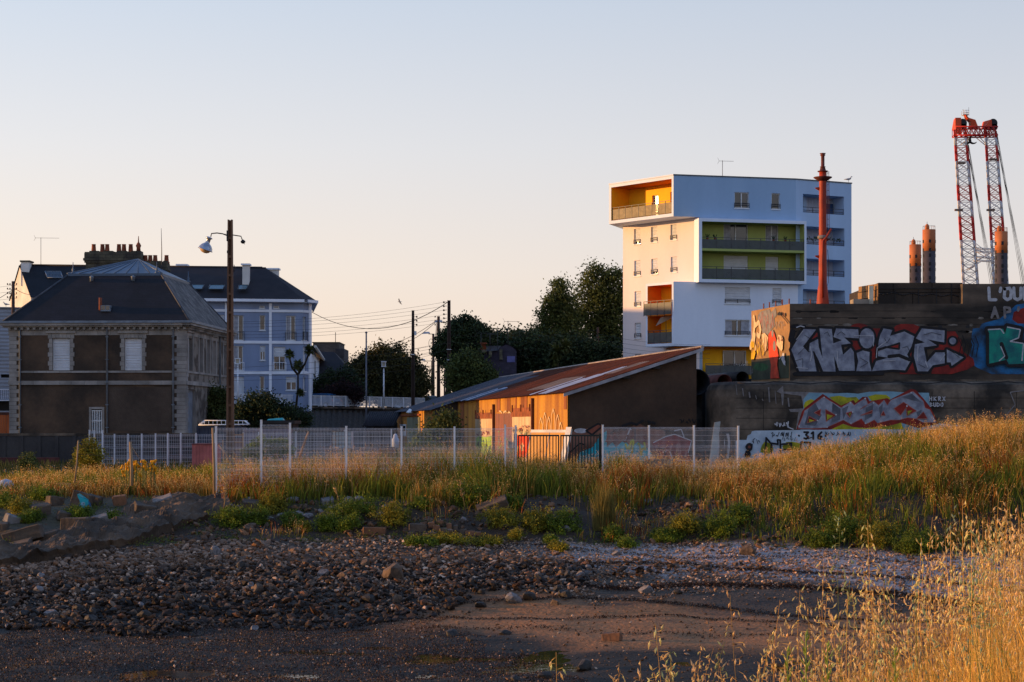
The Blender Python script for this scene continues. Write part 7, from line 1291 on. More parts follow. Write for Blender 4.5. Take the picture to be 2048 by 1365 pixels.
# ------------------------------------------------------------------ grass on the bank
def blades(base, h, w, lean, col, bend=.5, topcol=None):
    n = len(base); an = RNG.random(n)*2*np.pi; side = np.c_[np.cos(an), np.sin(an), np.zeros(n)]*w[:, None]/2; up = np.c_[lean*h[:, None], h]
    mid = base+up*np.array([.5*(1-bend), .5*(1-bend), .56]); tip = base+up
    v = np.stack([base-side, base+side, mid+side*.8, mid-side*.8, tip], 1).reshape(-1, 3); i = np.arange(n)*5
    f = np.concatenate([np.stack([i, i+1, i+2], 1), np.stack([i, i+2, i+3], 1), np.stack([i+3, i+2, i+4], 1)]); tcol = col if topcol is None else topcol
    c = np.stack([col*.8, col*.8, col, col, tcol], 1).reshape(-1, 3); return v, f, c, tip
GRASSM = colmat('grass_blades', .85, trans=.35, var=.15, vsc=1.5, island=.35)
def grass_zone():
    N0 = 210000; x = RNG.uniform(-21, 23.5, N0); y = RNG.uniform(52, 77, N0); cD = kv(x, CD_); fD = kv(x, FD_)
    xx = x/y*F+CX; n1 = fbm(x, y, .45, 3, 61); n2 = fbm(x, y, 1.4, 3, 71); n3 = fbm(x, y, .2, 2, 81); rightness = np.clip((xx-1380)/200, 0, 1)
    rel = (y-cD); dens = np.clip(.5+(rel+1.2+n1*1.2)/1.6, 0, 1)*np.clip(1.1-rel/14, .35, 1)
    low = np.clip((y-fD-.1)/1.2, 0, 1)*np.clip(rightness*np.clip(.95+n1*.8, 0, 1)+np.clip(n1*.9-.1, 0, .5)+np.clip(rel+1.3, 0, 1)*.4, 0, 1); dens = np.maximum(dens, low*.85)
    dens = np.where(xx < 60, dens*.9, dens); dens = dens*np.clip(1.15+n2*.9, .15, 1); dens = np.where((xx < 430) & (y < 65.8), 0, dens)
    patch = np.exp(-((xx-1318)/30)**2-((y-69.5)/.6)**2); dens = dens*(1-patch)
    k = RNG.random(N0) < dens; x, y, xx, n1, n2, n3, rel, rightness = (q[k] for q in (x, y, xx, n1, n2, n3, rel, rightness)); n = len(x); z = terr(x, y); base = np.c_[x, y, z]
    hb = np.interp(xx, [0, 400, 450, 700, 1000, 1300, 1500, 1700, 2000], [.45, .62, .84, .98, 1.02, .92, .68, .74, .90]); h = hb*(.55+.55*RNG.random(n))*(1+.3*n2)*np.clip(1+rel*.12, .45, 1.05)
    h = np.where((xx > 1030) & (xx < 1210) & (y > 66), h*.8, h)
    dry = n1*1.2+n3*1.0+RNG.normal(size=n)*.25+.2; green = dry+RNG.normal(size=n)*.35 < -.48; gp = fbm(x, y, .33, 3, 141); green = green | ((gp > .12) & (RNG.random(n) < .72)); red = (dry > -.12) & (RNG.random(n) < .30+.5*n2) & (rel < 3.5)
    c = np.tile(np.array([.52, .25, .035]), (n, 1)); q = RNG.random(n); c[q < .25] = [.68, .40, .11]; c[(q > .70)] = [.27, .19, .022]; c[green] = [.165, .175, .014]; c[red] = [.34, .09, .012]
    lowb = (rel < .3) & (RNG.random(n) < .42*rightness); c[lowb] = [.13, .16, .014]; green = green | lowb; c *= (.55+.6*RNG.random(n))[:, None]
    tuft = fbm(x, y, 2.6, 2, 111); h = h*(1+.32*tuft); lean = RNG.normal(size=(n, 2))*.24+np.c_[fbm(x, y, 1.1, 2, 121), fbm(x, y, 1.1, 2, 131)]*.22; w = np.where(green, .034, .024)*(.7+.6*RNG.random(n)); top = np.where(green[:, None], c*1.2, c*1.3)
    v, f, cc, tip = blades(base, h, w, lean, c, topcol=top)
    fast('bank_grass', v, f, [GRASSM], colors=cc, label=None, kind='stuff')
    s = (~green) & (RNG.random(n) < .5); tp = tip[s]; per = 4; cn = np.repeat(tp, per, 0)+RNG.normal(size=(len(tp)*per, 3))*np.array([.035, .035, .07]); cn[:, 2] -= .04; vq, q = quads(cn, .045, .5); cq = np.repeat(np.repeat(np.where((RNG.random(len(tp)) < .75)[:, None], [.78, .48, .17], [.50, .19, .05]), per, 0), 4, 0)
    fast('grass_seed_heads', vq, q, [GRASSM], colors=cq, kind='stuff')
grass_zone()
# yard ground cover behind the fences
def yard_cover():
    n = 9000; x = RNG.uniform(-34, 4, n); y = RNG.uniform(77, 108, n); z = terr(x, y); base = np.c_[x, y, z]; c = np.tile([.035, .045, .014], (n, 1)); v, f, cc, _ = blades(base, .2+.25*RNG.random(n), np.full(n, .06), RNG.normal(size=(n, 2))*.2, c); fast('yard_weeds', v, f, [GRASSM], colors=cc, kind='stuff')
yard_cover()
def herbs():     # low green ground plants creeping over the bank between the shrubs
    n = 5200; x = RNG.uniform(-20, 23, n); y = RNG.uniform(54, 66, n); fD = kv(x, FD_); cD = kv(x, CD_); n1 = fbm(x, y, .55, 3, 101); xx = x/y*F+CX; k = (y > fD-.2) & (y < cD+.5) & (RNG.random(n) < np.clip(n1*1.5+.15+np.clip((xx-1350)/400, 0, .7), 0, 1)); x, y = x[k], y[k]; n = len(x)
    per = 16; c = np.repeat(np.c_[x, y, terr(x, y)+.06], per, 0)+RNG.normal(size=(n*per, 3))*np.array([.13, .13, .05]); v, q = quads(c, .07, .5); col = np.array([[.10, .14, .022], [.17, .16, .028], [.06, .085, .016]])[np.repeat(RNG.integers(0, 3, n), per*4)]
    fast('bank_herbs', v, q, [GRASSM], colors=col*.9, kind='stuff')
herbs()
# tall thin weeds sticking out of the grass
def weeds():
    m = MB(); WM = mat('dry_weed_stem', (.30, .19, .08), .9, .3, 4); rr = random.Random(8)
    for k in range(70):
        u = rr.choice([rr.uniform(440, 1500), rr.uniform(1450, 2060)]); D = rr.uniform(62, 68); x = X(u, D); z = gz(x, D); h = rr.uniform(.9, 1.45); q = Vector((x, D, z)); tp = q+Vector((rr.uniform(-.25, .25), 0, h)); m.tube([q, q.lerp(tp, .5)+Vector((.03, 0, 0)), tp], [.012, .01, .006], WM, 4)
        for j in range(12): a = q.lerp(tp, .55+.45*rr.random()); m.tube([a, a+Vector((rr.uniform(-.12, .12), rr.uniform(-.1, .1), rr.uniform(.0, .14)))], [.008, .014], WM, 3)
    m.build('tall_weeds', kind='stuff')
weeds()
def flowers():
    m = MB(); YF = mat('yellow_petals', (.75, .38, .01), .7, .1, trans=.3); GS = mat('flower_stem', (.06, .09, .02)); rr = random.Random(5)
    for k in range(46):
        u = 242+72*rr.random(); v = 921+rr.gauss(12, 7)+abs(u-285)*.1; D = 66.3+rr.random(); q = P(u, v, D); g = Vector((q.x, q.y, gz(q.x, q.y))); m.tube([g, q], .012, GS, 3)
        for j in range(3): c = q+Vector((rr.uniform(-.05, .05), rr.uniform(-.04, .04), rr.uniform(-.07, .05))); m.lathe(c, [(.005, -.03), (.04, .0), (.035, .05), (.01, .07)], YF, 5)
    m.build('yellow_flowers', label='clump of bright yellow flowers glowing in the grass below the grey far fence', cat='flowers')
flowers()
def shrub(u, v, rx, ry, lm, lab, name='shrub', grp='low shrubs growing on the bank', leaf=.075, tall=False):
    g = ground_at(u, v+ry*.8, 44, 72); D = g.y; c = (X(u, D), D, max(Z(v, D), g.z+.1)); a, b = rx/F*D*1.3, ry/F*D*1.4; t = thing(name, g, lab, 'shrub', grp); n = int(1200+a*3600)//26*26
    lobes = [((c[0]+rnd.uniform(-.5, .5)*a, c[1]+rnd.uniform(-.2, .3), c[2]+rnd.uniform(-.35, .3)*b), (a*rnd.uniform(.5, .75), a*.6, b*rnd.uniform(.65, .95))) for k in range(7)]
    if tall:
        k = 420; base = np.c_[c[0]+RNG.normal(size=k)*a*.45, D+RNG.normal(size=k)*a*.3, np.full(k, g.z-.05)]; col = np.tile([.22, .17, .04], (k, 1)); vv, f, cc, _ = blades(base, 2*b*(.5+.6*RNG.random(k)), np.full(k, .02), RNG.normal(size=(k, 2))*.1, col); fast('stems', vv, f, [GRASSM], colors=cc, parent=t, org=g); return t
    vv, q = quads(cloud(lobes, n, .14, hollow=.1), leaf, .5); fast('foliage', vv, q, [lm], parent=t, org=g)
    k = int(40+a*60); pts = cloud(lobes, k*26, .1, hollow=.6)[::26][:k]; vv, f, cc, _ = blades(pts-np.array([0, 0, .08]), .12+.14*RNG.random(len(pts)), np.full(len(pts), .022), RNG.normal(size=(len(pts), 2))*.5, np.tile([.10, .14, .03], (len(pts), 1))); fast('sprigs', vv, f, [GRASSM], colors=cc, parent=t, org=g)
    m = MB(); m.tube([g-Vector((0, 0, .05)), Vector(c)], [.03, .012], BARK, 5); [m.tube([Vector((g.x, g.y, g.z+.03)), Vector(l[0])], [.018, .006], BARK, 4) for l in lobes]; m.build('stem', t); return t
SH = [(456, 1036, 32, 22, LF_GR, 'dark green shrub at the upper right end of the concrete ramp'), (513, 1032, 26, 20, LF_GR, 'second green shrub to the right of the concrete ramp'), (548, 1012, 22, 20, LF_YG, 'yellowish shrub just under the tall reddish grass below the fence corner'), (583, 1042, 22, 14, LF_GR, 'small green shrub at the bank foot left of the loose rubble'), (606, 1055, 15, 10, LF_YG, 'low yellow green tuft on the shingle edge'), (653, 1046, 19, 16, LF_GR, 'round green shrub left of the biggest bank shrub'), (707, 1022, 42, 22, LF_GR, 'biggest spreading green shrub in the middle of the bank'), (689, 1050, 26, 14, LF_GR, 'green shrub hanging below the biggest spreading one'), (788, 1034, 36, 22, LF_YG, 'dome shaped shrub with orange brown top beside the ruined stone wall'), (805, 984, 20, 15, LF_GR, 'small shrub high on the bank under the dry grass'), (848, 1006, 15, 13, LF_GR, 'small round shrub above the ruined stone wall'), (936, 990, 34, 25, LF_GR, 'bright round shrub high on the bank above the dark stones'), (1022, 1006, 18, 11, LF_GR, 'small shrub left of the bare stony slope'), (1003, 1038, 36, 19, LF_YG, 'wide yellow green shrub at the right of the ruined stone wall'), (1075, 1044, 30, 22, LF_YG, 'tall domed shrub, left half of the largest pair'), (1118, 1044, 34, 22, LF_GR, 'dark domed shrub, right half of the largest pair'), (1100, 1083, 9, 6, LF_GR, 'tiny green tuft on the shells below the largest pair'), (1036, 1073, 14, 8, LF_YG, 'small yellow tuft below the wide shrub'), (1118, 1098, 14, 5, LF_YG, 'flat yellow tuft on the shell beach'), (1226, 1070, 16, 14, LF_GR, 'dark shrub at the foot of the tall dry grass tuft'), (1252, 1090, 16, 6, LF_GR, 'flat green tuft on the shells at the foot of the bank'), (1335, 1072, 34, 12, LF_GR, 'low spreading green weeds at the right part of the bank'), (1378, 1046, 36, 22, LF_YG, 'feathery yellow green shrub, left of the pair on the right bank'), (1432, 1056, 34, 22, LF_GR, 'feathery bright green shrub, right of the pair on the right bank'), (1480, 1030, 26, 18, LF_GR, 'green weeds above the stony gap on the right bank'), (1640, 1082, 34, 16, LF_GR, 'dark green shrub nearest the stony gap on the right bank'), (1700, 1058, 38, 24, LF_GR, 'large green shrub behind the first foreground oat stalks'), (1770, 1070, 40, 26, LF_YG, 'yellow green shrub in the middle of the right bank foot'), (1830, 1088, 40, 24, LF_GR, 'low dark shrub behind the foreground oats on the right'), (900, 1080, 46, 6, LF_YG, 'flat strip of yellow green plants in front of the ruined stone wall'), (845, 1086, 26, 5, LF_GR, 'flat green mat at the left foot of the ruined stone wall'), (985, 1086, 26, 5, LF_YG, 'flat green mat to the right of the ruined stone wall'),
      (16, 1006, 20, 12, LF_GR, 'green plant at the left edge above the concrete blocks'), (42, 1014, 22, 13, LF_YG, 'yellow green plant left of the graffiti painted block'), (84, 990, 26, 12, LF_GR, 'green plant under the long horizontal block in the grass'), (63, 1036, 19, 11, LF_GR, 'green plant above the longest concrete block'), (155, 1028, 24, 10, LF_GR, 'green plant at the foot of the graffiti painted block'), (228, 1034, 14, 8, LF_GR, 'small green plant between the blocks and the concrete ramp')]
for u, v, rx, ry, lm, lab in SH: shrub(u, v, rx, ry, lm, lab)
shrub(1208, 1030, 17, 36, LF_YG, 'tall upright tuft of dry golden grass standing alone on the bank', 'grass_tuft', None, tall=True)
# ------------------------------------------------------------------ rocks
def proto(sub, seed, flat=.65, rough=.45):
    bm = bmesh.new(); bmesh.ops.create_icosphere(bm, subdivisions=sub, radius=1); rr = np.random.default_rng(seed); pl = rr.normal(size=(7, 3)); pl /= np.linalg.norm(pl, axis=1)[:, None]; d = .42+.36*rr.random(7)
    v = np.array([list(q.co) for q in bm.verts]); f = np.array([[q.index for q in p.verts] for p in bm.faces]); bm.free()
    v *= (1+rough*(rr.random(len(v))-.5))[:, None]
    for k in range(7): s = v@pl[k]; ex = np.maximum(s-d[k], 0); v -= ex[:, None]*pl[k]
    v *= np.array([1, .8, flat]); return v, f
PR1 = [proto(1, s, .62) for s in range(6)]; PR2 = [proto(2, s+20, .7, .16) for s in range(8)]
ROCKM = colmat('beach_stone', .8, var=.4, vsc=9, bump=.5, bsc=18)
def scatter(name, pos, size, col, prot=PR1, sink=.25):
    V = []; Fc = []; C = []; off = 0; pid = RNG.integers(0, len(prot), len(pos))
    for k, (pv, pf) in enumerate(prot):
        s = pid == k; n = s.sum()
        if not n: continue
        a = RNG.random(n)*2*np.pi; tl = RNG.normal(size=(n, 2))*.3; ca, sa = np.cos(a), np.sin(a); sz = size[s][:, None]; q = pv[None]*sz[..., None]*(1+.25*RNG.normal(size=(n, 1, 3))*.6)
        x = q[..., 0]*ca[:, None]-q[..., 1]*sa[:, None]; y = q[..., 0]*sa[:, None]+q[..., 1]*ca[:, None]; z = q[..., 2]+x*tl[:, :1]+y*tl[:, 1:]
        w_ = np.stack([x, y, z], 2)+pos[s][:, None, :]+np.stack([np.zeros(n), np.zeros(n), size[s]*.62*(1-2*sink)], 1)[:, None]
        V.append(w_.reshape(-1, 3)); Fc.append((pf[None]+np.arange(n)[:, None, None]*len(pv)+off).reshape(-1, 3)); C.append(np.repeat(col[s], len(pv), 0)); off += n*len(pv)
    fast(name, np.concatenate(V), np.concatenate(Fc), [ROCKM], colors=np.concatenate(C), kind='stuff')
def area(n, x0, x1, y0, y1): x = RNG.uniform(x0, x1, n); y = RNG.uniform(y0, y1, n); return x, y
def fdist(x): return kv(x, FD_)
def mkcol(n, pal, pr, j=.35): return np.array(pal)[RNG.choice(len(pal), n, p=pr)]*np.array([1.22, .84, .54])*(1-j+2*j*RNG.random(n))[:, None]
def shore():
    # dark rubble, left and centre
    x, y = area(42000, -19, 8, 44, 61); n1 = fbm(x, y, .35, 3, 91); u = x/y*F+CX; fd = fdist(x); lo = np.interp(u, [-200, 0, 600, 850, 1000, 1200], [47, 47, 46.8, 49.5, 52, 54]); keep = (y > lo+n1*.9) & (y < fd-np.where(x < -8, .2, 2.2)+n1*1.2) & (RNG.random(len(x)) < np.clip(1.25-np.clip((u-1000)/300, 0, 1)+n1*.3, 0, 1)); x, y = x[keep], y[keep]; n = len(x)
    s = .024+.15*RNG.random(n)**4.2; up = np.clip((y-(fdist(x)-4.2))/1.8, 0, 1); c = mkcol(n, [(.018, .014, .012), (.036, .024, .015), (.010, .009, .009), (.08, .045, .026), (.12, .10, .09)], [.42, .25, .2, .1, .03]); c2 = mkcol(n, [(.15, .13, .13), (.10, .085, .08), (.2, .18, .18), (.14, .09, .06)], [.4, .3, .15, .15]); c = c*(1-up[:, None])+c2*up[:, None]
    scatter('dark_rubble', np.c_[x, y, terr(x, y)], s, c)
    # shingle along the top of the beach
    x, y = area(60000, -18, 22, 48, 60.5); fd = fdist(x); n1 = fbm(x, y, .5, 3, 92); keep = (y < fd+.3) & (y > fd-8.0+n1*1.8) & (RNG.random(len(x)) < .75+.3*n1); x, y, fd = x[keep], y[keep], fd[keep]; n = len(x); s = .016+.06*RNG.random(n)**3; s *= np.where(x < 2, 1.5, 1); c = mkcol(n, [(.17, .15, .15), (.10, .085, .08), (.26, .24, .25), (.17, .11, .075), (.42, .40, .42)], [.34, .26, .18, .12, .10])
    scatter('shingle', np.c_[x, y, terr(x, y)], s, c, PR1[:3])
    # white shells
    x, y = area(17000, -3, 22, 51, 60.5); fd = fdist(x); n1 = fbm(x, y, .6, 3, 93); keep = (y < fd+.2) & (RNG.random(len(x)) < np.clip(1.0-(fd-y)/3.4+n1*.4, 0.03, 1)*np.clip((x+3)/4, .1, 1)); x, y = x[keep], y[keep]; n = len(x); scatter('shells', np.c_[x, y, terr(x, y)+.01], .013+.026*RNG.random(n)**2, mkcol(n, [(.55, .53, .58), (.40, .37, .38)], [.6, .4], .2), PR1[:2], .1)
    # sparse stones on sand and tidal flat, wet seaweed speckle with painted water glints
    x, y = area(9000, -12, 17, 37, 55); n = len(x); scatter('scattered_stones', np.c_[x, y, terr(x, y)], .012+.05*RNG.random(n)**5, mkcol(n, [(.07, .055, .045), (.14, .11, .09), (.35, .32, .32)], [.6, .3, .1]), PR1[:3])
    x, y = area(110000, -13, 5.5, 37, 49.5); u = x/y*F+CX; n1 = fbm(x, y, .8, 3, 94); z = terr(x, y); keep = (u < 1180-((y-37)*28)+n1*60) & (z > CZ+FLAT-.035) & (RNG.random(len(x)) < .75+.5*n1); x, y, z = x[keep], y[keep], z[keep]; n = len(x); c = np.c_[x, y, z+.012+.012*RNG.random(n)]; v, q = quads(c, .022+.03*RNG.random(n), .5); SW = colmat('wet_seaweed', .62, var=.4, vsc=5, island=.5, spec=.22)
    fast('seaweed_and_glint_flecks', v, q, [SW], colors=np.repeat(mkcol(n, [(.045, .028, .026), (.022, .015, .016), (.10, .08, .09), (.05, .055, .02), (.45, .42, .5)], [.42, .33, .14, .09, .02]), 4, 0), kind='stuff')
    # wrack lines: dark weed and straw
    V = []; 
    for off, k, sp in ((6.4, 15000, .17), (3.4, 7000, .09), (1.8, 2000, .10), (9, 4000, .10), (11.5, 2600, .10), (13.5, 1500, .2)):
        x = RNG.uniform(-2 if off > 6 else -6, 19, k); y = fdist(x)-off+fbm(x, x*0, .25, 3, int(off*7))*.9+RNG.normal(size=k)*sp; V.append(np.c_[x, y, terr(x, y)+.02+.03*RNG.random(k)])
    c = np.concatenate(V); n = len(c); v, q = quads(c, .07, .35); fast('wrack_line', v, q, [SW], colors=np.repeat(mkcol(n, [(.016, .010, .008), (.05, .025, .012)], [.85, .15]), 4, 0), kind='stuff')
    k = 700; x = RNG.uniform(-7, 10, k); y = fdist(x)-3.0+RNG.normal(size=k)*.6; b = np.c_[x, y, terr(x, y)+.03]; a = RNG.random(k)*6.28; d = np.c_[np.cos(a), np.sin(a)*.5, RNG.normal(size=k)*.12]*(.06+.22*RNG.random(k)**3)[:, None]; s_ = np.array([0, 0, .006]); v = np.stack([b-d-s_, b+d-s_, b+d+s_, b-d+s_], 1).reshape(-1, 3); q = np.arange(4*k).reshape(-1, 4); fast('straw_litter', v, q, [ROCKM], colors=np.repeat(mkcol(k, [(.38, .24, .12), (.2, .11, .06)], [.6, .4]), 4, 0), kind='stuff')
    # rubble on the bank face
    x, y = area(16000, -16, 22, 53, 67); fd = fdist(x); n1 = fbm(x, y, .5, 3, 95); keep = (y > fd-.6) & (y < fd+5.2+n1*2) & (RNG.random(len(x)) < np.clip(.45+n1*1.1, .05, .9)*np.where(x > 9, .25, 1)); x, y = x[keep], y[keep]; n = len(x); scatter('bank_rubble', np.c_[x, y, terr(x, y)], .03+.16*RNG.random(n)**4, mkcol(n, [(.085, .065, .055), (.13, .09, .065), (.05, .042, .04), (.2, .17, .16)], [.45, .25, .2, .1]))
shore()
# single larger stones on the foreshore
def boulder_protos():
    out = []
    for i, (v, f) in enumerate(PR2):
        m = MB(); mt = [mat('dark_wet_stone', (.05, .038, .028), .7, .45, 3, col2=(.022, .019, .018), bump=.5, bsc=12), mat('brown_stone', (.11, .07, .045), .85, .4, 3, bump=.5, bsc=12), mat('grey_stone', (.16, .14, .135), .85, .35, 3, bump=.5, bsc=12)][(0, 1, 0, 2, 0, 1, 2, 0)[i]]
        m.idx([tuple(q) for q in v], [tuple(int(a) for a in t_) for t_ in f], mt, False); me_o = m.build('beach_stone', kind='structure'); del me_o['kind']; out.append(me_o)
    return out
PB = boulder_protos(); first = [True]*8
def put_stone(u, v, wpx, k, label, grp=None, asp=1.0, rz=None):
    g = ground_at(u, v, 30, 72); s = wpx/2/F*g.y
    o = PB[k] if first[k] else PB[k].copy()
    if not first[k]: sc.collection.objects.link(o)
    first[k] = False; o.location = (g.x, g.y, g.z+s*.3*asp); o.scale = (s, s*.9, s*asp*1.25); o.rotation_euler = (rnd.uniform(-.2, .2), rnd.uniform(-.2, .2), rnd.uniform(0, 6.28) if rz is None else rz); o['label'] = label; o['category'] = 'stone'
    if grp: o['group'] = grp
    elif 'group' in o: del o['group']
    return o
rr = random.Random(21); GL = 'larger loose stone lying among the dark rubble of the foreshore'
for i in range(120):
    u = rr.uniform(-10, 1180); vlo = 1120 if u > 450 else 1150; v = rr.uniform(vlo, 1262 if u < 750 else 1215); put_stone(u, v, rr.uniform(15, 30)*(1 if rr.random() < .85 else 1.4), rr.choice([0, 0, 1, 2, 4, 5, 7, 3]), GL, 'larger stones in the foreshore rubble', rr.uniform(.7, 1))
GB = 'grey brown stone sticking out of the earth of the bank'
for i in range(46):
    u = rr.choice([rr.uniform(560, 1330), rr.uniform(480, 700)]); v = rr.uniform(1000, 1068); put_stone(u, v, rr.uniform(14, 34), rr.choice([1, 3, 6, 5]), GB, 'stones in the bank', rr.uniform(.6, .9))
for (u, v, w_, k, lab, asp) in ((785, 1160, 58, 5, 'largest half-round boulder in the dark rubble, rusty stain on its face', 1.1), (1133, 1156, 26, 4, 'dark square stone touching a pale rounded one', 1.1), (1160, 1156, 20, 3, 'pale rounded stone standing right of the dark square one', 1.3), (1496, 1110, 42, 1, 'brown slab stone at the foot of the right bank', .9), (1232, 1111, 22, 3, 'whitish stone on the wrack line in the shells', .8), (1290, 1186, 34, 3, 'pale stone on the dark wrack line', .8), (1356, 1188, 22, 4, 'dark stone right of the pale one on the wrack line', .8), (1165, 1340, 52, 4, 'dark wet stone at the bottom edge near the oat stalk', .8), (1090, 1358, 40, 0, 'dark stone in the puddle at the bottom edge', .7), (1030, 1362, 30, 7, 'small dark stone in the puddle, leftmost of three', .7), (216, 1245, 13, 1, 'tiny sunlit stone on the dark tidal flat', 1.4), (960, 1215, 34, 0, 'flat dark stone on the edge of the sand', .6), (810, 1228, 30, 2, 'dark stone at the upper left corner of the sand', .8), (905, 1272, 40, 7, 'low dark stone pile at the edge of the puddle', .6), (940, 1282, 24, 1, 'brown stone next to the low dark pile at the puddle', .8), (1010, 1270, 30, 4, 'low dark stone on the sand left of the square block', .6), (430, 1112, 26, 6, 'upright pale stone on the shingle below the concrete ramp', 1.5), (1560, 1340, 50, 0, 'dark stone half hidden behind the foreground oats', .7)):
    put_stone(u, v, w_, k, lab, None, asp)
for k in range(8):
    if first[k]: bpy.data.objects.remove(PB[k])
# ------------------------------------------------------------------ concrete blocks, ramp, ruined wall
BLKC = mat('grey_block_concrete', (.11, .078, .056), .95, .4, 2, col2=(.05, .037, .028), bump=.5, bsc=12); BLKP_ = mat('pale_block_concrete', (.20, .18, .17), .95, .3, 2, col2=(.12, .105, .10), bump=.5, bsc=12); BRICKC = mat('brown_masonry_block', (.22, .10, .05), .95, .35, 2.5, col2=(.13, .065, .038), bump=.5, bsc=14)
def block(u, v, wpx, hpx, dep, rz, tx, ty, mt, lab, name='concrete_block', cat='concrete block', taper=.0, grp=None):
    g = ground_at(u, v, 44, 74); D = g.y; w_, h = wpx/F*D, hpx/F*D; bm = bmesh.new(); bmesh.ops.create_cube(bm, size=1)
    for q in bm.verts: q.co = Vector((q.co.x*w_*(1-taper*(q.co.z+.5)), q.co.y*dep, q.co.z*h))+Vector((rnd.uniform(-1, 1), rnd.uniform(-1, 1), rnd.uniform(-1, 1)))*.035*min(1, w_)
    bmesh.ops.bevel(bm, geom=list(bm.edges), offset=min(.03, h*.1), segments=1, affect='EDGES')
    bmesh.ops.subdivide_edges(bm, edges=[e for e in bm.edges if e.calc_length() > .25], cuts=2, use_grid_fill=True)
    for q in bm.verts: q.co += Vector((rnd.uniform(-1, 1), rnd.uniform(-1, 1), rnd.uniform(-1, 1)))*.010
    bmesh.ops.rotate(bm, verts=bm.verts, cent=(0, 0, 0), matrix=Matrix.Rotation(rz, 3, 'Z')@Matrix.Rotation(ty, 3, 'Y')@Matrix.Rotation(tx, 3, 'X'))
    me = bpy.data.meshes.new(name); bm.to_mesh(me); bm.free(); me.materials.append(mt); o = bpy.data.objects.new(name, me); sc.collection.objects.link(o); o.location = (g.x, g.y+dep*.3, g.z+h*.42); ORG[o.name] = o.location.copy(); tag(o, lab, cat, grp); return o, g, w_, h
o, g, w_, h = block(162, 1018, 38, 34, .5, -.15, -.12, .28, BLKC, 'tilted concrete block painted with a turquoise and blue graffiti')
fc = Face((o.location.x-.35, o.location.y-.36), (o.location.x+.35, o.location.y-.41)); tr = lambda x, y: (140+(x-940)/6.83, 983+(y-570)/6.83); p = Paint(fc, tr, -.01)
p.fill([(1040, 610), (1075, 600), (1190, 680), (1200, 740), (1160, 800), (1110, 790), (1070, 790), (1075, 700), (1050, 660)], TURQ); p.fill([(1190, 700), (1215, 720), (1250, 810), (1230, 820), (1200, 780)], BLUP); p.ell(1120, 740, 30, 26, CYAN, 12); p.ell(1130, 742, 13, 11, BLUP, 10); p.line([(1100, 650), (1180, 680)], .02, BLUP); p.line([(1055, 610), (1120, 650)], .03, CYAN); p.build('block_graffiti', o)
for a in ((46, 1084, 78, 27, .45, -.12, 0, -.28, BLKC, 'longest tilted concrete block at the left edge'), (150, 1064, 56, 30, .5, -.1, .1, -.05, BLKC, 'broad upright slab at the middle of the block pile'), (149, 1080, 58, 14, .5, -.1, .2, -.38, BLKP_, 'pale edged slab lying across the front of the pile, touching the ramp'), (96, 1082, 40, 18, .45, -.1, .1, -.32, BLKC, 'tilted brown slab left of the pale edged one'), (112, 983, 54, 17, .5, -.05, 0, .02, BLKP_, 'long horizontal block lying in the grass above the pile', 'concrete_block'), (197, 1052, 34, 20, .45, .3, .15, -.25, BLKP_, 'wedge shaped grey block right of the broad slab'), (221, 1030, 26, 9, .4, 0, 0, -.25, BLKP_, 'small pale block between the graffiti block and the ramp'), (238, 1012, 26, 22, .4, .1, .1, -.1, BRICKC, 'reddish brown block right of the graffiti block'), (288, 1030, 42, 24, .6, .3, .2, .1, BLKC, 'rounded rough block at the top of the concrete ramp'), (325, 1012, 38, 18, .5, .2, .2, -.3, BLKP_, 'pale tilted slab with a flat sunlit top above the ramp'), (22, 1048, 28, 18, .4, .7, .2, .3, BLKP_, 'grey pointed block at the left edge above the longest block'), (2, 1062, 24, 18, .4, 0, .1, 0, BLKC, 'block cut by the left edge of the picture'), (33, 1098, 56, 14, .5, 0, .2, -.2, BLKC, 'rough slab below the longest block'), (108, 1012, 30, 20, .5, .6, 0, .1, BLKC, 'dark block under the long horizontal one'), (80, 1030, 36, 22, .5, .4, .1, -.1, BLKC, 'dark rough block left of the graffiti block'), (186, 1010, 30, 20, .4, -.2, .0, .2, BLKC, 'dark block directly behind the graffiti block'), (60, 1106, 30, 12, .4, .4, .1, .1, BLKC, 'small dark slab at the lower left of the pile'), (126, 1040, 26, 18, .4, .5, .2, .2, BLKC, 'dark block between the longest block and the broad slab'), (1225, 1312, 38, 15, .35, -.25, 0, -.06, BRICKC, 'single square stone block lying on the open sand'), (500, 1018, 34, 18, .5, .3, .2, .1, BLKC, 'rough brown block in the bank below the fence corner'), (655, 1010, 26, 14, .4, .3, .2, -.1, BLKP_, 'pale tilted block in the middle of the bank'), (985, 1022, 62, 20, .5, 0, .3, -.35, BLKC, 'large bare slab of rock right of the bright round shrub')):
    block(*a[:10])
rr = random.Random(33)
for i, (u, v, w_, h) in enumerate(((835, 1066, 34, 20), (862, 1056, 13, 12), (872, 1062, 14, 12), (886, 1070, 16, 14), (898, 1062, 11, 16), (900, 1078, 13, 12), (911, 1064, 10, 14), (914, 1078, 12, 11), (880, 1050, 14, 9), (926, 1070, 15, 12), (940, 1072, 20, 10), (955, 1072, 14, 8), (866, 1074, 14, 9), (852, 1076, 12, 9), (930, 1082, 14, 9), (822, 1074, 12, 10))):
    block(u, v, w_, h, .35, rr.uniform(-.2, .2), 0, rr.uniform(-.08, .08), BRICKC if i % 3 else BLKC, 'squared brown stone in the ruined wall stub at the bank foot' if i else 'largest flat brown block at the left end of the ruined wall stub', 'wall_stone', 'stone', grp='stones of the ruined wall stub' if i else None)
block(748, 1070, 46, 15, .4, 0, 0, .04, BRICKC, 'low brown masonry block left of the ruined wall stub')
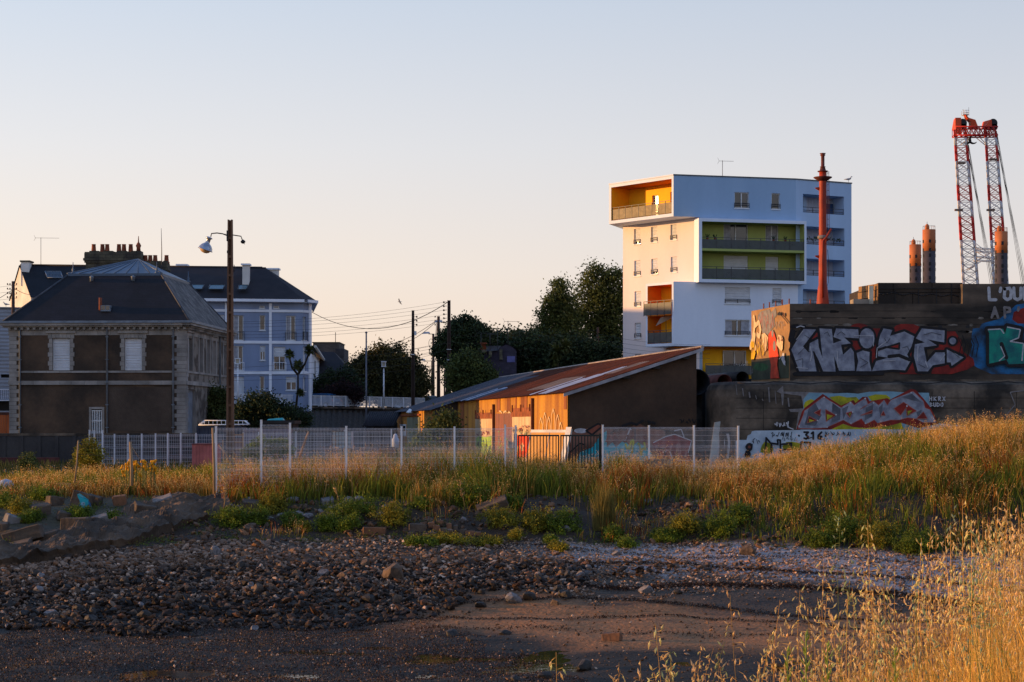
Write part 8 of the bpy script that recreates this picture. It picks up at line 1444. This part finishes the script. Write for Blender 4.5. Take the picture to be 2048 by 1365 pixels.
def ramp():
    up = [(452, 998), (380, 1003), (305, 1008), (262, 1024), (215, 1044), (165, 1066), (120, 1082), (60, 1094), (0, 1100), (-60, 1108)]; lo = [(462, 1030), (400, 1048), (348, 1063), (300, 1082), (235, 1096), (170, 1110), (120, 1120), (60, 1130), (0, 1138), (-60, 1146)]
    n = len(up); m = MB(); M_ = mat('worn_concrete_ramp', (.12, .075, .046), .95, .5, .9, col2=(.04, .027, .018), bump=1, bsc=9); nu, nv = 150, 30; pts = []
    U = [ground_at(*q, 44, 74) for q in up]; Lw = [ground_at(*q, 44, 74) for q in lo]
    def at(arr, s): k = min(int(s*(n-1)), n-2); f = s*(n-1)-k; return arr[k].lerp(arr[k+1], f)
    for i in range(nu):
        s = i/(nu-1); a, b = at(U, s)+Vector((0, 0, .22)), at(Lw, s)+Vector((0, 0, .28))
        for j in range(nv+2):
            k = min(j, nv-1)/(nv-1); q = a.lerp(b, k); q.z += .11*float(fbm(q.x, q.y, 1.1, 4, 77))+.10*float(fbm(q.x, q.y, 2.2, 6, 78))+.03*math.sin(k*3.1)
            if j >= nv-2: q.y += .12*float(fbm(q.x, q.y, 2.5, 2, 7))
            if j == nv: q = q+Vector((0, .10, -.16))
            if j == nv+1: q = q+Vector((0, .16, -.6))
            pts.append(q)
    r = nv+2; m.idx(pts, [(i*r+j, i*r+j+1, (i+1)*r+j+1, (i+1)*r+j) for i in range(nu-1) for j in range(r-1)], M_, False); m.build('concrete_ramp', label='long worn concrete ramp slab sloping down to the left over the shingle', cat='ramp')
ramp()
# small litter by the fence foot at left
m = MB(); q = P(12, 945, 68); m.lathe((q.x, q.y, gz(q.x, q.y)), [(.05, 0), (.28, .1), (.30, .3), (.2, .46), (.03, .52)], mat('pale_plastic_bag', (.30, .32, .38), .5, .2, 6), 9); m.build('plastic_bundle', label='pale crumpled plastic bundle in the grass at the left edge', cat='litter')
# ------------------------------------------------------------------ foreground oats
def oats():
    VL = lambda u: float(np.interp(u, [1060, 1250, 1320, 1400, 1500, 1560, 1620, 1700, 1790, 1850, 1950, 2100, 2300], [1345, 1325, 1300, 1290, 1260, 1225, 1180, 1135, 1110, 1065, 1030, 1000, 990]))
    STM = colmat('oat_straw', .6, trans=.3, var=.12, vsc=3, island=.25); rr = random.Random(99); SV, SF, SC = [], [], []; off = 0; spk = []
    tops = [(1682, 1020, 6.6, 8), (1735, 1040, 6.4, -40), (1925, 1000, 6.2, -8), (1997, 990, 6.0, -10), (1955, 1030, 6.5, 12), (1900, 1010, 6.8, 6), (1600, 1180, 6.8, 0), (1310, 1248, 4.2, -60), (1112, 1305, 4.6, 10), (1280, 1320, 5, -6), (1460, 1190, 5.6, -30), (1648, 1110, 6.6, -12), (1700, 1150, 6.4, 6), (2035, 1010, 6.0, -14), (1865, 1035, 6.6, 5), (1975, 1040, 6.2, -16), (1790, 1120, 6.8, -10), (1560, 1200, 6.5, 8)]
    for k in range(330):
        u = 2150-1050*rr.random()**1.9; D = rr.uniform(5.2, 9.2); tops.append((u, VL(u)+abs(rr.gauss(0, 115))+rr.uniform(-12, 35), D, rr.gauss(-5, 26)))
    m = MB(); sm = STM
    cs = np.array([.80, .47, .11])
    for (u, v, D, dx) in tops:
        tp = P(u, v, D); b = Vector((X(u+dx*-1.2, D), D+rr.uniform(-.15, .15), gz(X(u, D), D)-.02)); L = tp.z-b.z
        if L < .15: continue
        mid = b.lerp(tp, .55)+Vector((-.2*(tp.x-b.x), 0, .02)); pts = [b, b.lerp(mid, .5), mid, mid.lerp(tp, .6)+Vector((.02*rr.uniform(-1, 1), 0, .01)), tp]; r0 = .0018
        n = 3; i0 = off; col = cs*rr.uniform(.6, 1.05)
        if rr.random() < .12: col = np.array([.22, .24, .04])*rr.uniform(.7, 1.1)
        for j, p in enumerate(pts):
            r = r0*(1-.14*j)
            for q in range(n): an = 2.094*q; SV.append((p.x+r*math.cos(an), p.y+r*math.sin(an), p.z)); SC.append(col)
        for j in range(4):
            for q in range(n): a, b_ = i0+j*n+q, i0+j*n+(q+1) % n; SF.append((a, b_, b_+n)); SF.append((a, b_+n, a+n))
        off += 15
        pl = min(L*.42, .34); nsp = rr.randint(16, 30)
        for s in range(nsp):
            k = (s+.3)/nsp; c = tp.lerp(mid, (1-k)*pl/max(.01, (tp-mid).length)) if (1-k)*pl < (tp-mid).length else mid.lerp(b, .1); an = rr.uniform(0, 6.28); sp = (.008+.045*(1-k))*rr.uniform(.4, 1.3); e = c+Vector((math.cos(an)*sp, math.sin(an)*sp, .012-rr.random()*.02)); e2 = e+Vector((math.cos(an)*.005, math.sin(an)*.005, -.004)); dr = Vector((math.cos(an)*.4+rr.uniform(-.3, .3), math.sin(an)*.4, -1 if rr.random() < .75 else .5)).normalized(); spk.append((e2, dr, col*rr.uniform(.95, 1.45)+np.array([.18, .18, .15])))
            # hair-thin branch
            SV += [tuple(c), tuple(e2), tuple(e2+Vector((0, 0, .0016)))]; SC += [col]*3; SF.append((off, off+1, off+2)); off += 3
    for (e, d, col) in spk:
        a = d.orthogonal().normalized(); b = d.cross(a); L = rnd.uniform(.017, .028); r = .0036; c = e+d*L*.42
        SV += [tuple(e), tuple(c+a*r), tuple(c+b*r), tuple(c-a*r), tuple(c-b*r), tuple(e+d*L)]; SC += [col]*6
        for q in range(4): SF.append((off, off+1+q, off+1+(q+1) % 4)); SF.append((off+5, off+1+(q+1) % 4, off+1+q))
        off += 6
    fast('wild_oats', np.array(SV), np.array(SF), [STM], colors=np.clip(np.array(SC), 0, .9), kind='stuff')
    # blades and stems beneath
    n = 4300; D = RNG.uniform(5.0, 10, n); u = 2200-950*RNG.random(n)**1.7; x = (u-CX)/F*D; z = terr(x, D); vt = np.interp(u, [1100, 1400, 1550, 1700, 1850, 2000, 2200], [1430, 1400, 1350, 1300, 1250, 1180, 1110])+np.abs(RNG.normal(size=n))*70; h = (CZ-(vt-CY)/F*D)-z; k = h > .2; x, D, z, h, u = x[k], D[k], z[k], h[k], u[k]; n = len(x)
    g = RNG.random(n) < np.where(u < 1750, .22, .10); c = np.tile([.80, .43, .07], (n, 1)); c[RNG.random(n) < .3] = [.88, .58, .17]; c[g] = [.26, .27, .035]; c *= (.4+.75*RNG.random(n))[:, None]
    v, f, cc, _ = blades(np.c_[x, D, z], h, .0035+.0035*RNG.random(n), RNG.normal(size=(n, 2))*.13, c, .6); fast('foreground_grass', v, f, [STM], colors=cc, kind='stuff')
    # fleshy green weeds in front of the sand
    GW = mat('green_weed_leaves', (.26, .30, .03), .6, .2, 20, trans=.35); GG = mat('green_weed_stem', (.20, .22, .03), .7, .2, 20)
    for (u, v, D, lab) in ((1612, 1268, 5.0, 'yellow green weed with narrow leaves, leftmost among the foreground oats'), (1655, 1290, 5.2, 'yellow green weed just right of the leftmost one in the foreground'), (1575, 1300, 5.4, 'short yellow green weed at the bottom edge in the foreground'), (1790, 1300, 5.3, 'yellow green weed among the dense foreground oats')):
        b = Vector((X(u, D), D, gz(X(u, D), D))); tp = P(u, v, D); t = thing('green_weed', b, lab, 'weed'); m = MB(); m.tube([b, tp], [.004, .002], GG, 5); m.build('stem', t); m = MB(); k = 46
        for i in range(k):
            c = b.lerp(tp, .55+.45*i/k); an = i*2.4; L = .05*(1.1-.6*i/k); d = Vector((math.cos(an), math.sin(an), .9)).normalized(); s = d.cross(Vector((0, 0, 1))).normalized()*.0045; m.idx([c, c+d*L*.5+s, c+d*L+Vector((0, 0, .006)), c+d*L*.5-s], [(0, 1, 2, 3)], GW)
        m.build('leaves', t)
oats()
